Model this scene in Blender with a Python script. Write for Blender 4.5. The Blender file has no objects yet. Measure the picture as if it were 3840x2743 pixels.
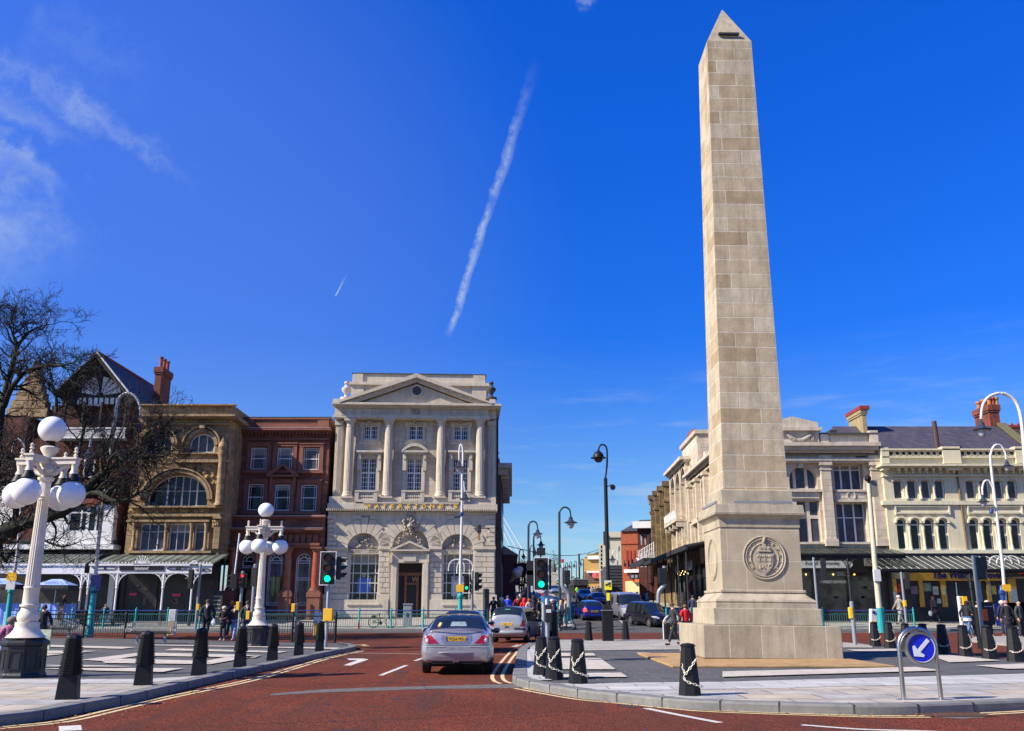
import bpy,bmesh,math,random
from mathutils import Vector,Matrix,noise
R=math.radians
rnd=random.Random(7)
sc=bpy.context.scene
# ------------------------------------------------------------ camera, sky, sun
FN,CX,CY,PITCH,EYE=3463.0,1920.0,1371.5,R(14.65),1.6
cam=bpy.data.cameras.new("camera");camo=bpy.data.objects.new("camera",cam);sc.collection.objects.link(camo)
camo.location=(0,0,EYE);camo.rotation_euler=(R(90)+PITCH,0,0)
cam.sensor_width=36;cam.lens=36*FN/3840;cam.clip_end=6000;cam.clip_start=0.1
sc.camera=camo
sc.view_settings.view_transform='Standard';sc.view_settings.look='None'
sc.view_settings.gamma=1;sc.view_settings.exposure=0.70
SUN_EL,SUN_AZ=R(38),R(22)
sd=Vector((-math.cos(SUN_AZ)*math.cos(SUN_EL),-math.sin(SUN_AZ)*math.cos(SUN_EL),math.sin(SUN_EL)))
sl=bpy.data.lights.new("sun",'SUN');sl.energy=5.0;sl.angle=R(0.5);sl.color=(1.0,0.91,0.77)
slo=bpy.data.objects.new("sun",sl);sc.collection.objects.link(slo)
slo.rotation_euler=(-sd).to_track_quat('-Z','Y').to_euler()
def rayd(px,py):
 u=(px-CX)/FN;v=(CY-py)/FN
 return Vector((u,math.cos(PITCH)-v*math.sin(PITCH),math.sin(PITCH)+v*math.cos(PITCH)))
ZM={'A':(0,1100,2.7071),'B':(0,1650,2.7071),'C':(0,2150,2.7386),'D':(500,1450,2.7067),'E':(500,1950,3.032),'F':(1200,1350,2.7067),'G':(1200,1900,3.032),'H':(1200,2200,2.9907),'I':(1850,1650,3.2486),'J':(1850,2000,3.2486),'K':(2400,1500,2.7067),'L':(2500,2000,2.7071),'M':(2900,1450,2.706),'N':(3250,1450,2.7068),'O':(3000,2000,2.7071),'P':(2900,2300,2.4191),'Q':(2600,0,5.4133),'R':(2550,1950,4.548),'S':(3450,2150,5.4128),'T':(2400,1900,5.4133),'U':(1850,2050,6.4967),'V':(0,2050,4.548),'W':(2050,2050,5.0533),'X':(1700,2350,2.274),'Y':(0,2300,1.6243),'d':(0,0,.59193),'n':(0,0,1)}
def q(k,x,y):
 a,b,s=ZM[k];return a+x/s,b+y/s
def atY(p,Y):
 r=rayd(*p);t=Y/r.y
 return Vector((r.x*t,Y,EYE+r.z*t))
GP=[(-500,0),(50,0),(60,.12),(70,.7),(90,1.35),(116,2.3),(213,5.4),(300,7.8),(420,8.3),(3500,8.3)]
def g(Y):
 for(a,za),(b,zb)in zip(GP,GP[1:]):
  if Y<=b:return za+(zb-za)*max(0,(Y-a))/(b-a)
 return GP[-1][1]
def G(p,off=0.0):
 r=rayd(*p);lo=Vector((0,0,EYE));t=2.0
 while t<3000:
  z=EYE+r.z*t
  if z<=g(r.y*t)+off:break
  t*=1.02
 a,b=t/1.02,t
 for i in range(30):
  m=(a+b)/2
  if EYE+r.z*m<=g(r.y*m)+off:b=m
  else:a=m
 return Vector((r.x*b,r.y*b,g(r.y*b)+off))
def ppm(Y):return FN/(Y*math.cos(PITCH))
# ------------------------------------------------------------ sky
w=bpy.data.worlds.new("World");sc.world=w;w.use_nodes=True
nt=w.node_tree;nt.nodes.clear()
def nd(nt,t,**kw):
 n=nt.nodes.new(t)
 for k,v in kw.items():
  if k.startswith('i_'):n.inputs[k[2:].replace('_',' ')].default_value=v
  else:setattr(n,k,v)
 return n
def mth(nt,op,a,b=None,c=None,clamp=False):
 n=nt.nodes.new('ShaderNodeMath');n.operation=op;n.use_clamp=clamp
 for i,x in enumerate((a,b,c)):
  if x is None:continue
  if isinstance(x,(int,float)):n.inputs[i].default_value=x
  else:nt.links.new(x,n.inputs[i])
 return n.outputs[0]
out=nd(nt,'ShaderNodeOutputWorld');bg=nd(nt,'ShaderNodeBackground');nt.links.new(bg.outputs[0],out.inputs[0])
sky=nd(nt,'ShaderNodeTexSky',sky_type='NISHITA',sun_disc=False)
sky.sun_elevation=SUN_EL;sky.sun_rotation=math.atan2(sd.x,sd.y);sky.altitude=0;sky.air_density=1.0;sky.dust_density=0.3;sky.ozone_density=3.0
bg.inputs[1].default_value=0.095
tc=nd(nt,'ShaderNodeTexCoord')
def vdot(v):
 n=nd(nt,'ShaderNodeVectorMath',operation='DOT_PRODUCT');nt.links.new(tc.outputs['Generated'],n.inputs[0]);n.inputs[1].default_value=v
 return n.outputs['Value']
def smooth(x,a,b,c=0.,d=1.):
 n=nd(nt,'ShaderNodeMapRange',interpolation_type='SMOOTHSTEP')
 n.inputs[1].default_value=a;n.inputs[2].default_value=b;n.inputs[3].default_value=c;n.inputs[4].default_value=d
 nt.links.new(x,n.inputs[0]);return n.outputs[0]
def nz(scale,detail=6,rough=.6,vscale=(1,1,1),rot=(0,0,0),dist=0.):
 mp=nd(nt,'ShaderNodeMapping');mp.inputs['Scale'].default_value=vscale;mp.inputs['Rotation'].default_value=rot
 nt.links.new(tc.outputs['Generated'],mp.inputs[0])
 n=nd(nt,'ShaderNodeTexNoise');n.inputs['Scale'].default_value=scale;n.inputs['Detail'].default_value=detail;n.inputs['Roughness'].default_value=rough;n.inputs['Distortion'].default_value=dist
 nt.links.new(mp.outputs[0],n.inputs[0]);return n.outputs[0]
dz=vdot((0,0,1))
# real skies paler near the horizon, deep polarised blue above
tint=nd(nt,'ShaderNodeMix',data_type='RGBA',blend_type='MULTIPLY');tint.inputs[0].default_value=1
nt.links.new(sky.outputs[0],tint.inputs[6])
tr=nd(nt,'ShaderNodeValToRGB');nt.links.new(mth(nt,'MAXIMUM',dz,0.0),tr.inputs[0]);nt.links.new(tr.outputs[0],tint.inputs[7])
TR=tr.color_ramp
TR.elements[0].position=0.0;TR.elements[0].color=(.62,.80,.92,1)
TR.elements[1].position=.75;TR.elements[1].color=(.045,.54,1.7,1)
for pos,col in((.12,(.36,.60,.95,1)),(.28,(.08,.44,1.25,1)),(.5,(.045,.48,1.55,1))):
 e=TR.elements.new(pos);e.color=col
warm=nd(nt,'ShaderNodeMix',data_type='RGBA');nt.links.new(smooth(vdot(tuple(sd)),.55,1.0),warm.inputs[0]);nt.links.new(tr.outputs[0],warm.inputs[6]);warm.inputs[7].default_value=(.50,.85,1.15,1);nt.links.new(warm.outputs[2],tint.inputs[7])
skycol=tint.outputs[2]
def seg_mask(pa,pb,w0,w1,nzv,soft=.6,grow=0):
 a=rayd(*pa).normalized();b=rayd(*pb).normalized()
 n=a.cross(b).normalized();t=(b-a).normalized();L=(b-a).length
 along=mth(nt,'DIVIDE',mth(nt,'SUBTRACT',vdot(t),a.dot(t)),L)
 across=mth(nt,'ADD',vdot(n),mth(nt,'MULTIPLY',mth(nt,'SUBTRACT',mth(nt,'ADD',mth(nt,'MULTIPLY',nzv,.5),mth(nt,'MULTIPLY',n5,.5)),.5),w0*4.0))
 across=mth(nt,'ABSOLUTE',across)
 wd=mth(nt,'MULTIPLY_ADD',mth(nt,'MINIMUM',mth(nt,'MAXIMUM',along,0),1),w1-w0,w0)
 m=mth(nt,'SUBTRACT',1,mth(nt,'DIVIDE',across,wd),clamp=True)
 ends=mth(nt,'MULTIPLY',smooth(along,-.02,.05),smooth(along,1.0-grow,1.03,1,0))
 return mth(nt,'MULTIPLY',mth(nt,'POWER',m,soft),ends)
def blob(p,r0,r1):
 d=rayd(*p).normalized()
 return smooth(vdot(d),math.cos(r1),math.cos(r0))
n1=nz(4,8,.55,(1,2.2,2.2),(.3,.6,.5),.5)
n2=nz(3,8,.6,(1.2,3.5,4.5),(.5,.6,.4),.8)
n3=nz(60,5,.65)
n5=nz(22,5,.6)
n4=nz(9,8,.6,(1,1,7))
D=lambda x,y:(x*1.6894,y*1.6894)
trail=mth(nt,'MULTIPLY',seg_mask(D(997,742),D(1194,130),.0048,.0068,n3,.8,.45),smooth(n3,.3,.68,.12,.66))
small=mth(nt,'MULTIPLY',seg_mask(D(744,658),D(772,605),.0009,.0012,n3,.8,.9),.7)
def stk(a_,b_,w0,w1,k,soft=1.4,nn=None):return mth(nt,'MULTIPLY',mth(nt,'MULTIPLY',seg_mask(D(*a_),D(*b_),w0,w1,n3,soft,.6),k),smooth(nn or n2,.15,.9,.35,.9))
wisp=stk((-140,300),(70,690),.07,.11,.55,1.5,n1)
wisp2=mth(nt,'ADD',mth(nt,'ADD',stk((-60,120),(300,300),.035,.02,.30),stk((-40,215),(210,330),.014,.01,.30)),mth(nt,'ADD',stk((-40,305),(190,440),.012,.008,.28),stk((60,40),(380,200),.05,.03,.12)))
streak=stk((150,215),(450,425),.022,.013,.30)
veil=mth(nt,'MULTIPLY',blob(D(150,700),.05,.55),.10)
horiz=mth(nt,'MULTIPLY',mth(nt,'MULTIPLY',smooth(n4,.48,.75,0,.5),smooth(dz,.30,.05)),smooth(vdot((1,0,0)),-.2,.15))
tot=trail
for m_ in(small,wisp,wisp2,streak,veil,horiz,mth(nt,'MULTIPLY',blob(D(1298,0),.001,.014),smooth(n3,.35,.7,0,.4))):
 tot=mth(nt,'ADD',tot,m_)
tot=mth(nt,'MINIMUM',tot,.85)
mixc=nd(nt,'ShaderNodeMix',data_type='RGBA');nt.links.new(tot,mixc.inputs[0]);nt.links.new(skycol,mixc.inputs[6]);mixc.inputs[7].default_value=(3.6,4.3,5.0,1)
nt.links.new(mixc.outputs[2],bg.inputs[0])
# ------------------------------------------------------------ materials
MATS={}
def mat(name,col,rough=.7,var=.12,vscale=3.,bump=0.,bscale=40.,metal=0.,brick=None,col2=None,spec=.5,emit=0.,emcol=None,streak=0.,coat=0.,alpha=1.):
 if name in MATS:return MATS[name]
 m=bpy.data.materials.new(name);m.use_nodes=True;nt=m.node_tree
 b=nt.nodes['Principled BSDF'];MATS[name]=m
 b.inputs['Roughness'].default_value=rough;b.inputs['Metallic'].default_value=metal
 b.inputs['Specular IOR Level'].default_value=spec;b.inputs['Coat Weight'].default_value=coat;b.inputs['Coat Roughness'].default_value=.05
 tc=nd(nt,'ShaderNodeTexCoord');c=(*col,1)
 nn=nd(nt,'ShaderNodeTexNoise');nn.inputs['Scale'].default_value=vscale;nn.inputs['Detail'].default_value=8;nn.inputs['Roughness'].default_value=.65
 nt.links.new(tc.outputs['Object'],nn.inputs[0])
 mr=nd(nt,'ShaderNodeMapRange');mr.inputs[1].default_value=.3;mr.inputs[2].default_value=.7;mr.inputs[3].default_value=1-var;mr.inputs[4].default_value=1+var
 nt.links.new(nn.outputs[0],mr.inputs[0]);fac=mr.outputs[0]
 height=None
 if brick:
  bw,bh,mort,mcol,bv=brick
  sx=nd(nt,'ShaderNodeSeparateXYZ');nt.links.new(tc.outputs['Object'],sx.inputs[0])
  cb=nd(nt,'ShaderNodeCombineXYZ');nt.links.new(mth(nt,'ADD',sx.outputs[0],sx.outputs[1]),cb.inputs[0]);nt.links.new(sx.outputs[2],cb.inputs[1])
  if bv<0:
   bv=-bv;nt.links.new(sx.outputs[0],cb.inputs[0]);nt.links.new(sx.outputs[1],cb.inputs[1])
  br=nd(nt,'ShaderNodeTexBrick');nt.links.new(cb.outputs[0],br.inputs[0]);br.inputs['Scale'].default_value=1
  br.inputs['Brick Width'].default_value=bw;br.inputs['Row Height'].default_value=bh;br.inputs['Mortar Size'].default_value=mort;br.inputs['Mortar Smooth'].default_value=.2
  c2=col2 or tuple(x*(1-bv)for x in col)
  br.inputs['Color1'].default_value=c;br.inputs['Color2'].default_value=(*c2,1);br.inputs['Mortar'].default_value=(*mcol,1);br.inputs['Bias'].default_value=0
  colout=br.outputs[0];height=br.outputs['Fac']
 elif col2:
  n2=nd(nt,'ShaderNodeTexNoise');n2.inputs['Scale'].default_value=vscale*.35;n2.inputs['Detail'].default_value=6;nt.links.new(tc.outputs['Object'],n2.inputs[0])
  ms=nd(nt,'ShaderNodeMapRange');ms.inputs[1].default_value=.42;ms.inputs[2].default_value=.6;nt.links.new(n2.outputs[0],ms.inputs[0])
  mx=nd(nt,'ShaderNodeMix',data_type='RGBA');nt.links.new(ms.outputs[0],mx.inputs[0]);mx.inputs[6].default_value=c;mx.inputs[7].default_value=(*col2,1);colout=mx.outputs[2]
 else:
  rg=nd(nt,'ShaderNodeRGB');rg.outputs[0].default_value=c;colout=rg.outputs[0]
 if streak:
  mp=nd(nt,'ShaderNodeMapping');mp.inputs['Scale'].default_value=(1.6,1.6,.16);nt.links.new(tc.outputs['Object'],mp.inputs[0])
  n3=nd(nt,'ShaderNodeTexNoise');n3.inputs['Scale'].default_value=2.2;n3.inputs['Detail'].default_value=7;n3.inputs['Roughness'].default_value=.7;nt.links.new(mp.outputs[0],n3.inputs[0])
  m3=nd(nt,'ShaderNodeMapRange');m3.inputs[1].default_value=.45;m3.inputs[2].default_value=.72;m3.inputs[3].default_value=1;m3.inputs[4].default_value=1-streak;nt.links.new(n3.outputs[0],m3.inputs[0])
  fac=mth(nt,'MULTIPLY',fac,m3.outputs[0])
 hs=nd(nt,'ShaderNodeMix',data_type='RGBA',blend_type='MULTIPLY');hs.inputs[0].default_value=1
 cc=nd(nt,'ShaderNodeCombineColor')
 for i in range(3):nt.links.new(fac,cc.inputs[i])
 nt.links.new(colout,hs.inputs[6]);nt.links.new(cc.outputs[0],hs.inputs[7]);nt.links.new(hs.outputs[2],b.inputs['Base Color'])
 if bump or height is not None:
  n4=nd(nt,'ShaderNodeTexNoise');n4.inputs['Scale'].default_value=bscale;n4.inputs['Detail'].default_value=4;nt.links.new(tc.outputs['Object'],n4.inputs[0])
  h=mth(nt,'MULTIPLY',n4.outputs[0],max(bump,.001)*.02)
  if height is not None:h=mth(nt,'SUBTRACT',h,mth(nt,'MULTIPLY',height,.012))
  bp=nd(nt,'ShaderNodeBump');bp.inputs['Strength'].default_value=1;bp.inputs['Distance'].default_value=1;nt.links.new(h,bp.inputs['Height']);nt.links.new(bp.outputs[0],b.inputs['Normal'])
 if emit:
  b.inputs['Emission Color'].default_value=(*(emcol or col),1);b.inputs['Emission Strength'].default_value=emit
 return m
def paint(name,col,rough=.45,**k):return mat(name,col,rough,var=k.pop('var',.06),**k)
# ------------------------------------------------------------ mesh building
class MB:
 def __init__(s):s.v=[];s.f=[]
 def add(s,vs,fs):
  o=len(s.v);s.v+=[tuple(p)for p in vs];s.f+=[tuple(i+o for i in f)for f in fs];return s
 def box(s,x0,x1,y0,y1,z0,z1):
  return s.add([(x,y,z)for z in(z0,z1)for y in(y0,y1)for x in(x0,x1)],[(0,2,3,1),(4,5,7,6),(0,1,5,4),(1,3,7,5),(3,2,6,7),(2,0,4,6)])
 def hull(s,a,b):
  n=len(a);s.add(list(a)+list(b),[tuple(range(n))[::-1],tuple(range(n,2*n))]+[(i,(i+1)%n,n+(i+1)%n,n+i)for i in range(n)]);return s
 def prism(s,poly,d0,d1):
  return s.hull([(x,d0,z)for x,z in poly],[(x,d1,z)for x,z in poly])
 def slab(s,poly,z0,z1):
  return s.hull([(p[0],p[1],z0)for p in poly],[(p[0],p[1],z1)for p in poly])
 def tube(s,pts,rad,n=8,cap=True):
  pts=[Vector(p)for p in pts];m=len(pts)
  if isinstance(rad,(int,float)):rad=[rad]*m
  vs=[];up=None
  for i,p in enumerate(pts):
   t=(pts[min(i+1,m-1)]-pts[max(i-1,0)])
   t=t.normalized()if t.length>1e-9 else Vector((0,0,1))
   if up is None:up=Vector((1,0,0))if abs(t.x)<.9 else Vector((0,1,0))
   a=t.cross(up)
   if a.length<1e-6:a=t.orthogonal()
   a.normalize();b=t.cross(a).normalized();up=-b if False else up
   vs+=[p+(a*math.cos(k*2*math.pi/n)+b*math.sin(k*2*math.pi/n))*rad[i]for k in range(n)]
  fs=[(i*n+k,i*n+(k+1)%n,(i+1)*n+(k+1)%n,(i+1)*n+k)for i in range(m-1)for k in range(n)]
  if cap:fs+=[tuple(range(n))[::-1],tuple(range((m-1)*n,m*n))]
  return s.add(vs,fs)
 def lathe(s,prof,c=(0,0,0),n=16,a0=0.,flute=0.):
  vs=[];m=len(prof)
  for r,z in prof:
   for k in range(n):
    a=a0+k*2*math.pi/n;rr=r*(1-(flute if k%2 else 0));vs.append((c[0]+rr*math.cos(a),c[1]+rr*math.sin(a),c[2]+z))
  fs=[(i*n+k,i*n+(k+1)%n,(i+1)*n+(k+1)%n,(i+1)*n+k)for i in range(m-1)for k in range(n)]+[tuple(range(n))[::-1],tuple(range((m-1)*n,m*n))]
  return s.add(vs,fs)
 def ball(s,c,r,n=12,sx=1,sy=1,sz=1):
  m=max(4,n//2)
  return s.lathe2([(math.sin(math.pi*i/m),-math.cos(math.pi*i/m))for i in range(m+1)],c,r,n,sx,sy,sz)
 def lathe2(s,prof,c,r,n,sx,sy,sz):
  vs=[]
  for rr,z in prof:
   rr=max(rr,1e-3)
   for k in range(n):
    a=k*2*math.pi/n;vs.append((c[0]+r*sx*rr*math.cos(a),c[1]+r*sy*rr*math.sin(a),c[2]+r*sz*z))
  m=len(prof)
  return s.add(vs,[(i*n+k,i*n+(k+1)%n,(i+1)*n+(k+1)%n,(i+1)*n+k)for i in range(m-1)for k in range(n)]+[tuple(range(n))[::-1],tuple(range((m-1)*n,m*n))])
 def groups(s):
  n=len(s.v);r=list(range(n))
  def fd(a):
   while r[a]!=a:r[a]=r[r[a]];a=r[a]
   return a
  for f in s.f:
   for k in f[1:]:r[fd(k)]=fd(f[0])
  isl={}
  for i in range(n):isl.setdefault(fd(i),[]).append(i)
  I=list(isl.values())
  if len(I)<2 or len(I)>400:return[s]
  bb=[([min(s.v[i][a]for i in L)for a in range(3)],[max(s.v[i][a]for i in L)for a in range(3)])for L in I];sz=[max(h[a]-l[a]for a in range(3))for l,h in bb];c=list(range(len(I)))
  def fc(a):
   while c[a]!=a:c[a]=c[c[a]];a=c[a]
   return a
  for i in range(len(I)):
   for j in range(i):
    gp_=math.sqrt(sum(max(0,bb[i][0][a]-bb[j][1][a],bb[j][0][a]-bb[i][1][a])**2 for a in range(3)))
    if gp_<=max(.02,.5*max(sz[i],sz[j])):c[fc(i)]=fc(j)
  gs={}
  for i in range(len(I)):gs.setdefault(fc(i),[]).extend(I[i])
  if len(gs)<2:return[s]
  out_=[]
  for L in gs.values():
   mp={k:i for i,k in enumerate(L)};m=MB();m.v=[s.v[k]for k in L];m.f=[tuple(mp[k]for k in f)for f in s.f if f[0]in mp];out_.append(m)
  return out_
 def build(s,name,m,parent=None,smooth=False,loc=None,rz=0.,bevel=0.,auto=None,**tags):
  if parent is not None and name not in('rim_hole','branches','twigs','trunk','lettering','body','shoes','eyes')and 'lettering' not in name and len(s.f)<30000:
   G_=s.groups()
   if len(G_)>1:
    for x in G_:r_=x.build1(name,m,parent,smooth,loc,rz,bevel,auto,**tags)
    return r_
  return s.build1(name,m,parent,smooth,loc,rz,bevel,auto,**tags)
 def build1(s,name,m,parent=None,smooth=False,loc=None,rz=0.,bevel=0.,auto=None,**tags):
  me=bpy.data.meshes.new(name);me.from_pydata(s.v,[],s.f);me.update()
  bm=bmesh.new();bm.from_mesh(me);bmesh.ops.recalc_face_normals(bm,faces=bm.faces);bm.to_mesh(me);bm.free()
  o=bpy.data.objects.new(name,me);sc.collection.objects.link(o)
  me.materials.append(m)
  if smooth:
   me.polygons.foreach_set('use_smooth',[True]*len(me.polygons))
   try:me.set_sharp_from_angle(angle=R(auto or 40))
   except Exception:pass
  if bevel:
   b=o.modifiers.new('bevel','BEVEL');b.width=bevel;b.segments=2;b.limit_method='ANGLE'
  if loc is not None:o.location=loc
  o.rotation_euler[2]=rz
  if parent:o.parent=parent
  for k,v in tags.items():o[k]=v
  return o
def thing(name,label,cat,loc=(0,0,0),rz=0.,group=None):
 o=bpy.data.objects.new(name,None);sc.collection.objects.link(o);o.location=loc;o.rotation_euler[2]=rz;o.empty_display_size=.2
 o['label']=label;o['category']=cat
 if group:o['group']=group
 return o
def copy_tree(o,parent=None):
 c=o.copy();sc.collection.objects.link(c);c.parent=parent
 for ch in[x for x in o.children]:copy_tree(ch,c)
 return c
def dup(o,label,loc,rz=None,group=None,scale=None):
 c=copy_tree(o);c['label']=label;c.location=loc
 if rz is not None:c.rotation_euler[2]=rz
 if group:c['group']=group
 if scale:c.scale=scale
 return c
def curve_pts(pts,n=6):
 pts=[Vector(p)for p in pts];P=[pts[0]*2-pts[1]]+pts+[pts[-1]*2-pts[-2]];r=[]
 for i in range(1,len(P)-2):
  for k in range(n):
   t=k/n;a,b,c,d=P[i-1:i+3]
   r.append(.5*((2*b)+(c-a)*t+(2*a-5*b+4*c-d)*t*t+(3*b-a-3*c+d)*t**3))
 return r+[pts[-1]]
def text_mb(txt,x0,x1,z0,z1,y=0.,depth=.01,shear=0.,mb=None,spacing=1.,bold=0.):
 """letters as extruded mesh filling the box x0..x1, z0..z1 on the plane y (facing -y)"""
 cu=bpy.data.curves.new('t','FONT');cu.body=txt;cu.extrude=.01;cu.shear=shear;cu.space_character=spacing;cu.resolution_u=3;cu.offset=bold
 ob=bpy.data.objects.new('t',cu);sc.collection.objects.link(ob)
 me=bpy.data.meshes.new_from_object(ob.evaluated_get(bpy.context.evaluated_depsgraph_get()))
 vs=[v.co.copy()for v in me.vertices];fs=[tuple(p.vertices)for p in me.polygons]
 bpy.data.objects.remove(ob);bpy.data.meshes.remove(me)
 xs=[v.x for v in vs];ys=[v.y for v in vs];ax,bx,ay,by=min(xs),max(xs),min(ys),max(ys)
 mb=mb or MB()
 mb.add([(x0+(v.x-ax)/(bx-ax)*(x1-x0),y-(depth if v.z>0 else 0),z0+(v.y-ay)/(by-ay)*(z1-z0))for v in vs],fs)
 return mb
 # shared materials
M_GLASS=mat('dark_window_glass',(.012,.012,.013),.06,var=.5,vscale=1.2,spec=.35)
M_GLASSG=mat('grey_blind_window_glass',(.085,.082,.075),.3,var=.25,vscale=1.5,spec=.3)
M_GLASSB=mat('bluish_curtained_glass',(.05,.048,.07),.2,var=.45,vscale=2,spec=.3)
M_WHITE=paint('white_gloss_paint',(.75,.74,.71));M_WFRAME=paint('white_window_paint',(.68,.68,.66))
M_BLACK=paint('black_gloss_paint',(.009,.009,.010),.5,spec=.3);M_BLACKM=paint('matt_black',(.02,.02,.022),.7)
M_STEEL=mat('stainless_steel',(.55,.53,.5),.25,metal=1.,var=.05);M_GALV=mat('galvanised_grey_pole',(.27,.29,.31),.45,metal=.3,var=.1)
M_TEAL=paint('teal_enamel',(.02,.33,.32),.4);M_BLUE=paint('navy_blue_enamel',(.015,.05,.22),.35)
M_YELLOW=paint('amber_yellow_plastic',(.85,.47,.02),.4);M_CREAM=paint('cream_lamp_paint',(.68,.60,.49),.5,var=.14,streak=.12)
M_GLOBE=mat('opal_globe',(.80,.79,.78),.22,var=.05,spec=.5);M_TYRE=mat('tyre_rubber',(.015,.015,.016),.85)
# ------------------------------------------------------------ ground
M_ASPH=mat('grey_asphalt',(.075,.072,.07),.9,var=.25,vscale=.8,bump=.6,bscale=60,col2=(.055,.053,.052))
def red_mat():
 m=mat('red_chipped_asphalt',(.148,.037,.018),.9,var=.2,vscale=.35,spec=.12)
 nt=m.node_tree;b=nt.nodes['Principled BSDF'];src=b.inputs['Base Color'].links[0].from_socket
 tc=nd(nt,'ShaderNodeTexCoord');vo=nd(nt,'ShaderNodeTexVoronoi');vo.inputs['Scale'].default_value=55;nt.links.new(tc.outputs['Object'],vo.inputs[0])
 n0=nd(nt,'ShaderNodeTexNoise');n0.inputs['Scale'].default_value=30;n0.inputs['Detail'].default_value=6;nt.links.new(tc.outputs['Object'],n0.inputs[0])
 cr=nd(nt,'ShaderNodeValToRGB');nt.links.new(vo.outputs['Color'],cr.inputs[0])
 cr.color_ramp.elements[0].color=(.25,.22,.22,1);cr.color_ramp.elements[0].position=.15
 cr.color_ramp.elements[1].color=(1.75,1.85,2.0,1);cr.color_ramp.elements[1].position=.9
 e=cr.color_ramp.elements.new(.55);e.color=(1,1,1,1)
 mx=nd(nt,'ShaderNodeMix',data_type='RGBA',blend_type='MULTIPLY');mx.inputs[0].default_value=1;nt.links.new(src,mx.inputs[6]);nt.links.new(cr.outputs[0],mx.inputs[7])
 # large tyre-polished and dusty zones
 n1=nd(nt,'ShaderNodeTexNoise');n1.inputs['Scale'].default_value=.22;n1.inputs['Detail'].default_value=5
 mp=nd(nt,'ShaderNodeMapping');mp.inputs['Scale'].default_value=(1,.35,1);nt.links.new(tc.outputs['Object'],mp.inputs[0]);nt.links.new(mp.outputs[0],n1.inputs[0])
 mr=nd(nt,'ShaderNodeMapRange');mr.inputs[1].default_value=.48;mr.inputs[2].default_value=.68;mr.inputs[4].default_value=.8;nt.links.new(n1.outputs[0],mr.inputs[0])
 n2=nd(nt,'ShaderNodeTexNoise');n2.inputs['Scale'].default_value=1.0;n2.inputs['Detail'].default_value=6;n2.inputs['Roughness'].default_value=.7
 mp2=nd(nt,'ShaderNodeMapping');mp2.inputs['Scale'].default_value=(1.6,.09,1);mp2.inputs['Rotation'].default_value=(0,0,-.06);nt.links.new(tc.outputs['Object'],mp2.inputs[0]);nt.links.new(mp2.outputs[0],n2.inputs[0])
 mr2=nd(nt,'ShaderNodeMapRange');mr2.inputs[1].default_value=.47;mr2.inputs[2].default_value=.66;mr2.inputs[4].default_value=.75;nt.links.new(n2.outputs[0],mr2.inputs[0])
 m2=nd(nt,'ShaderNodeMix',data_type='RGBA');nt.links.new(mth(nt,'MAXIMUM',mr.outputs[0],mr2.outputs[0]),m2.inputs[0]);nt.links.new(mx.outputs[2],m2.inputs[6]);m2.inputs[7].default_value=(.07,.033,.026,1)
 nt.links.new(m2.outputs[2],b.inputs['Base Color'])
 bp=nd(nt,'ShaderNodeBump');bp.inputs['Strength'].default_value=.7;bp.inputs['Distance'].default_value=.01;nt.links.new(vo.outputs['Distance'],bp.inputs['Height']);nt.links.new(bp.outputs[0],b.inputs['Normal'])
 return m
M_RED=red_mat()
M_SETT=mat('dark_granite_paving',(.085,.082,.078),.85,var=.18,vscale=2.5,brick=(.9,.45,.02,(.13,.125,.12),-.25))
M_WSTONE=mat('pale_stone_paving_stripe',(.52,.455,.375),.8,var=.15,vscale=3,brick=(.9,.45,.01,(.3,.27,.24),-.12))
M_SLAB=mat('sandstone_slab_paving',(.42,.355,.27),.8,var=.3,vscale=1.6,brick=(1.3,.85,.022,(.2,.18,.15),-.22),col2=(.34,.33,.31),spec=.2)
M_BAND=mat('light_grey_paving_band',(.47,.45,.42),.85,var=.15,vscale=1.5,brick=(1.2,.6,.02,(.25,.24,.22),-.2))
M_FARPAV=mat('worn_grey_pavement',(.36,.33,.28),.85,var=.2,vscale=.7,brick=(.9,.6,.012,(.14,.13,.11),-.15))
M_KERB=mat('granite_kerb',(.17,.165,.155),.8,var=.2,vscale=6)
M_MARKW=mat('worn_white_road_paint',(.55,.52,.47),.7,var=.25,vscale=9);M_MARKY=mat('worn_cream_yellow_line',(.62,.48,.25),.7,var=.22,vscale=8)
YS=sorted(set([-40,-10,5,20,35,50,52,54,56,58,60,60.5,61,63,65,67.5,70,72,75,80,90,100,116,130,150,180,213,240,270,300,350,420,900,3000]))
def strip(name,m,xl,xr,y0,y1,dz,label_kind='structure',skirt=0.,xn=1):
 ys=[y0]+[y for y in YS if y0<y<y1]+[y1];f=lambda v,y:v(y)if callable(v)else v
 mb=MB();vs=[];fs=[]
 for y in ys:
  for k in range(xn+1):vs.append((f(xl,y)+(f(xr,y)-f(xl,y))*k/xn,y,g(y)+dz))
 n=xn+1
 for i in range(len(ys)-1):
  for k in range(xn):fs.append((i*n+k,i*n+k+1,(i+1)*n+k+1,(i+1)*n+k))
 mb.add(vs,fs)
 if skirt:
  def wall(P):
   mb.add([p for a in P for p in(a,(a[0],a[1],a[2]-skirt))],[(2*i,2*i+1,2*i+3,2*i+2)for i in range(len(P)-1)])
  wall([vs[i*n]for i in range(len(ys))]);wall([vs[i*n+n-1]for i in range(len(ys))]);wall(vs[:n]);wall(vs[-n:])
 return mb.build(name,m,kind=label_kind)
strip('ground',M_ASPH,-1500,1500,-40,3000,0)
strip('red_road',M_RED,-90,90,-12,57.6,.004)
street_l=lambda y:4.05+.03*(y-62);street_r=lambda y:11.3+.03*(y-62);front_r=lambda y:16.0+.03*(y-72)
KH=.12
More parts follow.
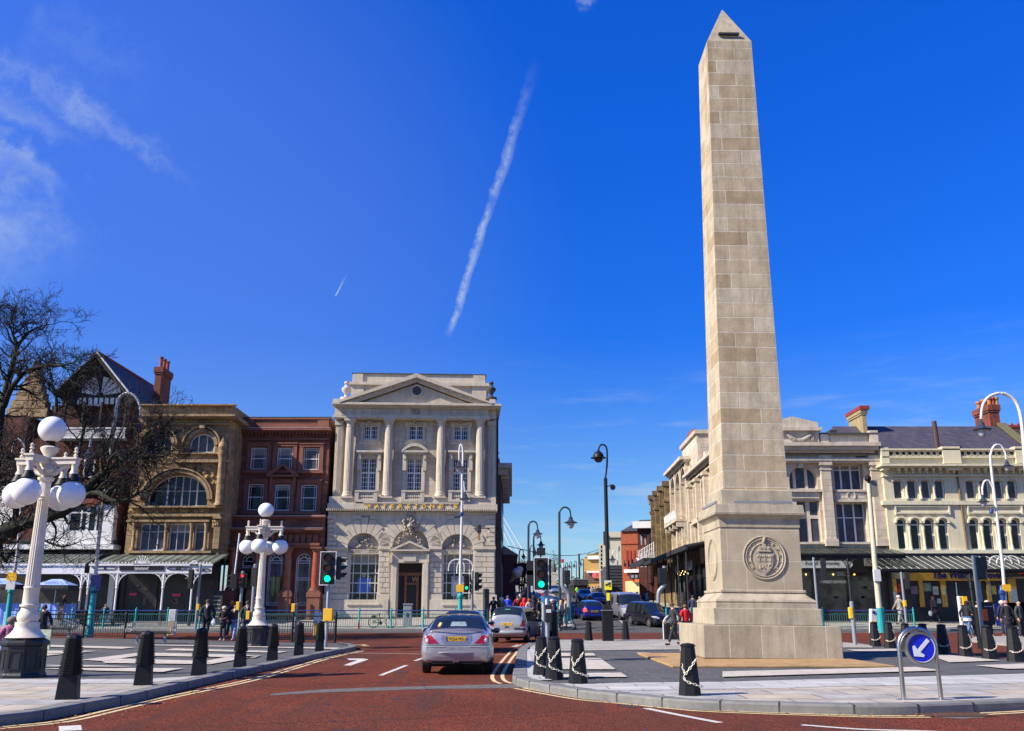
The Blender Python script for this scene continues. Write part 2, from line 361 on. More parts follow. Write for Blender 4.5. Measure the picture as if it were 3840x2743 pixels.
# far pavements with the mouth of the side street between them
strip('far_pavement',M_FARPAV,-95,lambda y:3.0 if y<61.5 else street_l(y),60.4,300,KH,skirt=.14)
strip('far_pavement',M_FARPAV,lambda y:12.6 if y<61.5 else street_r(y),95,60.4,300,KH,skirt=.14)
strip('kerb',M_KERB,-95,3.0,60.25,60.5,KH+.004,skirt=.14)
strip('kerb',M_KERB,12.6,95,60.25,60.5,KH+.004,skirt=.14)
strip('kerb',M_KERB,lambda y:street_l(y)-.15,lambda y:street_l(y)+.01,61.5,300,KH+.004,skirt=.14)
strip('kerb',M_KERB,lambda y:street_r(y)-.01,lambda y:street_r(y)+.15,61.5,300,KH+.004,skirt=.14)
def gp(k,x,y,off=0.):return G(q(k,x,y),off)
def island(name,pts,m=M_SETT):
 mb=MB();mb.slab([(p.x,p.y)for p in pts],-.02,KH);return mb.build(name,m,kind='structure')
def flat(name,m,keys,z=KH,lift=.004,k=None):
 pts=[gp(*(([k]+list(p))if k else p),z)for p in keys]
 mb=MB();mb.add([(p.x,p.y,z+lift)for p in pts],[tuple(range(len(pts)))]);return mb.build(name,m,kind='structure')
def flats(name,m,polys,z=KH,lift=.03):
 mb=MB()
 for k,keys in polys:
  pts=[gp(k,*p,z)for p in keys];mb.add([(p.x,p.y,z+lift)for p in pts],[tuple(range(len(pts)))])
 return mb.build(name,m,kind='structure')
def ribbon(mb,pts,wd,z,off=0.):
 pts=[Vector((p[0],p[1],0))for p in pts];n=len(pts);vs=[]
 for i,p in enumerate(pts):
  t=(pts[min(i+1,n-1)]-pts[max(i-1,0)]).normalized();s=Vector((-t.y,t.x,0))
  vs+=[p+s*(off+wd/2),p+s*(off-wd/2)]
 mb.add([(v.x,v.y,g(v.y)+z)for v in vs],[(2*i,2*i+1,2*i+3,2*i+2)for i in range(n-1)]);return mb
def kerbline(pts,side):
 pts=curve_pts([(p.x,p.y,0)for p in pts],9);mb=MB();ring=[];n=len(pts)
 for i,p in enumerate(pts):
  t=(pts[min(i+1,n-1)]-pts[max(i-1,0)]).normalized();s=Vector((-t.y,t.x,0))*side
  a=p+s*.02;b=p-s*.3
  ring.append([(a.x,a.y,0),(a.x,a.y,KH-.0),(a.x-s.x*.02,a.y-s.y*.02,KH+.032),(b.x,b.y,KH+.032)])
 for r in ring:mb.v+=r
 mb.f=[(4*i+k,4*i+k+1,4*i+4+k+1,4*i+4+k)for i in range(n-1)for k in range(3)]
 mb.build('kerb',M_KERB,kind='structure');jm=MB();d=0
 for i in range(n-1):
  t=pts[i+1]-pts[i];d+=t.length
  if d<.95:continue
  d=0;t.normalize();s=Vector((-t.y,t.x,0))*side;w_=t*.012;a=pts[i]+s*.024;b=pts[i]-s*.3
  jm.hull([a-w_,a+w_,a+w_+Vector((0,0,KH+.036)),a-w_+Vector((0,0,KH+.036))],[b-w_,b+w_,b+w_+Vector((0,0,KH+.036)),b-w_+Vector((0,0,KH+.036))])
 if jm.v:jm.build('kerb_joint',mat('dark_joint',(.05,.05,.045),.9),kind='structure')
 return pts
KL=[(-900,760),(-300,672),(0,634),(200,612),(400,578),(730,518),(1000,458),(1200,412),(1600,325),(2000,240),(2140,214),(2168,204)]
kl=[gp('Y',*p,KH)for p in KL]
farl=[gp('Y',*p,KH)for p in[(2150,192),(2080,184),(1620,176),(1200,165),(760,155),(250,148),(-900,140)]]
island('left_island',kl+farl)
kerbline(kl+farl[:2],-1)
kr_in=[('X',560,200),('X',535,300),('X',515,400),('X',520,440),('X',600,470),('X',800,510),('X',1100,558),('X',1400,588),('X',1700,618),('X',1950,640),('X',2274,655),('P',500,846),('P',1075,850),('P',1600,836),('P',2274,808),('P',3200,760)]
kr=[gp(k,x,y,KH)for k,x,y in kr_in]
far_r=[gp(k,x,y,KH)for k,x,y in[('P',3200,520),('P',2274,432),('P',1965,400),('P',1550,352),('P',1060,303),('P',900,289),('P',640,264),('X',1900,108),('X',860,112),('X',640,146)]]
island('right_island',kr+far_r)
kerbline([far_r[-1]]+kr,-1)
# paving bands and stripes let into the dark paving
def inset(pts,side,d):
 r=[];n=len(pts)
 for i,p in enumerate(pts):
  t=(pts[min(i+1,n-1)]-pts[max(i-1,0)]);t=Vector((t.x,t.y,0)).normalized();r.append(Vector((p.x,p.y,0))-Vector((-t.y,t.x,0))*side*d)
 return r
BZ=[KH+.004]
def band(name,m,a,b,z=None):
 BZ[0]+=.003;z=BZ[0];mb=MB();mb.add([(p.x,p.y,z)for p in a]+[(p.x,p.y,z)for p in b],[tuple(range(len(a)+len(b)))]);return mb.build(name,m,kind='structure')
il=inset(kl,-1,.29)
band('slab_paving',M_SLAB,il[:9],[gp('Y',*p,KH)for p in[(1330,375),(1180,402),(830,432),(0,428),(-900,430)]])
band('pavement_band',M_BAND,[gp('Y',*p,KH)for p in[(-900,404),(0,404),(830,404),(1300,382),(1700,290),(2060,219)]],[il[-2],il[-3],il[-4]]+[gp('Y',*p,KH)for p in[(1330,374),(1180,401),(830,431),(0,427),(-900,429)]])
flats('paving_stripe',M_WSTONE,[('Y',p)for p in[
[(240,196),(830,212),(740,222),(240,208)],[(240,233),(590,235),(240,269)],[(850,245),(1590,262),(1552,277),(845,264)],
[(495,290),(848,246),(842,265),(730,282),(620,298)],[(622,299),(732,283),(1250,297),(1282,318),(640,310)],[(1375,274),(1588,263),(1284,317),(1253,297)],
[(1000,231),(1060,220),(1750,238),(1700,246)],[(240,318),(640,326),(810,333),(240,332)],[(240,343),(1120,342),(990,366),(600,358)],
[(940,196),(2070,216),(2040,224),(1650,214),(940,201)],[(-400,300),(200,312),(100,330),(-400,325)],[(-400,200),(200,215),(100,228),(-400,222)]]])
ir=inset(kr,-1,.29)
band('slab_paving',M_SLAB,ir[6:],[gp(k,x,y,KH)for k,x,y in[('P',3200,600),('P',2274,640),('P',800,668),('P',0,690),('X',1900,548),('X',1450,556),('X',1150,545)]])
band('pavement_band',M_BAND,[gp(k,x,y,KH)for k,x,y in[('X',880,493),('X',1500,486),('X',2274,479),('P',1000,590),('P',2274,556),('P',3200,520)]],[gp(k,x,y,KH)for k,x,y in[('P',3200,599),('P',2274,639),('P',800,667),('P',0,689),('X',1900,547),('X',1450,555),('X',1150,543)]])
band('pavement_band',M_FARPAV,[gp(k,x,y,KH)for k,x,y in[('X',660,150),('X',870,117),('X',1900,113),('P',640,268),('P',900,292)]],[gp(k,x,y,KH)for k,x,y in[('P',900,318),('P',640,316),('X',1900,200),('X',900,212),('X',650,215)]])
i2=inset(kr,-1,.62);mb=MB()
for i in range(4):mb.add([(p.x,p.y,KH+.022)for p in(ir[i],ir[i+1],i2[i+1],i2[i])],[(0,1,2,3)])
mb.build('pavement_band',M_BAND,kind='structure')
flats('paving_stripe',M_WSTONE,[('X',[(905,234),(1195,236),(1215,256),(905,262)]),('X',[(910,280),(1255,280),(1385,375),(915,375)]),('X',[(1150,408),(1430,404),(1485,441),(920,446),(925,412)]),
('X',[(1560,230),(1680,232),(1668,250),(1605,252)]),('P',[(-460,540),(1290,498),(1530,531),(-460,590)]),('P',[(1830,484),(2400,462),(2600,505),(2130,516)]),('P',[(660,337),(1150,331),(1160,353),(780,358)]),
('P',[(1450,385),(1620,390),(2060,439),(1600,456),(1470,410)])])
fl,fr,bl_=G((2522,2506),.16),G((3318,2493),.16),G((2433,2453),.16)
yb=bl_.y;x0,x1,yf=(fl.x+bl_.x)/2-.1,fr.x,(fl.y+fr.y)/2
MB().slab([(x0,yf),(x1,yf),(x1,yf+6.6),(x0,yf+6.6)],KH,.175).build('ochre_slab_base',mat('ochre_stained_slab',(.36,.22,.09),.8,var=.3,vscale=2.5),bevel=.015,kind='structure')
# tarmac joint, worn lines and arrows
M_SEAM=mat('grey_tarmac_patch',(.12,.11,.10),.9,var=.3,vscale=5,bump=.8,bscale=70)
flats('road_patch',M_SEAM,[('H',[(-560,1212),(-300,1185),(0,1160),(500,1140),(1000,1128),(1700,1108),(2243,1098),(2243,1140),(1700,1150),(1300,1152),(900,1165),(0,1195),(-560,1228)]),('P',[(1450,945),(1500,905),(1900,905),(1930,950),(1700,965)])],0,.008)
mk=MB()
def line(mb,k,pts,wd,off=0.,z=.01,smooth=True):
 P=[gp(k,*p)for p in pts];ribbon(mb,curve_pts(P,5)if smooth else P,wd,z,off)
my=MB()
LY=[('Y',x,y)for x,y in[(-700,800),(-300,738),(0,703),(400,660),(700,592),(1000,522),(1250,470),(1600,392),(2000,274),(2200,231)]]
P1=curve_pts([gp(*p)for p in LY],5);ribbon(my,P1,.09,.01,.10);ribbon(my,P1,.09,.01,-.10)
P2=curve_pts([gp('X',*p)for p in[(520,212),(455,290),(395,380),(375,430),(395,468),(450,490)]],5);ribbon(my,P2,.09,.01,.12);ribbon(my,P2,.09,.01,-.12)
P3=curve_pts([gp(*p)for p in[('X',560,530),('X',800,575),('X',1100,625),('X',1500,662),('X',1900,703),('X',2274,730),('P',600,935),('P',1000,943),('P',1400,943)]],5);ribbon(my,P3,.09,.01,.10);ribbon(my,P3,.09,.01,-.10)
P4=curve_pts([gp(*p)for p in[('P',1900,918),('P',2274,898),('P',2800,860)]],5);ribbon(my,P4,.09,.01,.08);ribbon(my,P4,.09,.01,-.10)
for p in[[(145,75),(190,68)],[(120,190),(30,192)]]:pass
my.build('double_yellow_line',M_MARKY,kind='structure')
line(mk,'H',[(390,752),(800,754),(1165,762)],.10);line(mk,'H',[(1950,770),(2140,770)],.08)
line(mk,'X',[(1640,702),(1900,755),(2274,826)],.13);line(mk,'P',[(260,1020),(800,1060),(1400,1078),(2200,1120)],.12)
line(mk,'Y',[(425,690),(430,720)],.28,smooth=False)
for a,b in(((680,1002),(970,887)),((1065,838),(1160,803))):line(mk,'H',[a,b],.12,smooth=False)
for a,b in(((230,1385),(300,1362)),((265,1388),(345,1362))):line(mk,'J',[a,b],.1,smooth=False)
for a,b in(((960,852),(1010,868)),((980,885),(1100,872))):pass
mk.build('white_road_marking',M_MARKW,kind='structure')
flats('white_road_marking',M_MARKW,[('H',[(262,888),(345,890),(545,822),(480,812),(300,812),(330,828),(420,830)])],0,.01)
flats('white_road_marking',mat('faded_yellow_paint',(.5,.33,.12),.8,var=.3),[('H',[(395,655),(480,655),(490,648),(560,670),(480,672),(460,662),(400,660)])],0,.01)
mk=MB()
for j in range(14):
 y=66+j*9;ribbon(mk,[(7.6+.03*(y-62),y,0),(7.6+.03*(y-60),y+3,0)],.1,.012)
mk.build('lane_dash',M_MARKW,kind='structure')
# small kerbed crossing islands on the right of the main road
for pts in([(1775,238),(1830,215),(2400,185),(2400,300),(2000,262)],):
 P=[gp('P',*p,KH)for p in pts]
 MB().slab([(p.x,p.y)for p in P],-.02,KH).build('crossing_island',M_FARPAV,kind='structure')
 # drain cover in the gutter
d0=gp('P',1640,928);mb=MB()
for i in range(9):mb.box(d0.x-.5+i*.11,d0.x-.44+i*.11,d0.y-.22,d0.y+.22,.009,.022)
mb.box(d0.x-.55,d0.x+.5,d0.y-.26,d0.y-.22,.009,.024);mb.box(d0.x-.55,d0.x+.5,d0.y+.22,d0.y+.26,.009,.024)
mb.build('drain_cover',mat('rusty_iron',(.08,.035,.02),.8),label='rusty iron drain grating in the gutter below the keep left sign',category='drain cover')
st=MB();rr=random.Random(5)
for i in range(90):
 x,y=rr.gauss(-2.2,.35)if i<50 else rr.uniform(-9,12),rr.uniform(9,34)if i<50 else rr.uniform(7,20)
 if i>=50 and(x<-3.5 or x>2):continue
 r=rr.uniform(.02,.09)if i%9 else rr.uniform(.12,.25);st.add([(x+r*rr.uniform(.6,1.2)*math.cos(a),y+r*rr.uniform(.8,2.0)*math.sin(a),.0065+i*.00002)for a in[k*.5236 for k in range(12)]],[tuple(range(12))])
st.build('oil_stain',mat('dark_oil_stain',(.05,.025,.02),.6,var=.2),kind='structure')
ck=MB()
for x0,y0,x1,y1 in((-6,13,1,15.5),(2,11,8,13),(-1,17,-3.5,27),(-4.6,22,-4.0,34)):
 P=[Vector((x0+(x1-x0)*t/14+rr.gauss(0,.06),y0+(y1-y0)*t/14+rr.gauss(0,.06),0))for t in range(15)];ribbon(ck,P,.018,.009)
ck.build('road_crack',mat('tar_sealed_crack',(.035,.025,.022),.7),kind='structure')
# litter and grit along the gutters
mb=MB()
for i in range(420):
 P=P3 if i%2 else P1;a=P[rnd.randrange(len(P))];dx,dy=rnd.uniform(-.5,.5),rnd.uniform(-.05,.45)if i%2 else rnd.uniform(-.1,.4);s=rnd.uniform(.004,.02)
 mb.box(a.x+dx-s,a.x+dx+s,a.y+dy-s,a.y+dy+s,g(a.y)+.008,.012+s*.4)
mb.build('gutter_grit',mat('dry_leaf_litter',(.30,.17,.07),.9,var=.4),kind='stuff',label='leaf crumbs and grit lying along the gutters',category='litter')
# ------------------------------------------------------------ obelisk
M_OB=mat('limestone_ashlar',(.50,.42,.305),.85,var=.2,vscale=2.0,bump=.3,bscale=14,spec=.2,brick=(1.3,.50,.02,(.58,.51,.40),.3),col2=(.375,.28,.17),streak=.33)
M_OBP=mat('weathered_limestone',(.40,.34,.25),.85,var=.2,vscale=2.2,bump=.25,bscale=18,streak=.3,spec=.2)
M_OBD=mat('limestone_die_block',(.42,.345,.24),.85,var=.14,vscale=1.8,bump=.2,bscale=20,brick=(1.1,.92,.014,(.54,.47,.36),.16),streak=.1)
YC=29.45;XC=7.44
ob=thing('obelisk','tall tapering pale stone obelisk on a stepped moulded base','obelisk',(XC,YC,KH+.05))
ob.rotation_euler[1]=R(.65)
def sq(wz,n=1):
 mb=MB();vs=[]
 for wd,z in wz:vs+=[(-wd,-wd,z),(wd,-wd,z),(wd,wd,z),(-wd,wd,z)]
 m=len(wz);mb.add(vs,[(4*i+k,4*i+(k+1)%4,4*i+4+(k+1)%4,4*i+4+k)for i in range(m-1)for k in range(4)]+[(3,2,1,0),tuple(4*m-4+k for k in range(4))]);return mb
z0=KH+.05
S=lambda l:[(a,b-z0)for a,b in l]
M_PLN=mat('limestone_plinth',(.41,.345,.25),.85,var=.2,vscale=1.5,bump=.25,bscale=18,brick=(.92,1.5,.018,(.52,.46,.36),.2),streak=.3)
sq(S([(1.98,z0),(1.98,1.08)])).build('plinth',M_PLN,ob,bevel=.02)
sq(S([(1.58,1.08),(1.58,1.56)])).build('step',M_OBP,ob,bevel=.02)
sq(S([(1.46,1.56),(1.46,1.69),(1.45,1.70),(1.47,1.75),(1.45,1.80),(1.36,1.86),(1.28,1.93),(1.22,2.0)])).build('base_moulding',M_OBP,ob)
sq(S([(1.235,2.0),(1.26,2.02),(1.26,2.07),(1.235,2.09)])).build('fillet',M_OBP,ob)
sq(S([(1.19,2.09),(1.19,3.93)])).build('die',M_OBD,ob)
sq(S([(1.215,3.93),(1.215,4.16)])).build('frieze',M_OBP,ob)
sq(S([(1.22,4.16),(1.25,4.20),(1.30,4.25),(1.36,4.30),(1.37,4.36),(1.34,4.37),(1.32,4.60),(1.08,4.63)])).build('cornice',M_OBP,ob)
sq(S([(1.08,4.63),(1.08,5.06),(1.0,5.09)])).build('upper_block',M_OBP,ob)
sq(S([(.99,5.09),(.78,20.95)])).build('shaft',M_OB,ob)
sq(S([(.78,20.95),(.02,22.75)])).build('pyramidion',M_OBP,ob)
MB().box(-.36,.36,-.81,-.70,21.2-z0,21.28-z0).build('vent_slot',M_BLACKM,ob)
mb=MB()
for x0,x1 in((-.75,.28),(.3,1.0)):mb.box(x0,x1,-1.3,-1.24,4.645-z0,4.71-z0)
mb.box(-1.3,-1.24,-1.2,.9,4.645-z0,4.71-z0)
mb.build('floodlight_strip',M_GALV,ob)
def ring(mb,cx,cz,r,wd,y0,y1,n=48,a0=0.,a1=2*math.pi):
 vs=[];m=n+1
 for i in range(m):
  a=a0+(a1-a0)*i/n
  for rr,yy in((r,y0),(r,y1),(r+wd*.5,y1-.012),(r+wd,y1),(r+wd,y0)):vs.append((cx+rr*math.cos(a),yy,cz+rr*math.sin(a)))
 mb.add(vs,[(5*i+k,5*i+k+1,5*i+6+k,5*i+5+k)for i in range(n)for k in range(4)])
 # carved civic seal on the front face
mb=MB();cz=3.03-z0;yy=-1.19
sx=.10
ring(mb,sx,cz,.60,.05,yy+.02,yy-.03);ring(mb,sx,cz,.535,.035,yy+.02,yy-.018);ring(mb,sx,cz,.405,.025,yy+.02,yy-.015)
sh=[(-.29,.14),(.29,.14),(.29,-.12),(.22,-.33),(0,-.53),(-.22,-.33),(-.29,-.12)]
mb.prism([(sx+a,cz+b)for a,b in sh],yy-.03,yy+.02)
mb.prism([(sx+a*.86,cz-.03+b*.86)for a,b in sh],yy-.045,yy-.02)
for dx in(-.17,0,.17):
 mb.prism([(sx+dx-.015,cz-.10),(sx+dx+.015,cz-.10),(sx+dx+.015,cz+.05),(sx+dx-.015,cz+.05)],yy-.06,yy-.03)
 for a in(-.045,0,.045):mb.ball((sx+dx+a,yy-.045,cz+.06-abs(a)*.5),.028,8)
 mb.prism([(sx+dx-.085,cz-.09),(sx+dx,cz-.14),(sx+dx+.085,cz-.09),(sx+dx,cz-.115)],yy-.055,yy-.03)
for i in range(12):mb.ball((sx+rnd.uniform(-.16,.16),yy-.04,cz-.26+rnd.uniform(-.06,.06)),rnd.uniform(.018,.035),8)
for a in(-1,1):mb.tube([(sx+a*.17,yy-.04,cz-.18),(sx+a*.09,yy-.045,cz-.27),(sx+a*.11,yy-.04,cz-.32)],.016,6)
for dx,h in((-.12,.15),(0,.24),(.12,.15)):
 mb.prism([(sx+dx-.05,cz+.2),(sx+dx+.05,cz+.2),(sx+dx+.05,cz+.2+h*.8),(sx+dx,cz+.2+h),(sx+dx-.05,cz+.2+h*.8)],yy-.05,yy+.01)
 mb.box(sx+dx-.035,sx+dx+.035,yy-.062,yy-.04,cz+.26,cz+.29)
mb.prism([(sx-.2,cz+.175),(sx+.2,cz+.175),(sx+.2,cz+.21),(sx-.2,cz+.21)],yy-.06,yy+.01)
for b in(.47,.53,.57):mb.ball((sx+(b-.5)*.3,yy-.035,cz+b),.05,8)
def arctext(mb,txt,r,a0,a1,hgt,y,flip=1):
 n=len(txt)
 for i,ch in enumerate(txt):
  if ch==' ':continue
  a=R(a0+(a1-a0)*(i+.5)/n);t=text_mb(ch,-hgt*.3,hgt*.3,-hgt/2,hgt/2,0,.02)
  rot=a-math.pi/2 if flip>0 else a+math.pi/2;c,s_=math.cos(rot),math.sin(rot)
  mb.add([(sx+r*math.cos(a)+v[0]*c-v[2]*s_,y+v[1],cz+r*math.sin(a)+v[0]*s_+v[2]*c)for v in t.v],t.f)
arctext(mb,'SALUS POPULI',.475,232,-52,.075,yy)
mb.build('carved_seal',M_OBP,ob)
mb=MB();n=40
for r0,r1,d in((.60,.64,.03),(.53,.56,.02)):
 vs=[]
 for i in range(n+1):
  a=2*math.pi*i/n
  for rr,xx in((r0,-1.19),(r0,-1.19-d),(r1,-1.19-d),(r1,-1.19)):vs.append((xx,rr*math.cos(a),cz+rr*math.sin(a)))
 mb.add(vs,[(4*i+k,4*i+k+1,4*i+5+k,4*i+4+k)for i in range(n)for k in range(3)])
mb.build('blank_roundel',M_OBP,ob)
# ------------------------------------------------------------ facade kit
M_GLASS2=mat('warm_dark_window_glass',(.035,.03,.024),.12,var=.8,vscale=2.5,spec=.3);M_BLIND=mat('cream_window_blind',(.25,.23,.19),.7,var=.2,vscale=3)
class Fac:
 def __init__(s,name,label,cat,px,Y,ang=0.,group=None):
  """px: native pixel x of the left edge at street level; plane at depth Y there; ang: turn of the wall"""
  r=rayd(px,2277);t=Y/r.y;s.o=Vector((r.x*t,Y,g(Y)+KH));s.a=ang
  s.t=thing(name,label,cat,s.o,ang,group);s.u=Vector((math.cos(ang),math.sin(ang),0));s.n=Vector((math.sin(ang),-math.cos(ang),0))
  s.holes=[]
 def L(s,p,out=0.):
  r=rayd(*p);o=s.o+s.n*out;e=Vector((0,0,EYE))
  t=(o-e).dot(s.n)/r.dot(s.n);P=e+r*t-s.o
  return P.dot(s.u),P.z
 def rect(s,k,x0,y0,x1,y1,out=0.):
  ym,xm=(y0+y1)/2,(x0+x1)/2
  return s.L(q(k,x0,ym),out)[0],s.L(q(k,x1,ym),out)[0],s.L(q(k,xm,y1),out)[1],s.L(q(k,xm,y0),out)[1]
 def bx(s,mb,k,x0,y0,x1,y1,out,inn=-.05):
  a,b,c,d=s.rect(k,x0,y0,x1,y1,out);mb.box(a,b,-out,-inn,c,d);return a,b,c,d
 def hole(s,k,x0,y0,x1,y1,arch=False,**kw):
  a,b,c,d=s.rect(k,x0,y0,x1,y1,kw.get('out',0));s.holes.append(dict(x0=a,x1=b,z0=c,z1=d,arch=arch,**kw));return a,b,c,d
 def wall(s,x0,x1,z0,z1,m,depth=10.,rev=.22,y=0.,holes=None,name='wall',roof=True):
  H=s.holes if holes is None else holes
  xs=sorted({x0,x1}|{h[k]for h in H for k in('x0','x1')if x0<h[k]<x1});zs=sorted({z0,z1}|{h[k]for h in H for k in('z0','z1')if z0<h[k]<z1})
  mb=MB()
  for a,b in zip(xs,xs[1:]):
   for c,d in zip(zs,zs[1:]):
    mx,mz=(a+b)/2,(c+d)/2
    if any(h['x0']<mx<h['x1']and h['z0']<mz<h['z1']for h in H):continue
    mb.add([(a,y,c),(b,y,c),(b,y,d),(a,y,d)],[(0,1,2,3)])
  for h in H:
   a,b,c,d=h['x0'],h['x1'],h['z0'],h['z1'];r=y+h.get('rev',rev)
   mb.add([(a,y,c),(a,r,c),(b,r,c),(b,y,c)],[(0,1,2,3)])
   if not h['arch']:
    mb.add([(a,y,d),(a,r,d),(b,r,d),(b,y,d)],[(0,1,2,3)]);mb.add([(a,y,c),(a,r,c),(a,r,d),(a,y,d)],[(0,1,2,3)]);mb.add([(b,y,c),(b,r,c),(b,r,d),(b,y,d)],[(0,1,2,3)])
   else:
    W=(b-a)/2;rise=W if h['arch']is True else h['arch']*W;sp=d-rise;n=14
    mb.add([(a,y,c),(a,r,c),(a,r,sp),(a,y,sp)],[(0,1,2,3)]);mb.add([(b,y,c),(b,r,c),(b,r,sp),(b,y,sp)],[(0,1,2,3)])
    arc=[(a+W-W*math.cos(math.pi*i/n),sp+rise*math.sin(math.pi*i/n))for i in range(n+1)]
    for(p,pz),(p2,pz2)in zip(arc,arc[1:]):
     mb.add([(p,y,pz),(p2,y,pz2),(p2,r,pz2),(p,r,pz)],[(0,1,2,3)]);mb.add([(p,y,pz),(p2,y,pz2),(p2,y,d),(p,y,d)],[(0,1,2,3)])
  D_=y+depth
  mb.add([(x0,y,z0),(x0,D_,z0),(x0,D_,z1),(x0,y,z1)],[(0,1,2,3)]);mb.add([(x1,y,z0),(x1,D_,z0),(x1,D_,z1),(x1,y,z1)],[(0,1,2,3)])
  mb.add([(x0,D_,z0),(x1,D_,z0),(x1,D_,z1),(x0,D_,z1)],[(0,1,2,3)])
  if roof:mb.add([(x0,y,z1),(x1,y,z1),(x1,D_,z1),(x0,D_,z1)],[(0,1,2,3)])
  return mb.build(name,m,s.t)
 def windows(s,M=M_WFRAME,glass=M_GLASS,name='window'):
  for h in s.holes:
   a,b,c,d=h['x0'],h['x1'],h['z0'],h['z1'];rv=random.Random(int(a*37+c*91));yb=h.get('y',0)+h.get('rev',.22)-.04;fw=h.get('fw',.07);bw=h.get('bw',.035);mb=MB()
   arch=h['arch'];W=(b-a)/2;rise=0 if not arch else(W if arch is True else arch*W);sp=d-rise
   if not h.get('noframe'):
    mb.box(a,a+fw,yb-.06,yb,c,sp);mb.box(b-fw,b,yb-.06,yb,c,sp);mb.box(a+fw,b-fw,yb-.06,yb,c,c+fw)
    if not arch:mb.box(a+fw,b-fw,yb-.06,yb,d-fw,d)
    else:
     n=14;A=[(a+W-W*math.cos(math.pi*i/n),sp+rise*math.sin(math.pi*i/n))for i in range(n+1)]
     B=[(a+W-(W-fw)*math.cos(math.pi*i/n),sp+(rise-fw)*math.sin(math.pi*i/n))for i in range(n+1)]
     mb.add([(p[0],yb-.06,p[1])for p in A+B],[(i,i+1,n+2+i,n+1+i)for i in range(n)])
    def top(x):
     if not arch:return d-fw
     t=max(0,1-((x-a-W)/W)**2);return sp+rise*math.sqrt(t)-fw*.5
    for v in h.get('vx',[]):
     p,wd=v if isinstance(v,tuple)else(v,bw);x=a+(b-a)*p;mb.box(x-wd/2,x+wd/2,yb-.05,yb-.005,c+fw,top(x))
    for v in h.get('hz',[]):
     p,wd=v if isinstance(v,tuple)else(v,bw);z=d-(d-c)*p
     hw=W-fw if z<sp else W*math.sqrt(max(0,1-((z-sp)/max(rise,.01))**2))-fw*.4
     mb.box(a+W-hw,a+W+hw,yb-.047,yb-.006,z-wd/2,z+wd/2)
    o=mb.build(name,h.get('fm',M),s.t)
   else:o=s.t
   pn=MB()
   if arch:
    n=14;A=[(a,sp)]+[(a+W-W*math.cos(math.pi*i/n),sp+rise*math.sin(math.pi*i/n))for i in range(n+1)]
    pn.add([(a,yb,c),(b,yb,c)]+[(x,yb,z)for x,z in A[::-1]],[tuple(range(len(A)+2))])
   else:pn.add([(a,yb,c),(b,yb,c),(b,yb,d),(a,yb,d)],[(0,1,2,3)])
   pn.build('pane',h.get('glass',rv.choice((glass,glass,M_GLASS2))),o)
   if not arch and not h.get('noframe')and rv.random()<.5 and d-c>.9:MB().box(a+fw,b-fw,yb-.012,yb-.004,d-(d-c)*rv.choice((.22,.35,.5)),d-fw).build('blind',M_BLIND,o)
def cols(n):return[i/n for i in range(1,n)]
def archband(mb,cx,cz,r0,r1,y0,y1,a0=0.,a1=math.pi,n=16,sz=1.):
 A=[(a0+(a1-a0)*i/n)for i in range(n+1)];vs=[]
 for a in A:
  for rr,yy in((r0,y1),(r0,y0),(r1,y0),(r1,y1)):vs.append((cx+rr*math.cos(a),yy,cz+rr*math.sin(a)*sz))
 mb.add(vs,[(4*i+k,4*i+k+1,4*i+5+k,4*i+4+k)for i in range(n)for k in range(3)])
def sandwich(mb,x0,x1,y0,y1,z0,z1,steps=3):
 for i in range(steps):
  t0,t1=i/steps,(i+1)/steps;e=(y1-y0)*(1-t1)*.8
  mb.box(x0+e,x1-e,y0+e,y1,z0+(z1-z0)*t0,z0+(z1-z0)*t1)
  # ------------------------------------------------------------ pale classical bank building with bookshop
M_PORT=mat('portland_stone',(.55,.475,.365),.85,var=.10,vscale=1.0,bump=.25,bscale=18,spec=.2,brick=(1.1,.42,.004,(.42,.36,.27),.12),streak=.35)
M_PTRIM=mat('portland_trim',(.56,.485,.375),.85,var=.10,vscale=1.2,bump=.2,streak=.22,spec=.2)
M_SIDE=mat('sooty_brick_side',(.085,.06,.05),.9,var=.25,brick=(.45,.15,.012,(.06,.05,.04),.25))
F=Fac('classical_building','pale stone classical building with columns, pediment and gold shop lettering','building',q('G',40,1200)[0],69.6,R(3))
zt=F.L(q('F',960,480))[1];z1=F.L(q('F',960,1400))[1]
xl=F.L(q('F',150,900))[0];xr=F.L(q('F',1790,900))[0]
gx0=F.L(q('G',80,600))[0];gx1=F.L(q('G',1990,600))[0]
up=[];sv=F.holes
for x0,y0,x1,y1 in((445,668,583,805),(905,668,1048,810),(1362,672,1505,815)):F.hole('F',x0,y0,x1,y1,vx=[(.5,.12),.17,.34,.66,.83],hz=[.33,.67])
for x0,y0,x1,y1 in((415,1000,570,1325),(880,1003,1034,1328),(1346,1005,1500,1330)):F.hole('F',x0,y0,x1,y1,vx=[(.5,.13),.17,.34,.66,.83],hz=[.15,.29,(.45,.12),.6,.74,.88])
F.wall(xl,xr,z1-.05,zt,M_PORT,14,holes=F.holes[:]);F.windows();F.holes=[]
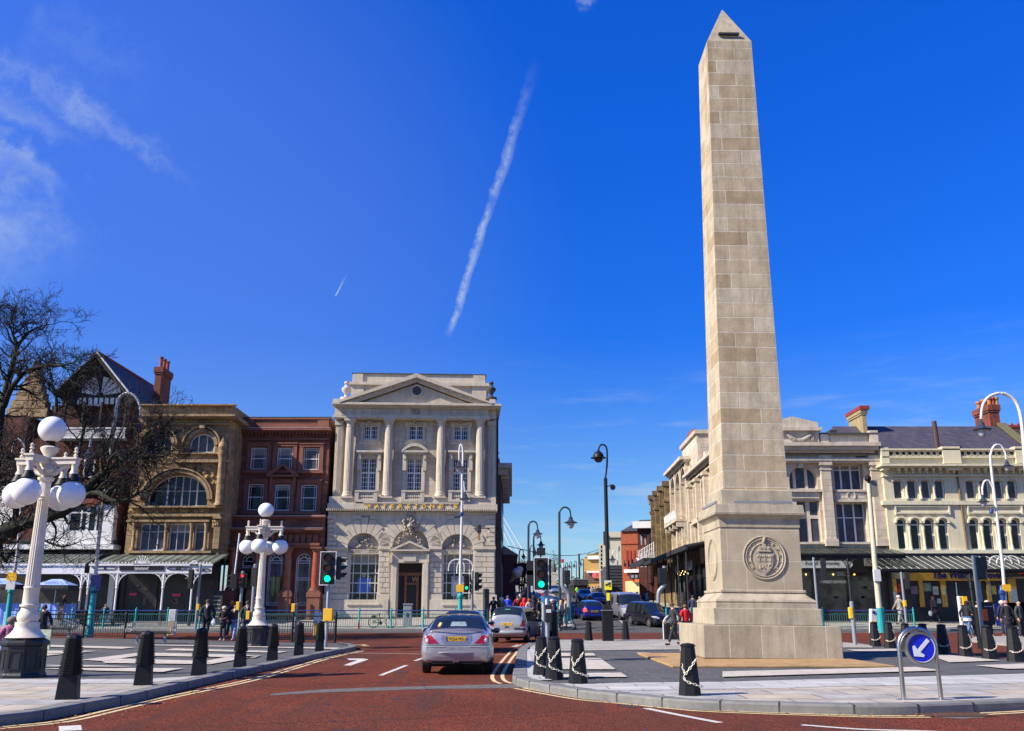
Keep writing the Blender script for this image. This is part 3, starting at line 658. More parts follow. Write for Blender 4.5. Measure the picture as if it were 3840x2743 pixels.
# ground storey, standing 0.5 m forward
ws=[]
for x0,x1 in((325,662),(1393,1740)):F.hole('G',x0,538,x1,1102,out=.5,vx=[.125,.375,.625,.875],hz=[.19,.39,.59,.79],bw=.05,rev=.55,y=-.5)
F.hole('G',880,640,1156,1262,out=.5,rev=1.2,noframe=True,y=-.5,glass=M_BLACKM)
for x0,x1 in((470,568),(1530,1598)):F.hole('G',x0,105,x1,185,out=.5,vx=[(.5,.1)],hz=[.5],rev=.3,y=-.5)
lun=[]
for cx,r,base in((498,182,488),(1565,180,490)):
 a,b,c,d=F.rect('G',cx-r,306 if cx<600 else 318,cx+r,base,.5);lun.append((a,b,c,d))
 F.holes.append(dict(x0=a,x1=b,z0=c,z1=d,arch=(d-c)/((b-a)/2),rev=.35,glass=M_PTRIM,noframe=True,y=-.5))
a,b,c,d=F.rect('G',828,258,1236,500,.5);lun.append((a,b,c,d));F.holes.append(dict(x0=a,x1=b,z0=c,z1=d,arch=min(1,(d-c)/((b-a)/2)),rev=.4,glass=M_PTRIM,noframe=True,y=-.5))
F.wall(gx0,gx1,-.6,z1,M_PTRIM,14.5,y=-.5,name='ground_storey');F.windows()
# rusticated piers, quoins and voussoirs as raised blocks
mb=MB()
def blocks(x0,x1,y0,y1,n,o=.56,split=True):
 for i in range(n):
  ya,yb_=y0+(y1-y0)*i/n,y0+(y1-y0)*(i+1)/n;A,B,C,D_=F.rect('G',x0,ya,x1,yb_,o)
  m=A+(B-A)*(.62 if i%2 else.40)
  for s0,s1 in(((A,m),(m,B))if split else((A,B),)):mb.box(s0+.02,s1-.02,-o,-.48,C+.025,D_-.025)
for x0,x1 in((62,312),(668,790),(1246,1386),(1750,1985)):blocks(x0,x1,515,985,8)
for x0,x1 in((85,190),(1882,1988)):
 for i in range(7):
  A,B,C,D_=F.rect('G',x0,98+i*50,x1,146+i*50,.56)
  if i%2:(A,B)=(A,B-.25)if x0<500 else(A+.25,B)
  mb.box(A,B,-.57,-.48,C+.02,D_-.02)
for cx,y in((470,105),(1530,105)):
 w2=98 if cx<600 else 68
 for sx_ in(-1,1):
  for i in range(2):
   xa=cx-85+10*i if sx_<0 else cx+w2;A,B,C,D_=F.rect('G',xa,100+48*i,xa+78-10*i,146+48*i,.57);mb.box(A,B,-.57,-.48,C+.02,D_-.02)
def vous(ar,n,ext,key=0):
 a,b,c,d=ar;W=(b-a)/2;cx=a+W;cz=d-W if d-W>c else c;Rz=d-cz
 for i in range(n):
  a0,a1=math.pi*(i+.04)/n,math.pi*(i+.96)/n;e=ext*(1.0 if i%2 else.82)+(.25 if abs(i-(n-1)/2)<1.1 else 0)
  P=[(cx+(W+.02)*math.cos(t),cz+(Rz+.02)*math.sin(t))for t in(a0,(a0+a1)/2,a1)]+[(cx+(W+e)*math.cos(t),cz+(Rz+e)*math.sin(t))for t in(a1,a0)]
  mb.prism(P,-.58,-.48)
vous(lun[0],11,.95);vous(lun[1],11,.95);vous(lun[2],13,1.15)
mb.build('rusticated_blocks',M_PTRIM,F.t,bevel=.012)
mb=MB()
for x0,x1 in((55,316),(665,800),(1240,1390),(1745,2000)):F.bx(mb,'G',x0,456,x1,488,.66,.45)
F.bx(mb,'G',95,62,450,82,.62,.45);F.bx(mb,'G',610,62,1000,82,.62,.45);F.bx(mb,'G',1085,62,1500,84,.62,.45);F.bx(mb,'G',1660,66,1995,86,.62,.45)
F.bx(mb,'G',30,1000,320,1060,.64,.45);F.bx(mb,'G',640,1000,790,1060,.62,.45);F.bx(mb,'G',1245,1000,1390,1060,.62,.45);F.bx(mb,'G',1745,1005,2010,1060,.64,.45)
F.bx(mb,'G',25,1060,775,1262,.72,.45);F.bx(mb,'G',1245,1060,2015,1262,.72,.45)
F.bx(mb,'G',300,1102,680,1125,.8,.45);F.bx(mb,'G',1385,1104,1745,1128,.8,.45)
for x0,x1 in((318,672),(1388,1745)):F.bx(mb,'G',x0,490,x1,532,.5,-.02)
mb.build('string_course',M_PTRIM,F.t,bevel=.015)
# entrance case, pediment, cartouche
mb=MB()
for x0,x1 in((802,876),(1160,1236)):
 F.bx(mb,'G',x0,610,x1,1262,.66,.3);F.bx(mb,'G',x0+14,640,x1-14,1240,.72,.6)
F.bx(mb,'G',820,545,1216,638,.70,.3);F.bx(mb,'G',805,500,1236,545,.62,.3);F.bx(mb,'G',792,488,1248,506,.95,.3);F.bx(mb,'G',790,545,822,640,.85,.3);F.bx(mb,'G',1214,545,1240,640,.85,.3)
P=[F.L(q('G',*p),.9)for p in((795,490),(1020,388),(1243,490))];Pi=[F.L(q('G',*p),.9)for p in((855,488),(1020,412),(1185,488))]
mb.prism([P[0],Pi[0],Pi[1],P[1]],-.95,-.4);mb.prism([P[1],Pi[1],Pi[2],P[2]],-.95,-.4);mb.prism(Pi,-.7,-.4)
mb.build('door_surround',M_PTRIM,F.t)
mb=MB();a,b,c,d=F.rect('G',946,548,1092,622,.76);mb.box(a,b,-.78,-.6,c,d);text_mb('WATERSTONES',a+.25,b-.25,c+.3,c+.42,-.78,.01,mb=mb);mb.build('door_plaque',M_PTRIM,F.t)
M_CARVE=mat('sooty_carved_stone',(.36,.31,.25),.9,var=.5,vscale=6,streak=.4)
def lumps(mb,pts,r,y,n=3,s=.12):
 for p in pts:
  x,z=F.L(q('G',*p),-y)
  for i in range(n):mb.ball((x+rnd.gauss(0,s),y-rnd.random()*.12,z+rnd.gauss(0,s)),r*rnd.uniform(.6,1.2),8)
mb=MB()
lumps(mb,[(1030,240),(1030,215)],.18,-.72,3,.05);lumps(mb,[(965,180),(1085,185),(1030,130),(1030,165),(1030,305),(1030,335)],.10,-.68,4,.09)
for k in range(9):lumps(mb,[(990-k*13,300+k*14),(1065+k*11,300+k*14),(975,200+k*12),(1085,200+k*12)],.07,-.62,3,.06)
a,b,c,d=F.rect('G',995,50,1060,112,.7);mb.box(a,b,-.72,-.48,c,d);mb.box(a+.12,b-.12,-.78,-.7,c+.1,d-.1)
for cx in(505,1560):
 for k in range(8):lumps(mb,[(cx-85+k*24,455-60*math.sin(k*.45)),(cx-70+k*20,370+22*math.cos(k*1.3))],.09,-.28,2,.07)
 for dx in(-45,40):lumps(mb,[(cx+dx,450)],.13,-.32,1,.01)
 for sx_ in(-1,1):mb.tube([(lambda p:(p[0],-.3,p[1]))(F.L(q('G',cx+sx_*u_,v_),.3))for u_,v_ in((175,466),(130,468),(95,452),(80,425),(50,410),(10,415))],.05,6)
mb.build('carved_cartouche',M_CARVE,F.t,smooth=True,auto=80)
# doors and display inside
mb=MB();a,b,c,d=F.rect('G',885,770,1150,1262,-.4)
yd=.55;mb.box(a,b,yd,yd+.05,d-.1,d+.12);mb.box(a+.45,a+.62,yd,yd+.08,c,d);mb.box(a+1.35,a+1.5,yd,yd+.08,c,d);mb.box(a+.6,a+1.4,yd,yd+.06,d-.75,d-.62)
mb.build('door',mat('varnished_oak',(.22,.08,.025),.4,var=.3,vscale=4),F.t)
text_mb('W',a+1.0,a+1.45,d-.55,d-.2,.5,.02).build('door_emblem',paint('dull_gold',(.45,.33,.12)),F.t)
mb=MB();a,b,c,d=F.rect('G',372,800,655,1010,.5);mb.box(a,b,.02,.04,c,d);mb.build('window_poster',mat('purple_display',(.16,.02,.14),.5,var=.4,vscale=3),F.t)
mb=MB();a,b,c,d=F.rect('G',418,812,568,985,.5);mb.box(a,b,-.02,.0,c,d);mb.build('window_poster',mat('blue_display',(.05,.13,.42),.5,var=.3,vscale=3),F.t)
text_mb('3 for 2',a+.15,b-.15,c+1.15,c+1.5,-.03,.01).build('poster_lettering',paint('pale_yellow_letters',(.7,.6,.4)),F.t)
mb=MB();a,b,c,d=F.rect('G',1492,790,1632,1020,.5);mb.box(a,b,.0,.04,c,d);mb.build('window_poster',mat('pale_poster',(.45,.46,.44),.5,var=.1),F.t)
text_mb('NEW',a+.1,b-.2,c+1.15,c+1.55,-.01,.01).build('poster_lettering',M_BLACKM,F.t)
for i,(x0,x1,seed)in enumerate(((340,640,1),(1400,1720,2))):
 for j in range(14):
  xx=x0+(x1-x0)*(j+.5)/14;h_=rnd.uniform(18,60);mb=MB();a,b,c,d=F.rect('G',xx-9,1090-h_,xx+9,1092,.5);mb.box(a,b,-.02,.03,c,d)
  mb.build('display_book',paint('book_%d'%(j%6),[(.5,.48,.42),(.3,.03,.03),(.04,.1,.2),(.45,.3,.08),(.08,.2,.08),(.02,.02,.02)][j%6]),F.t)
  # sign band and lettering
mb=MB()
F.bx(mb,'F',75,1462,1800,1515,.95,-.2);F.bx(mb,'F',92,1402,1785,1462,.75,-.2)
a,b,c,d=F.rect('F',60,1512,1805,1528,1.0)
n=90
for i in range(n):mb.box(a+(b-a)*i/n+.03,a+(b-a)*(i+.55)/n+.03,-1.0,-.5,c-.03,d)
F.bx(mb,'F',75,1526,1800,1540,.62,-.2)
mb.build('entablature',M_PTRIM,F.t)
mb=MB();F.bx(mb,'F',440,1446,1412,1460,1.02,.9);mb.build('sign_canopy_strip',M_PTRIM,F.t)
M_GOLD=mat('gilded_letters',(.85,.50,.05),.45,var=.05)
a,b,c,d=F.rect('F',470,1466,1398,1508,1.0);wtxt="WATERSTONE'S";slots=[(470,522),(560,604),(640,672),(716,752),(798,842),(884,918),(962,994),(1034,1078),(1118,1162),(1212,1250),(1318,1326),(1358,1398)]
mb=MB()
for ch,(x0,x1)in zip(wtxt,slots):
 A,B,C,D_=F.rect('F',x0,1466,x1,1508,1.0)
 if ch=="'":C=D_-.12
 text_mb(ch,A,B,C,D_,-.97,.06,mb=mb,bold=.02)
mb.build('shop_lettering',M_GOLD,F.t)
# giant columns
def column(cxt,cxb,r,yt,yb_,out,capw,k='F'):
 o_=out;(xt,ztp),(xb,zb_)=F.L(q(k,cxt,yt),o_),F.L(q(k,cxb,yb_),o_);x=(xt+xb)/2;H_=ztp-zb_
 rr=r/2.7067/ppm(70);mb=MB()
 mb.lathe([(rr*1.0,.35),(rr*1.0,H_*.35),(rr*.95,H_*.65),(rr*.86,H_-.62)],(x,-o_,zb_),40,flute=.07)
 mb.lathe([(rr*1.25,.0),(rr*1.28,.1),(rr*1.2,.17),(rr*1.12,.2),(rr*1.16,.3),(rr*1.02,.36)],(x,-o_,zb_),28)
 mb.lathe([(rr*.86,H_-.62),(rr*.95,H_-.58),(rr*.88,H_-.52),(rr*.88,H_-.4),(rr*1.12,H_-.24),(rr*1.15,H_-.2)],(x,-o_,zb_),28)
 mb.box(x-rr*1.28,x+rr*1.28,-o_-rr*1.28,-o_+rr*1.28,zb_+H_-.2,zb_+H_);mb.box(x-rr*1.35,x+rr*1.35,-o_-rr*1.35,-o_+rr*1.35,zb_-.12,zb_)
 mb.build('column',M_PTRIM,F.t,smooth=True,auto=25)
for a_,b_ in((310,276),(703,680),(1234,1216),(1630,1618)):column(a_,b_,45,600,1392,.45,0)
mb=MB()
for x0,x1 in((152,238),(1700,1786)):
 F.bx(mb,'F',x0+8,662,x1-8,1385,.22,-.05);F.bx(mb,'F',x0,620,x1,660,.32,-.05);F.bx(mb,'F',x0-4,1380,x1+4,1402,.34,-.05)
 a,b,c,d=F.rect('F',x0+8,662,x1-8,1385,.24)
 for i in range(5):mb.box(a+.08+(b-a-.16)*i/5,a+.08+(b-a-.16)*(i+.5)/5,-.26,-.2,c+.1,d-.05)
mb.build('pilaster',M_PTRIM,F.t)
# frieze, triglyphs, cornice
mb=MB();A,B,C,D_=F.bx(mb,'F',150,478,1672+40,600,.78,-.1);mb.box(A-.12,B+.12,-.86,.1,C+.05,C+.28)
F.bx(mb,'F',1700,480,1786,600,.40,-.1)
for x in[235+i*98.3 for i in range(15)]:
 if abs(x-970)<60:continue
 for dx in(-16,0,16):F.bx(mb,'F',x+dx-5,498,x+dx+5,552,.86,.7)
 F.bx(mb,'F',x-24,552,x+24,560,.88,.7)
mb.build('frieze',M_PTRIM,F.t)
mb=MB()
for t in range(40):
 a_=t*.5;x,z=F.L(q('F',972+42*math.sin(a_*1.0)*(.4+.6*(t/40)),522+20*math.cos(a_*1.7)),.85);mb.ball((x,-.86,z),.055,8)
for cx in(508,968,1430):
 for i in range(12):
  x,z=F.L(q('F',cx+rnd.uniform(-24,24),622+rnd.uniform(-22,22)),.35);mb.ball((x,-.3-rnd.random()*.1,z),rnd.uniform(.06,.13),8)
mb.build('carved_masks',M_CARVE,F.t,smooth=True,auto=80)
mb=MB();a,b,c,d=F.rect('F',120,436,1840,476,1.35)
mb.box(a,b,-1.35,.2,c+(d-c)*.45,d);mb.box(a+.12,b-.12,-1.2,.2,c+(d-c)*.2,c+(d-c)*.45);mb.box(a+.35,b-.35,-.95,.2,c-.05,c+(d-c)*.2)
mb.box(b-1.0,b,.2,14,c+(d-c)*.3,d);mb.box(b-1.3,b-.2,.2,14,c-.3,c+(d-c)*.3)
for x in[308+i*98.3 for i in range(15)]:F.bx(mb,'F',x-20,446,x+20,462,1.28,.9)
mb.build('cornice',M_PTRIM,F.t)
# pediment
mb=MB();o_=1.35
AP,LA,RA=F.L(q('F',980,137),o_),F.L(q('F',195,414),o_),F.L(q('F',1745,438),o_)
th=.50
def rake(p0,p1,th,y0,y1):
 p0,p1=Vector((p0[0],0,p0[1])),Vector((p1[0],0,p1[1]));d_=(p1-p0).normalized();nrm=Vector((d_.z,0,-d_.x))if d_.x>0 else Vector((-d_.z,0,d_.x))
 mb.prism([(p0.x,p0.z),(p1.x,p1.z),(p1.x,p1.z-th),(p0.x+(th*1.2 if d_.x>0 else-th*1.2)*0,p0.z-th)],y0,y1);return d_
zb_=F.L(q('F',980,440),o_)[1]
for pA,sgn in((LA,1),(RA,-1)):
 mb.prism([(pA[0],zb_-.02),(AP[0],AP[1]-.32),(AP[0],AP[1]),(pA[0]-sgn*.1,pA[1])],-1.4,.3)
 mb.prism([(pA[0]+sgn*1.0,zb_-.02),(AP[0],AP[1]-.58),(AP[0],AP[1]-.32),(pA[0],zb_-.02)],-1.12,.3)
mb.build('pediment',M_PTRIM,F.t)
mb=MB()
for sgn,pA,xs in((1,LA,[410,512,613,712,812,910]),(-1,RA,[1048,1145,1242,1338,1435,1532])):
 for x in xs:
  z={1:lambda x:378-(x-410)*.345,-1:lambda x:208+(x-1048)*.37}[sgn](x);F.bx(mb,'F',x-19,z-8,x+19,z+8,1.3,.8)
mb.build('modillions',M_PTRIM,F.t)
mb=MB();P=[(LA[0]+1.2,zb_-.05),(RA[0]-1.2,zb_-.05),(AP[0],AP[1]-.7)];mb.prism(P,-.78,.3);mb.build('tympanum',mat('tympanum_render',(.48,.41,.31),.85,var=.1,streak=.25),F.t)
mb=MB();x,z=F.L(q('F',984,316),.8);rr=50/2.7067/ppm(69);mb.prism([(x+rr*math.cos(t*.2618),z+rr*math.sin(t*.2618))for t in range(24)],-.84,-.7);mb.build('roundel',mat('bronze_roundel',(.06,.055,.05),.6,var=.3,vscale=8),F.t)
mb=MB();archband(mb,x,z,rr,rr+.12,-.9,-.7,0,2*math.pi,32);mb.build('roundel_rim',M_PTRIM,F.t)
# attic and urns
mb=MB();a,b,c,d=F.rect('F',325,150,1682,400,-2.5);mb.box(a,b,2.5,13,zb_-.1,d);mb.box(a-.25,b+.25,2.2,13.2,d-.95,d-.72)
for s0,s1 in((a-.05,a+.95),(b-1.1,b+.05)):mb.box(s0,s1,2.35,13.1,zb_-.1,d-.95);mb.box(s0+.1,s1-.1,2.38,13,d-.72,d-.03)
mb.build('attic',M_PTRIM,F.t)
MB().box(a-.05,b+.05,2.4,13.1,d,d+.07).build('attic_coping',mat('lead_coping',(.06,.06,.065),.6),F.t)
for cx,m_ in((258,M_PTRIM),(1738,mat('dark_weathered_urn',(.06,.055,.05),.9,var=.3))):
 (x,zb2),(_,ztp)=F.L(q('F',cx,400),.2),F.L(q('F',cx,208),.2);h_=ztp-zb2
 MB().lathe([(.45,0),(.45,.12*h_),(.2,.16*h_),(.12,.26*h_),(.2,.36*h_),(.36,.5*h_),(.36,.62*h_),(.18,.7*h_),(.12,.8*h_),(.2,.88*h_),(.16,.96*h_),(.03,h_)],(x,.1,zb2),14).build('urn',m_,F.t,smooth=True)
mb=MB();a,b,c,d=F.rect('F',130,395,230,430,1.0);mb.box(a,b,-1.0,.6,c,d);a,b,c,d=F.rect('F',1720,400,1780,436,.6);mb.box(a,b,-.6,.6,c,d);mb.build('blocking_course',M_PTRIM,F.t)
# window casings, hoods and balustrades
for x0,x1 in((400,622),(862,1080),(1322,1545)):
 mb=MB();a,b,c,d=F.rect('F',x0,640,x1,858,.1);a2,b2,c2,d2=F.rect('F',x0+40,665,x1-38,812,.1)
 mb.box(a+.12,a2,-.1,.02,c,d);mb.box(b2,b-.12,-.1,.02,c,d);mb.box(a+.12,b-.12,-.12,.02,d2,d+.02);mb.box(a,b,-.11,.02,c-.03,c+.28);mb.box(a,a+.35,-.13,.02,d-.35,d+.05);mb.box(b-.35,b,-.13,.02,d-.35,d+.05)
 mb.box(a+.25,b-.25,-.2,.02,c2-.12,c2);mb.build('window_casing',M_PTRIM,F.t)
for i,(x0,x1)in enumerate(((370,632),(830,1092),(1300,1560))):
 mb=MB();xc=(x0+x1)/2-10;a,b,c,d=F.rect('F',xc-112,985,xc+112,1330,.12);a2,b2,c2,d2=F.rect('F',xc-78,1003,xc+78,1330,.12)
 mb.box(a,a2,-.12,.02,c,d);mb.box(b2,b,-.12,.02,c,d);mb.box(a,b,-.14,.02,d2,d+.18);mb.box(a-.1,b+.1,-.2,.02,d+.18,d+.5)
 A,B,C,D_=F.rect('F',x0,918,x1,938,.6);mb.box(A,B,-.6,.02,C,D_);mb.box(A+.1,B-.1,-.45,.02,C-.12,C)
 for xx in(A+.08,B-.36):mb.box(xx,xx+.28,-.42,.02,C-1.35,C-.1);mb.box(xx+.04,xx+.24,-.5,.02,C-.5,C-.1)
 if i==1:
  n=12;z=C
  for k in range(n):
   f_=lambda t:(A+(B-A)*t,D_+.52*math.sin(math.pi*t)**.8)
   p0,p1=f_(k/n),f_((k+1)/n);mb.prism([(p0[0],D_-.02),(p1[0],D_-.02),p1,p0],-.3,.02);mb.prism([(p0[0],p0[1]-.2),(p1[0],p1[1]-.2),(p1[0],p1[1]+.03),(p0[0],p0[1]+.03)],-.62,.02)
 mb.build('window_hood',M_PTRIM,F.t)
for x0,x1 in((352,582),(826,1056),(1302,1522)):
 mb=MB();a,b,c,d=F.rect('F',x0,1325,x1,1442,.95);mb.box(a,b,-1.0,-.6,d-.12,d);mb.box(a,b,-.98,-.6,c,c+.18);mb.box(a,a+.28,-.97,-.6,c,d);mb.box(b-.28,b,-.97,-.6,c,d)
 H_=d-c-.28;n=7
 for k in range(n):mb.lathe([(.1,0),(.1,.05),(.05,.1),(.13,H_*.4),(.06,H_*.75),(.1,H_*.92),(.1,H_)],(a+.28+(b-a-.56)*(k+.5)/n,-.8,c+.18),8)
 mb.build('balustrade',M_PTRIM,F.t,smooth=True)
 # hanging sign on the right
mb=MB();a,b,c,d=F.rect('G',1790,218,1832,305,.9);mb.box(a,b,-1.6,-1.45,c,d);mb.tube([(a-.3,-1.5,d-.25),(b+.6,-1.5,d-.25)],.03);mb.tube([(b+.6,-1.5,d-.25),(b+.6,-.5,d-.25)],.03)
mb.build('hanging_sign',M_BLACKM,F.t)
a,b,c,d=F.rect('G',1795,305,1822,390,.9);MB().box(a,b,-1.55,-1.5,c,d).build('banner',mat('ochre_banner',(.35,.17,.03),.7),F.t)
# sooty side wall towards the street
WX=gx1
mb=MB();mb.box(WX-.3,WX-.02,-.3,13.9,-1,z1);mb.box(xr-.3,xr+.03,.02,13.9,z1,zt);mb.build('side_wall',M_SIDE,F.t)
# drain pipe and cable on the side
MB().tube([(xr+.12,1.0,z1),(xr+.12,1.0,zt)],.07).build('drainpipe',M_BLACKM,F.t)
# ------------------------------------------------------------ further block on the left of the side street
M_SOOT=mat('sooty_stone',(.14,.115,.09),.9,var=.3,vscale=1.5,streak=.4,brick=(.8,.35,.01,(.1,.08,.06),.2))
tB=thing('street_block','dark sooty block with heavy eaves behind the classical building','building',(-2.75,84.8,g(86)))
MB().box(-9,1.75,0,22,-1,13.0).build('wall',M_SOOT,tB)
mb=MB();mb.box(-9.2,2.35,-.4,22,12.1,12.7);mb.box(-9.2,2.75,-.7,22.2,12.7,13.15);mb.build('cornice',M_PTRIM,tB)
mb=MB()
for i in range(16):mb.box(1.7,2.5,.4+i*1.35,1.0+i*1.35,11.8,12.15)
mb.build('eaves_brackets',M_PTRIM,tB)
mb=MB();mb.box(-9,1.6,.6,21,13.1,13.7);mb.build('parapet',M_SOOT,tB)
MB().lathe([(.25,0),(.25,.2),(.1,.3),(.28,.6),(.1,.95),(.02,1.1)],(1.3,.8,13.7),10).build('finial',M_PTRIM,tB)
mb=MB()
for j in range(3):
 for i in range(6):mb.box(1.74,1.80,1.5+i*3.4,3.0+i*3.4,4.5+j*3,6.4+j*3)
mb.build('window',M_GLASS,tB)
tS=thing('shop_row','low dark red fronted shops along the left pavement of the street','building',(-.9,110,g(112)))
MB().box(-9,1.3,-3,60,-1.5,5.2).build('wall',mat('maroon_shopfront',(.12,.02,.022),.6,var=.3),tS)
MB().prism([(-9,5.2),(1.6,5.2),(-3.5,8.3)],-3,60).build('roof',mat('pale_slate_roof',(.32,.30,.24),.8,var=.2),tS)
MB().box(1.2,2.9,-3,40,4.0,4.25).build('canopy',M_BLACKM,tS)
for i,c in enumerate(((.02,.06,.3),(.5,.5,.48),(.4,.04,.04),(.02,.1,.35))):MB().box(1.28,1.9,2+i*8,8+i*8,2.6,3.9).build('shop_awning',paint('awning_%d'%i,c),tS)
# giant ice cream cone sign
p=atY(q('J',262,520),92)
tI=thing('cone_sign','giant ice cream cone sign leaning out from a shop','sign',p)
ax=Vector((-.75,0,-.95)).normalized()
mb=MB();mb.tube([ax*.9,ax*-.15],[.02,.42],14);mb.build('wafer',mat('wafer_brown',(.55,.27,.09),.7,var=.2,vscale=8),tI)
mb=MB();mb.ball(tuple(ax*-.35),.5,14);mb.ball(tuple(ax*-.75),.35,12);mb.build('ice_cream',paint('vanilla',(.75,.68,.58)),tI,smooth=True)
MB().tube([(-.9,.2,.1),(0,.2,.1)],.05).build('bracket',M_BLACKM,tI)
# ------------------------------------------------------------ red sandstone building
M_RS=mat('red_sandstone',(.235,.085,.052),.85,var=.2,vscale=1.3,bump=.4,bscale=18,brick=(1.0,.36,.006,(.12,.04,.028),.42),streak=.3)
M_RST=mat('red_sandstone_trim',(.24,.085,.052),.8,var=.2,vscale=2,streak=.3);M_RPILL=mat('polished_red_granite',(.33,.07,.03),.3,var=.2,vscale=3)
F=Fac('red_sandstone_building','three storey dark red sandstone building with arched shop windows and red columns','building',q('E',1075,1000)[0],69.8)
x0w=F.L(q('D',1075,700))[0];x1w=F.L(q('D',1985,700))[0];ztop=F.L(q('D',1500,322))[1];z1=F.L(q('D',1500,1310),.3)[1]
SASH=dict(vx=[.17,.83],hz=[.1,(.5,.07)],bw=.025)
wl=[(1190,620,1352,840),(1458,620,1612,842),(1724,625,1883,845),(1160,990,1317,1255),(1430,995,1588,1260),(1697,997,1858,1262)]
for i,r_ in enumerate(wl):F.hole('D',*r_,glass=M_GLASSG if i<3 else M_GLASS,**SASH)
F.wall(x0w-.6,x1w,z1-.1,ztop,M_RS,12);F.windows();F.holes=[]
for i,(a_,b_,c_,d_)in enumerate(wl):
 mb=MB();A,B,C,D_=F.rect('D',a_,b_,c_,d_,.1)
 mb.box(A-.32,A-.04,-.1,.02,C-.1,D_+.1);mb.box(B+.04,B+.32,-.1,.02,C-.1,D_+.1);mb.box(A-.32,B+.32,-.12,.02,D_+.1,D_+.3);mb.box(A-.4,B+.4,-.28,.02,C-.28,C-.1);mb.box(A-.36,B+.36,-.18,.02,D_+.3,D_+.38)
 if i==4:
  mb.box(A-.62,B+.62,-.45,.02,D_+.55,D_+.7);cx=(A+B)/2
  mb.prism([(A-.7,D_+.7),(cx,D_+1.55),(cx,D_+1.35),(A-.2,D_+.7)],-.5,.02);mb.prism([(B+.7,D_+.7),(cx,D_+1.55),(cx,D_+1.35),(B+.2,D_+.7)],-.5,.02);mb.box(A-.4,A-.2,-.25,0,D_-.8,D_+.55);mb.box(B+.2,B+.4,-.25,0,D_-.8,D_+.55)
 mb.build('window_casing',M_RST,F.t)
mb=MB();F.bx(mb,'D',1085,418,1998,442,.6,-.05);F.bx(mb,'D',1095,442,1985,462,.35,-.05);F.bx(mb,'D',1100,525,1975,540,.16,-.05);F.bx(mb,'D',1090,320,1995,332,.12,-.05)
a,b,c,d=F.rect('D',1095,462,1990,472,.5)
for i in range(26):mb.box(a+(b-a)*i/26,a+(b-a)*(i+.4)/26,-.45,.02,c-.05,d)
mb.build('cornice',M_RST,F.t)
mb=MB();F.bx(mb,'D',1090,328,1215,415,.08,-.05);F.bx(mb,'D',1870,332,1985,415,.08,-.05);mb.build('parapet_panel',M_RST,F.t)
MB().box(x0w-.55,x1w,-.05,12,ztop,ztop+.1).build('coping',mat('dark_coping',(.05,.05,.045),.9),F.t)
# projecting ground storey
GO=1.0
ax0,ax1=F.L(q('E',1085,600),GO)[0],F.L(q('E',2150,600),GO)[0]
for x0,x1,yt in((1208,1384,378),(1528,1702,382),(1848,2022,384)):
 if x0<1300:F.hole('E',x0,yt,x1,1090,arch=True,out=GO,y=-GO,rev=.5,fw=.06,hz=[.13,(.205,.05),.235],bw=.04)
 else:F.hole('E',x0-12,yt,x1-12,975,arch=True,out=GO,y=-GO,rev=.3,fw=.06,vx=[.13,.87],hz=[.14,.185,.47,.51,.95],bw=.04,glass=mat('shop_display_glass',(.05,.035,.07),.15,var=.8,vscale=1.6))
F.wall(ax0,ax1,-.6,z1,M_RS,GO+.5,y=-GO,name='ground_storey');F.windows()
for h in F.holes:
 mb=MB();W=(h['x1']-h['x0'])/2;cx=h['x0']+W;cz=h['z1']-W;yb_=-GO+h['rev']-.1
 archband(mb,cx,cz,.28,.34,yb_,yb_+.03)
 for a_ in(36,72,108,144):mb.tube([(cx+.3*math.cos(R(a_)),yb_,cz+.3*math.sin(R(a_))),(cx+(W-.05)*math.cos(R(a_)),yb_,cz+(W-.05)*math.sin(R(a_)))],.02,4)
 mb.build('fanlight',M_WFRAME,F.t)
F.holes=[]
mb=MB();F.bx(mb,'D',985,1310,1948,1326,GO+.35,.3);F.bx(mb,'D',995,1326,1940,1345,GO+.1,.3);F.bx(mb,'D',970,1436,1922,1456,GO+.6,.3);F.bx(mb,'D',985,1456,1910,1475,GO+.35,.3)
F.bx(mb,'E',1100,262,2115,292,GO+.45,.3);F.bx(mb,'E',1105,292,2115,318,GO+.3,.3)
for x in range(1135,2100,70):F.bx(mb,'E',x,170,x+50,255,GO+.12,.3)
mb.build('entablature',M_RST,F.t)
mb=MB();F.bx(mb,'D',985,1310,1948,1314,GO+.36,.3);F.bx(mb,'D',970,1434,1922,1438,GO+.62,.3);F.bx(mb,'D',1085,416,1998,420,.62,-.05);mb.build('lead_flashing',mat('lead_flashing',(.42,.40,.40),.6),F.t)
for cx0,cx1 in((1132,1108),(1424,1400),(1768,1742),(2090,2062)):
 (x,zt_),(x2,zb_)=F.L(q('E',cx0,330),GO+.35),F.L(q('E',cx1,806),GO+.35);x=(x+x2)/2;H_=zt_-zb_
 mb=MB();mb.lathe([(.30,.22),(.30,H_*.4),(.25,H_-.25)],(x,-GO-.35,zb_),20);mb.build('column',M_RPILL,F.t,smooth=True)
 mb=MB();mb.lathe([(.4,0),(.4,.08),(.34,.14),(.36,.2),(.3,.22)],(x,-GO-.35,zb_),20);mb.lathe([(.26,H_-.25),(.3,H_-.18),(.34,H_-.08),(.36,H_)],(x,-GO-.35,zb_),20)
 mb.box(x-.42,x+.42,-GO-.8,-GO+.02,zb_-.12,zb_);mb.box(x-.5,x+.5,-GO-.85,-GO+.02,zb_-.45,zb_-.12);mb.box(x-.45,x+.45,-GO-.8,-GO+.02,-.6,zb_-.45);mb.box(x-.4,x+.4,-GO-.75,-GO+.02,zb_+H_,zb_+H_+.12);mb.build('column_pedestal',M_RST,F.t)
M_DUM=paint('display_coat',(.30,.27,.10))
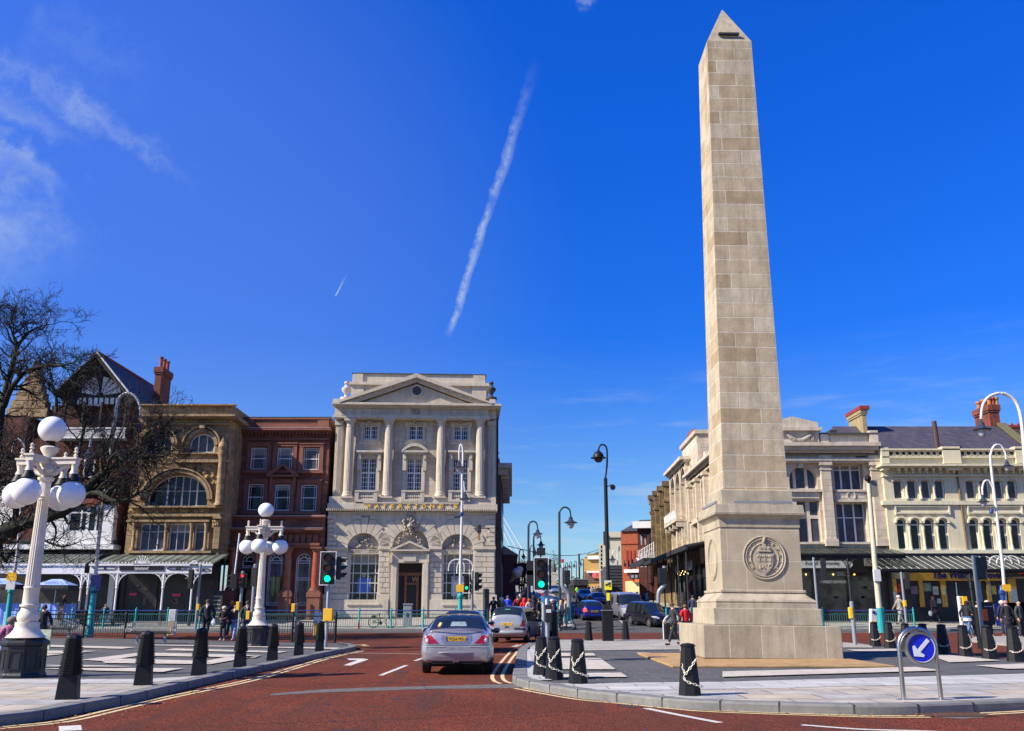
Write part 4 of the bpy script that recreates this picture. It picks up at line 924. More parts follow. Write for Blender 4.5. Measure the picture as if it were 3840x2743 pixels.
for x in(1592,1650):
 a,b,c,d=F.rect('E',x-22,735,x+22,870,GO-.2);mb=MB();mb.lathe([(.16,0),(.2,.5),(.19,1.1),(.22,1.35),(.06,1.45),(.06,1.5)],((a+b)/2,-GO+.1,c),8);mb.build('shop_dummy',M_DUM,F.t)
F.bx(mb:=MB(),'E',1205,560,1385,590,GO-.3,.3);mb.build('door_transom',M_BLACKM,F.t)
# ------------------------------------------------------------ verandah kit
M_GLROOF=mat('mossy_verandah_glass',(.27,.31,.28),.35,var=.4,vscale=1.5,col2=(.16,.17,.13),spec=.6)
M_IRONW=paint('white_cast_iron',(.72,.71,.70),.5)
def seethrough(m,k):
 nt=m.node_tree;o=[n for n in nt.nodes if n.type=='OUTPUT_MATERIAL'][0];mx=nd(nt,'ShaderNodeMixShader');mx.inputs[0].default_value=k;tp=nd(nt,'ShaderNodeBsdfTransparent');tp.inputs[0].default_value=(.85,.92,.86,1)
 nt.links.new(nt.nodes['Principled BSDF'].outputs[0],mx.inputs[1]);nt.links.new(tp.outputs[0],mx.inputs[2]);nt.links.new(mx.outputs[0],o.inputs[0])
seethrough(M_GLROOF,.35)
def verandah(F,xa,xb,y_out,z_hi,z_lo,nbar,roofm,barm,fascm,posts=None,zpost=0.,fh=.45,ornate=True,dark=False,bar_r=.022,zoff=0.):
 """sloping glass roof from the wall (z_hi) to the gutter (z_lo) y_out forward, posts along the front"""
 mb=MB();mb.add([(xa,0,z_hi),(xb,0,z_hi),(xb,-y_out,z_lo),(xa,-y_out,z_lo),(xa,0,z_hi-.03),(xb,0,z_hi-.03),(xb,-y_out,z_lo-.03),(xa,-y_out,z_lo-.03)],[(0,1,2,3),(7,6,5,4),(0,3,7,4),(1,5,6,2),(3,2,6,7),(0,4,5,1)])
 mb.build('verandah_roof',roofm,F.t)
 mb=MB()
 for i in range(nbar+1):
  x=xa+(xb-xa)*i/nbar;mb.tube([(x,0,z_hi+.04),(x,-y_out,z_lo+.04)],bar_r,4)
 mb.build('glazing_bars',barm,F.t)
 mb=MB();mb.box(xa-.05,xb+.05,-y_out-.14,-y_out+.02,z_lo-.1,z_lo+.03);mb.build('gutter',fascm,F.t)
 if fh:MB().box(xa,xb,-y_out-.06,-y_out,z_lo-.1-fh,z_lo-.1).build('fascia',fascm,F.t)
 if ornate:
  mb=MB();n=int((xb-xa)/.22)
  for i in range(n):mb.ball((xa+(xb-xa)*(i+.5)/n,-y_out-.1,z_lo+.08),.06,6)
  mb.build('cresting',M_IRONW,F.t)
 for p in posts or[]:
  mb=MB();zf=z_lo-.1-fh;x=p;H_=zf-zpost
  mb.lathe([(.085,.95),(.07,1.0),(.06,H_*.70),(.1,H_*.72),(.1,H_*.735),(.06,H_*.75),(.09,H_*.78),(.06,H_*.80),(.06,H_)],(x,-y_out,zpost),10)
  for s_ in(-1,1):
   n=8;arc=[(x+s_*(.05+.75*(1-math.cos(t*math.pi/2/n))),zf-.85+.85*math.sin(t*math.pi/2/n))for t in range(n+1)]
   mb.tube([(a,-y_out,z)for a,z in arc],.04,5)
   for t in range(1,n,2):mb.tube([(arc[t][0],-y_out,arc[t][1]),(x+s_*.05,-y_out,zf-.02)],.025,4)
  mb.build('post',M_BLACKM if dark else M_IRONW,F.t)
  MB().lathe([(.12,-.3),(.12,.5),(.10,.6),(.09,.97)],(x,-y_out,zpost),10).build('post_foot',M_BLACKM,F.t)
  # ------------------------------------------------------------ yellow sandstone building
M_YS=mat('yellow_sandstone',(.41,.27,.13),.88,var=.3,vscale=.9,bump=.5,bscale=14,brick=(1.0,.38,.006,(.17,.12,.06),.4),streak=.55)
M_YST=mat('yellow_sandstone_trim',(.35,.235,.12),.88,var=.35,vscale=2,streak=.6);M_YCARVE=mat('carved_yellow_stone',(.36,.23,.09),.9,var=.45,vscale=4,streak=.5)
F=Fac('yellow_sandstone_building','ornate yellow sandstone building with a large carved arch over shop and verandah','building',q('E',1000,1000)[0]-470,66.5)
xl,xr=F.L(q('E',-95,300))[0],F.L(q('E',995,300))[0]
ztop=F.L(q('D',600,180))[1];z1=F.L(q('E',500,385))[1]
F.hole('D',575,478,828,676,arch=.95,vx=[.33,.67],fw=.1,bw=.07,glass=M_GLASSG);F.hole('D',140,480,395,668,arch=.95,vx=[.33,.67],fw=.1,bw=.07,glass=M_GLASSG)
F.hole('D',130,890,760,1215,arch=.85,vx=[(.3,.1),.42,(.54,.1),.66,(.78,.1)],hz=[.5],fw=.1,bw=.05,rev=.7)
for a_,b_ in((70,362),(400,655),(688,812)):F.hole('E',a_,42,b_,350,vx=[.33,.67]if b_-a_>150 else[],hz=[.3],fw=.08,bw=.05,glass=M_GLASSB,rev=.3)
F.wall(xl,xr,z1-.3,ztop,M_YS,12,rev=.35);F.windows();F.holes=[]
mb=MB();F.bx(mb,'D',60,280,1030,300,.9,-.1);F.bx(mb,'D',60,300,1015,322,.55,-.1);F.bx(mb,'D',60,374,990,388,.25,-.1);F.bx(mb,'D',60,178,1035,190,.3,-.1)
F.bx(mb,'D',400,670,960,684,.3,-.1);F.bx(mb,'D',400,740,965,768,.45,-.1);F.bx(mb,'D',-50,1212,905,1228,.5,-.1);F.bx(mb,'D',-60,1292,880,1318,.4,-.1);F.bx(mb,'E',-80,352,880,378,.5,-.1);F.bx(mb,'E',-80,0,860,22,.35,-.1)
xx0=F.L(q('D',1010,300))[0];zz0=F.L(q('D',700,322),.5)[1];zz1=F.L(q('D',700,284),.5)[1];mb.box(xr,xr+.5,0,12,zz0,zz1)
mb.build('cornice',M_YST,F.t)
mb=MB()
for cx in(700,268):
 x,z=F.L(q('D',cx,600));archband(mb,x,z,.95,1.18,-.30,0);archband(mb,x,z,1.28,1.4,-.42,0);a,b,c,d=F.rect('D',cx-25,388,cx+25,425,.5);mb.box(a,b,-.6,0,c,d)
x,z=F.L(q('D',445,1150));archband(mb,x,z,2.2,2.42,-.3,.0,sz=.87,n=24);archband(mb,x,z,2.5,2.62,-.42,.0,sz=.87,n=24);mb.build('arch_moulding',M_YST,F.t)
mb=MB()
for i in range(150):
 x,z=F.L(q('D',rnd.uniform(560,845),rnd.uniform(800,1200)),.1)
 cx,cz=F.L(q('D',445,1150));r_=math.hypot(x-cx,(z-cz)/.83)
 if r_>2.7:mb.ball((x,-.03,z),rnd.uniform(.08,.2),6,sy=.6)
for i in range(110):
 x,z=F.L(q('D',rnd.uniform(-40,770),rnd.uniform(1236,1286)),.1);mb.ball((x,-.05,z),rnd.uniform(.08,.17),6,sy=.6)
for i in range(26):
 x,z=F.L(q('E',rnd.uniform(912,978),rnd.uniform(10,72)),.1);mb.ball((x,-.28,z),rnd.uniform(.06,.12),6,sy=.6)
mb.build('carved_foliage',M_YCARVE,F.t,smooth=True,auto=80)
for(xt,yt,xb,yb_,r_)in((908,690,868,1210,30),(908,612,905,690,28)):
 (a,zt_),(b,zb_)=F.L(q('D',xt,yt),.35),F.L(q('D',xb,yb_),.35);x=(a+b)/2;rr=r_/2.7/ppm(66)*1.3;H_=zt_-zb_
 MB().lathe([(rr*1.3,0),(rr*1.3,.15),(rr,.25),(rr,H_-.3),(rr*1.25,H_-.1),(rr*1.3,H_)]+([(rr*1.0,H_+.25),(rr*.4,H_+.55),(.02,H_+.7)]if yt<650 else[]),(x,-.35,zb_),16).build('turret_shaft',M_YS,F.t,smooth=True)
mb=MB()
for x in(20,382,670,835):
 (a,zt_),(_,zb_)=F.L(q('E',x,38),.2),F.L(q('E',x,352),.2);H_=zt_-zb_;mb.lathe([(.2,0),(.2,.15),(.12,.25),(.12,H_-.3),(.18,H_-.1),(.2,H_)],(a,-.2,zb_),10)
mb.build('bay_shafts',M_YST,F.t,smooth=True)
mb=MB();F.bx(mb,'E',905,80,975,330,.3,-.1);F.bx(mb,'E',895,0,985,90,.25,-.1);F.bx(mb,'D',805,1318,890,1340,.5,-.1);mb.build('pilaster',M_YS,F.t)
# shop under the verandah
zg=F.L(q('E',400,510),3.5)[1]
mb=MB();mb.box(xl,xr,.02,.5,-.5,z1-.3);mb.build('shopfront',mat('dark_shopfront',(.018,.016,.017),.35,var=.6,vscale=1.2),F.t)
mb=MB()
for x in[xl+.2+i*2.3 for i in range(6)]:mb.box(x,x+.12,-.06,.03,-.5,z1-.4)
mb.box(xl,xr,-.05,.03,-.5,.15);mb.build('shopfront_frame',M_BLACKM,F.t)
mb=MB();a,b,c,d=F.rect('B',1100,1370,1155,1640,.3);mb.box(a,b,-.3,-.02,-.5,F.L(q('B',1130,1340),.3)[1]);mb.build('white_pier',M_IRONW,F.t)
text_mb('lakeland',*(lambda r:(r[0],r[1],r[2],r[3]))(F.rect('E',118,575,275,604,.1)),-.08,.02).build('shop_lettering',M_WHITE,F.t)
for k_,r_,c_ in(('E',(445,840,540,872),(.6,.03,.12)),('C',(1330,205,1410,230),(.6,.03,.12)),('E',(590,658,635,672),(.6,.6,.55))):
 a,b,c,d=F.rect(k_,*r_,.05);MB().box(a,b,-.1,-.06,c,d).build('shop_sign',paint('sign_%d'%int(c_[1]*100),c_),F.t)
for i in range(16):
 x=rnd.uniform(xl+.5,xr-.6);z=rnd.uniform(.6,3);MB().box(x,x+rnd.uniform(.15,.5),-.02,.0,z,z+rnd.uniform(.1,.5)).build('display_item',paint('goods_%d'%(i%7),[(.06,.02,.02),(.04,.04,.045),(.08,.06,.05),(.02,.03,.025),(.10,.09,.085),(.05,.03,.015),(.02,.02,.04)][i%7]),F.t)
VY=3.6
zhi=F.L(q('E',400,386),.05)[1];zlo=F.L(q('E',400,505),VY)[1]
vx0,vx1=F.L(q('B',905,1400),VY)[0],F.L(q('E',895,560),VY)[0]
px=[F.L(q(*p),VY)[0]for p in(('B',905,1400),('B',1195,1400),('E',345,680),('E',672,700))]
verandah(F,vx0,vx1,VY,zhi,zlo,14,M_GLROOF,mat('dark_green_bars',(.03,.045,.04),.6),M_IRONW,posts=px,zpost=-.25,fh=.5)
mb=MB();a,b,c,d=F.rect('B',1213,1282,1662,1325,VY+.1);mb.box(a,b,-VY-.12,-VY-.07,c,d);mb.build('sign_board',M_BLACK,F.t)
a,b,c,d=F.rect('B',1455,1325,1620,1352,3.2);text_mb('tore',a,b,c,d,-3.2,.02).build('shop_lettering',M_WHITE,F.t)
a,b,c,d=F.rect('B',1370,1288,1505,1320,VY+.12);text_mb('lakeland',a,b,c,d,-VY-.125,.02).build('shop_lettering',M_WHITE,F.t)
for k_,x0,y0,x1,y1 in(('B',940,1288,1182,1316),('B',1695,1290,1890,1316),('E',380,540,665,566),('E',705,556,880,582)):
 a,b,c,d=F.rect(k_,x0,y0,x1,y1,VY+.1);m_=(c+d)/2;mb=MB();Pp=[(a+.2,c),(b-.2,c),(b,m_),(b-.2,d),(a+.2,d),(a,m_)]
 for i in range(6):mb.tube([(Pp[i][0],-VY-.09,Pp[i][1]),(Pp[(i+1)%6][0],-VY-.09,Pp[(i+1)%6][1])],.02,4)
 mb.ball(((a+b)/2,-VY-.09,m_),.07,8);mb.build('fascia_panel',M_BLACKM,F.t)
for kx,ky,s_ in(('B',1448,1262),('E',700,520))and((q('B',1448,1262),VY,.62),(q('E',700,515),VY,.32)):
 x,z=F.L(kx,VY);mb=MB()
 for i in range(7):
  a_=R(-72+24*i);mb.tube([(x+math.sin(a_)*.1,-VY-.1,z),(x+math.sin(a_)*(.5+.2*math.cos(a_))*s_*1.2,-VY-.1,z+math.cos(a_)*.85*s_+.05)],[.05,.02],5);mb.ball((x+math.sin(a_)*.75*s_,-VY-.1,z+math.cos(a_)*.8*s_),.06,6)
 mb.box(x-.9*s_,x+.9*s_,-VY-.14,-VY-.06,z-.04,z+.06);mb.build('iron_crest',M_IRONW,F.t)
 # ------------------------------------------------------------ timbered gable building
M_TILE=mat('dark_slate_tiles',(.05,.05,.055),.7,var=.2,brick=(.35,.22,.01,(.025,.025,.03),.3));M_BRR=mat('orange_red_brick',(.27,.05,.022),.85,var=.2,brick=(.24,.08,.008,(.2,.1,.07),.25))
M_TIMB=mat('black_timber',(.022,.018,.014),.8);M_RENDER=mat('white_render',(.72,.70,.66),.8,var=.1)
F=Fac('timbered_building','tall building with a black and white timbered gable, slate roof and white bay window','building',q('B',130,1500)[0],67.2)
xe0,xe1=F.L(q('A',585,1090))[0],F.L(q('A',1275,1050))[0]
xb0,xb1=F.L(q('B',200,1000))[0],F.L(q('B',1225,800))[0]
AP=F.L(q('A',990,636));EL=F.L(q('A',555,1045));ER=F.L(q('A',1322,1055));zb_=F.L(q('A',950,1105))[1]
zball=F.L(q('A',900,1478))[1];z1=F.L(q('B',700,1060))[1]
F.hole('B',700,668,1045,932,out=.9,y=-.9,vx=[(.36,.1),(.55,.2),(.8,.14)],hz=[(.27,.1)],fw=.08,rev=.12)
bh=F.holes;F.holes=[]
F.wall(xb0,xb1,-.4,zball,mat('dull_red_brick',(.16,.04,.022),.9,var=.3,brick=(.24,.08,.008,(.10,.05,.04),.35),streak=.4),10,holes=[]);
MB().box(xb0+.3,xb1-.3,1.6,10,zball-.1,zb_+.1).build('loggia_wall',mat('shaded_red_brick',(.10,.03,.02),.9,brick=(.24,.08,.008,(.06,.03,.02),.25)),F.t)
F.holes=bh;a,b,c,d=F.rect('B',480,600,1150,1058,.9);F.wall(a,b,c,d,M_RENDER,.95,y=-.9,name='bay',rev=.12);F.windows()
mb=MB();F.bx(mb,'B',0,1062,1150,1110,1.2,-.05);F.bx(mb,'B',0,505,1190,520,.4,-.05);mb.build('white_band',M_RENDER,F.t)
mb=MB();F.bx(mb,'B',130,1010,480,1062,.5,-.05);F.bx(mb,'B',1045,1020,1190,1065,.5,-.05);mb.build('dark_fascia',M_BLACKM,F.t)
mb=MB();F.bx(mb,'B',800,430,890,480,.2,-.05);F.bx(mb,'B',960,430,1130,490,.2,-.05);F.bx(mb,'B',1155,515,1212,985,.25,-.05);F.bx(mb,'B',440,870,482,1000,.25,-.05)
x,z=F.L(q('B',915,660),.9);archband(mb,x,z-.2,0.05,1.5,-1.1,-.85,.3,math.pi-.3);mb.build('terracotta_panel',M_BRR,F.t)
MB().prism([(xe0,zb_),(xe1,zb_),(ER[0],ER[1]),(AP[0],AP[1]-.1),(EL[0],EL[1])],.9,1.2).build('gable_wall',M_TIMB,F.t)
mb=MB();W2=(AP[0],F.L(q('A',980,800))[1])
for i in range(8):
 x0=F.L(q('A',735+i*56,1070))[0];a,b,c,d=F.rect('A',735+i*56,1037,735+i*56+37,1102);mb.box(a,b,.84,.95,c,d)
CXp,CYp=968,1018
for a0,a1,r1 in((10,26,235),(30,44,235),(48,60,225),(64,80,225),(100,116,225),(120,132,215),(136,150,215),(154,170,215)):
 P=[]
 for a_,r_ in((a0,40),(a1,40),(a1,r1*.92),(a0,r1*.92)):
  xx,yy=CXp+r_*math.cos(R(a_)),CYp-r_*math.sin(R(a_))*.98;P.append(F.L(q('A',xx,yy)))
 mb.prism(P,.84,.95)
mb.build('render_panels',M_RENDER,F.t)
mb=MB()
for i in range(7):mb.prism([F.L(q('A',790+i*30,1132-12*math.sin(math.pi*(i+.5)/7))),F.L(q('A',812+i*30,1132-12*math.sin(math.pi*(i+.5)/7))),F.L(q('A',812+i*30,1110)),F.L(q('A',790+i*30,1110))],.7,.84)
mb.build('arched_brace_infill',M_RENDER,F.t)
# roof running back
mb=MB();back=11
for P0,P1 in((EL,AP),(AP,ER)):
 mb.hull([(P0[0],-.1,P0[1]),(P1[0],-.1,P1[1]),(P1[0],-.1,P1[1]+.25),(P0[0],-.1,P0[1]+.25)],[(P0[0],back,P0[1]),(P1[0],back,P1[1]),(P1[0],back,P1[1]+.25),(P0[0],back,P0[1]+.25)])
mb.build('roof',M_TILE,F.t)
MB().prism([(xe0,zb_),(xe1,zb_),(ER[0],ER[1]),(AP[0],AP[1]-.1),(EL[0],EL[1])],back-.3,back).build('rear_gable',M_TIMB,F.t)
mb=MB();mb.tube([(AP[0],-.1,AP[1]+.28),(AP[0],back,AP[1]+.28)],.12,6);mb.build('ridge_tiles',mat('red_ridge_tile',(.22,.03,.02),.7),F.t)
mb=MB();mb.tube([(AP[0],-.14,AP[1]+.24),(ER[0],-.14,ER[1]+.24)],.06,5);mb.build('bargeboard',M_WHITE,F.t)
mb=MB();mb.tube([(AP[0],-.14,AP[1]+.1),(EL[0],-.14,EL[1]+.1)],.16,5);mb.tube([(AP[0],-.1,AP[1]-.05),(ER[0],-.1,ER[1]-.05)],.14,5);mb.build('bargeboard',M_TIMB,F.t)
CH=mat('red_chimney_brick',(.20,.045,.025),.85,var=.2,brick=(.24,.08,.008,(.18,.06,.04),.3))
def chimney(F,k,x0,y0,x1,y1,out,dep,m,pots,potm,sh=.0):
 a,b,c,d=F.rect(k,x0,y0,x1,y1,out);mb=MB();mb.box(a+.12,b-.12,-out,-out+dep,c,d-.3);mb.box(a,b,-out-.1,-out+dep+.1,d-.45,d);mb.box(a+.04,b-.04,-out-.06,-out+dep+.06,d-.6,d-.5);ch=mb.build('chimney',m,F.t)
 for i in range(pots):
  r_=min(.17,(b-a)/4);yy=-out+dep*(i+.5)/pots if dep>(b-a)else-out+dep/2;xx=(a+b)/2 if dep>(b-a)else a+(b-a)*(i+.5)/pots
  MB().lathe([(r_*1.1,0),(r_*.85,.15),(r_*.8,.75),(r_*1.1,.85),(r_*1.1,.95)],(xx,yy,d),10).build('chimney_pot',potm,ch)
chimney(F,'A',1550,750,1645,1105,-7,2.2,CH,3,mat('red_clay_pot',(.24,.05,.03),.7))
# balcony balustrade
mb=MB();a,b,c,d=F.rect('A',632,1365,1272,1475,.4);mb.box(a,b,-.45,-.3,c,c+.1);mb.box(a,b,-.45,-.3,d-.08,d);n=52
for i in range(n):mb.box(a+(b-a)*i/n,a+(b-a)*(i+.45)/n,-.4,-.34,c,d)
mb.build('balcony_balustrade',M_WHITE,F.t)
mb=MB();F.bx(mb,'A',600,1475,1290,1500,.6,-1.6);mb.build('balcony_floor',M_TIMB,F.t)
mb=MB()
for x in(640,830,1010,1262):F.bx(mb,'A',x-10,1105,x+10,1480,.3,.05)
mb.build('balcony_posts',M_TIMB,F.t)
mb=MB()
for x in(780,1010):
 F.bx(mb,'B',x,190,x+26,330,.15,-.02)
mb.build('window_jambs',paint('ochre_jamb',(.45,.27,.03)),F.t)
mb=MB();F.bx(mb,'B',855,210,950,370,.12,-.02);mb.build('window',M_GLASS,F.t)
mb=MB();F.bx(mb,'B',845,368,960,384,.3,-.02);F.bx(mb,'B',848,200,860,372,.16,-.02);F.bx(mb,'B',946,200,958,372,.16,-.02);mb.build('window_sill',M_WHITE,F.t)
mb=MB();F.bx(mb,'B',135,1130,1190,1700,.04,-.02);mb.build('shopfront',mat('dark_cafe_front',(.03,.024,.02),.4,var=.7,vscale=1.4),F.t)
zhi=F.L(q('B',600,1125),.05)[1];zlo=F.L(q('B',600,1262),3.6)[1]
vx0,vx1=F.L(q('B',-250,1262),3.6)[0],F.L(q('B',868,1262),3.6)[0]
verandah(F,vx0,vx1,3.6,zhi,zlo,22,M_GLROOF,mat('dark_green_bars',(.03,.045,.04),.6),M_IRONW,posts=[F.L(q('V',1400,560),3.6)[0]],zpost=-.25,fh=.55,ornate=False)
a,b,c,d=F.rect('V',658,332,905,358,3.7);mb=MB();[mb.box(a+(b-a)*i/14,a+(b-a)*(i+.62)/14,-3.68,-3.66,c,d-.06*(i%3))for i in range(14)];mb.build('illegible_lettering',M_BLACKM,F.t)
mb=MB();F.bx(mb,'V',265,405,430,500,1.5,1.4);mb.build('hanging_board',paint('blue_board',(.02,.08,.35)),F.t)
# ------------------------------------------------------------ far left brick building with stepped turret
M_BRD=mat('dull_red_brick',(.16,.04,.022),.9,var=.3,brick=(.24,.08,.008,(.10,.05,.04),.35),streak=.4)
F=Fac('brick_building','orange red brick building with a stepped stone gable behind the bare tree','building',-500,68.5)
a,b,c,d=F.rect('B',-900,0,150,1700);zt_=F.L(q('A',200,1245))[1]
for x in(-250,-60,60):F.hole('B',x,150,x+60,330,vx=[.5],hz=[.5])
for x in(-250,20):F.hole('B',x,640,x+180,930,vx=[.33,.66],hz=[.3])
F.wall(a,b-.02,-.4,zt_,M_BRD,10);F.windows()
mb=MB()
for i in range(7):mb.box(*(F.L(q('A',60+i*34,1200))[0],F.L(q('A',470-i*30,1200))[0]),.1,1.0,zt_+i*.62-.05,zt_+(i+1)*.62)
mb.build('stepped_gable',M_YST,F.t)
mb=MB();F.bx(mb,'B',-900,400,140,412,.3,-.05);F.bx(mb,'B',-900,470,130,1010,.1,-.05);mb.build('white_storey',M_RENDER,F.t)
mb=MB();F.bx(mb,'B',-900,1120,130,1700,.14,-.05);mb.build('shopfront',mat('dark_cafe_front',(.03,.024,.02),.4),F.t)
# ------------------------------------------------------------ pilastered stone corner building (right, behind the obelisk)
M_CST=mat('buff_ashlar',(.58,.48,.36),.85,var=.16,vscale=1.1,bump=.3,brick=(1.1,.45,.005,(.33,.27,.2),.14),streak=.3);M_CTR=mat('buff_stone_trim',(.55,.47,.36),.85,var=.16,vscale=1.5,streak=.35)
F=Fac('corner_building','buff stone corner building with tall pilasters, roof chimney and dark shopfront behind the obelisk','building',2740,67.4)
x0w=F.L(q('K',870,900))[0];x1w=F.L(q('M',1105,1000))[0];x0w=0.0
zc=F.L(q('M',600,590))[1];ztop=F.L(q('M',700,488))[1];z1=F.L(q('M',700,1620))[1]
F.hole('M',160,808,442,1040,arch=1.0,vx=[(.22,.22),(.65,.22)],fw=.08,fm=M_CTR,glass=M_GLASSB,rev=.4)
F.hole('M',250,1160,482,1580,vx=[(.52,.3)],hz=[(.385,.25)],fw=.06,fm=M_CTR,glass=M_GLASSB,rev=.4)
for r_,hz_ in(((618,785,918,1045),[.2]),((652,1175,962,1580),[.37])):F.hole('M',*r_,vx=[(.33,.12),(.67,.12)],hz=hz_,fw=.07,bw=.07,glass=M_GLASSB,rev=.8)
MB().box(4,x1w,.9,12,z1-5,ztop-.1).build('rear_wall',M_CST,F.t);F.wall(x0w,x1w,z1-5,ztop,M_CST,.9,holes=F.holes,roof=False);F.windows();F.holes=[]
mb=MB()
a,b,c,d=F.rect('M',-300,578,1092,600,1.0);mb.box(x0w,b,-1.0,.1,c,d+.1);mb.box(x0w,b-.1,-.8,.1,c-.25,c);mb.box(x0w,b-.3,-.5,.1,c-.45,c-.25)
a,b,c,d=F.rect('M',-300,725,1085,770,.45);mb.box(x0w,b,-.45,.1,c,d);mb.box(x0w,b+.05,-.55,.1,d-.2,d)
mb.build('cornice',M_CTR,F.t)
mb=MB()
for(xt0,xt1,xb0_,xb1_)in((485,588,540,632),(992,1095,1055,1160)):
 (a,zt_),(b,_),(a2,zb_),(b2,_)=F.L(q('M',xt0,800),.35),F.L(q('M',xt1,800),.35),F.L(q('M',xb0_,1590),.35),F.L(q('M',xb1_,1590),.35);a,b=(a+a2)/2,(b+b2)/2
 mb.box(a,b,-.38,.02,zb_+.3,zt_);mb.box(a-.12,b+.12,-.5,.02,zt_,zt_+.7);mb.box(a-.06,b+.06,-.44,.02,zt_-.35,zt_-.25);mb.box(a-.1,b+.1,-.5,.02,zb_-.2,zb_+.3)
mb.build('pilaster',M_CST,F.t)
mb=MB();F.bx(mb,'M',480,485,562,572,.25,-.3);F.bx(mb,'M',980,445,1065,578,.25,-.3);F.bx(mb,'M',570,500,975,565,.02,-.2)
a,b,c,d=F.rect('M',-50,405,460,572,.3);mb.box(a,b,-.3,2,c,d);mb.box(a-.1,b+.2,-.6,2,d-.35,d-.1);mb.prism([(a,d),(b,d),(b,d+.3),((a+b)/2,d+.75),(a,d+.3)],-.3,2)
mb.build('parapet_block',M_CTR,F.t)
mb=MB()
for i in range(24):
 t=i/23;x,z=F.L(q('M',140+240*t,490+62*math.sin(math.pi*t)),.35);mb.ball((x,-.36,z),.13+.06*math.sin(math.pi*t),8)
for x in(392,404):mb.tube([(F.L(q('M',x,485),.35)[0],-.36,F.L(q('M',x,485),.35)[1]),(F.L(q('M',x,548),.35)[0],-.36,F.L(q('M',x,548),.35)[1])],[.06,.1],6)
mb.build('stone_swag',M_CARVE,F.t,smooth=True,auto=80)
MB().box(x0w,x1w,-.28,1,ztop,ztop+.1).build('coping',mat('lead_coping',(.06,.06,.065),.6),F.t)
mb=MB();a,b,c,d=F.rect('M',635,1055,942,1165,.1);mb.box(a,b,-.1,.3,c,d);mb.box(a-.1,b+.1,-.2,.3,c-.05,c+.1);mb.box(a-.1,b+.1,-.2,.3,d-.1,d+.05);archband(mb,(a+b)/2,(c+d)/2,.25,.34,-.17,-.1,0,2*math.pi,20);mb.box(a+.15,b-.15,-.13,-.1,c+.2,c+.24);mb.box(a+.15,b-.15,-.13,-.1,d-.3,d-.26)
mb.build('spandrel_panel',M_CTR,F.t)
mb=MB();F.bx(mb,'M',140,1042,500,1068,.3,-.05);F.bx(mb,'M',160,1068,465,1135,.12,-.05);x,z=F.L(q('M',300,1035));a,b,c,d=F.rect('M',262,775,305,822,.3);mb.box(a,b,-.3,.02,c,d);F.bx(mb,'M',240,1580,1000,1600,.2,-.05)
mb.build('window_sill',M_CTR,F.t)
chimney(F,'M',888,210,962,480,-3,2.9,mat('buff_render_chimney',(.33,.25,.13),.85,var=.2,streak=.3),0,M_BLACKM)
a,b,c,d=F.rect('M',880,196,966,232,-2.9);MB().box(a-.05,b+.05,2.8,6.1,c,d).build('red_tile_cap',mat('red_ridge_tile',(.22,.03,.02),.7),F.t)
a,b,c,d=F.rect('M',575,440,648,485,-1);MB().box(a,b,1,1.8,c,d).build('chimney_stub',mat('dark_flue',(.04,.035,.03),.9),F.t)
M_SHOP=mat('black_shopfront',(.02,.02,.022),.4,var=.3)
zcan=F.L(q('O',400,145),.1)[1]
F.holes=[]
mb=MB();mb.box(x0w+.01,F.L(q('O',815,500),.3)[0],-.25,.05,zcan-1.7,zcan-.1);mb.box(x0w+.01,F.L(q('O',815,500),.3)[0],-.2,.05,-.6,.5);a=F.L(q('O',815,500),.3)[0];mb.box(a,x1w+.1,-.35,.05,-.6,zcan)
for xx in(160,510,812):x=F.L(q('O',xx,600),.3)[0];mb.box(x-.12,x+.12,-.25,.05,-.5,zcan)
mb.build('shopfront',M_SHOP,F.t)
mb=MB();mb.box(x0w+.02,x1w,-.02,.03,-.5,zcan-1.6);mb.build('shop_window',mat('shop_glass_lit',(.05,.042,.035),.12,var=.9,vscale=1.1),F.t)
mb=MB();A,B,C,D_=F.rect('O',-190,281,536,354,1.3);n=8;P=[(A,C),(B-.4,C)]+[(B-.4+.4*math.sin(math.pi*i/n),(C+D_)/2-(D_-C)/2*math.cos(math.pi*i/n))for i in range(1,n)]+[(B-.4,D_),(A,D_)]
mb.prism(P,-1.3,-1.2);mb.build('sign_board',paint('white_sign',(.92,.92,.92)),F.t)
a,b,c,d=F.rect('O',58,288,405,345,1.32);text_mb('Russell & Bromley',a,b,c+.05,d,-1.3,.015).build('shop_lettering',M_BLACKM,F.t)
mb=MB();F.bx(mb,'O',660,240,815,335,.5,.3);F.bx(mb,'O',375,390,468,435,.1,.0);F.bx(mb,'O',200,480,500,510,.05,.0);mb.build('pale_panel',mat('pale_display',(.30,.29,.27),.6,var=.5,vscale=5),F.t)
for i in range(26):
 a,b,c,d=F.rect('O',*(lambda x,y:(x,y,x+rnd.uniform(14,40),y+rnd.uniform(10,36)))(rnd.uniform(40,780),rnd.choice([450,540,640,700])),.05);MB().box(a,b,-.06,-.03,c,d).build('display_item',paint('goods_%d'%(i%7),[(.06,.02,.02),(.04,.04,.045),(.08,.06,.05),(.02,.03,.025),(.10,.09,.085),(.05,.03,.015),(.02,.02,.04)][i%7]),F.t)
M_LITE=mat('warm_shop_lamp',(1,.6,.2),.5,emit=6.,emcol=(1,.55,.15))
mb=MB()
for x in(62,338,552):X_,Z_=F.L(q('O',x,420),.1);mb.ball((X_,-.1,Z_),.045,8)
mb.build('shop_lamp',M_LITE,F.t)
zl=F.L(q('O',400,212),3.6)[1];xr_=F.L(q('O',1070,205),3.6)[0]
M_DKGL=mat('grimy_dark_glass',(.10,.105,.10),.4,var=.4,vscale=1.2,spec=.5)
seethrough(M_DKGL,.6)
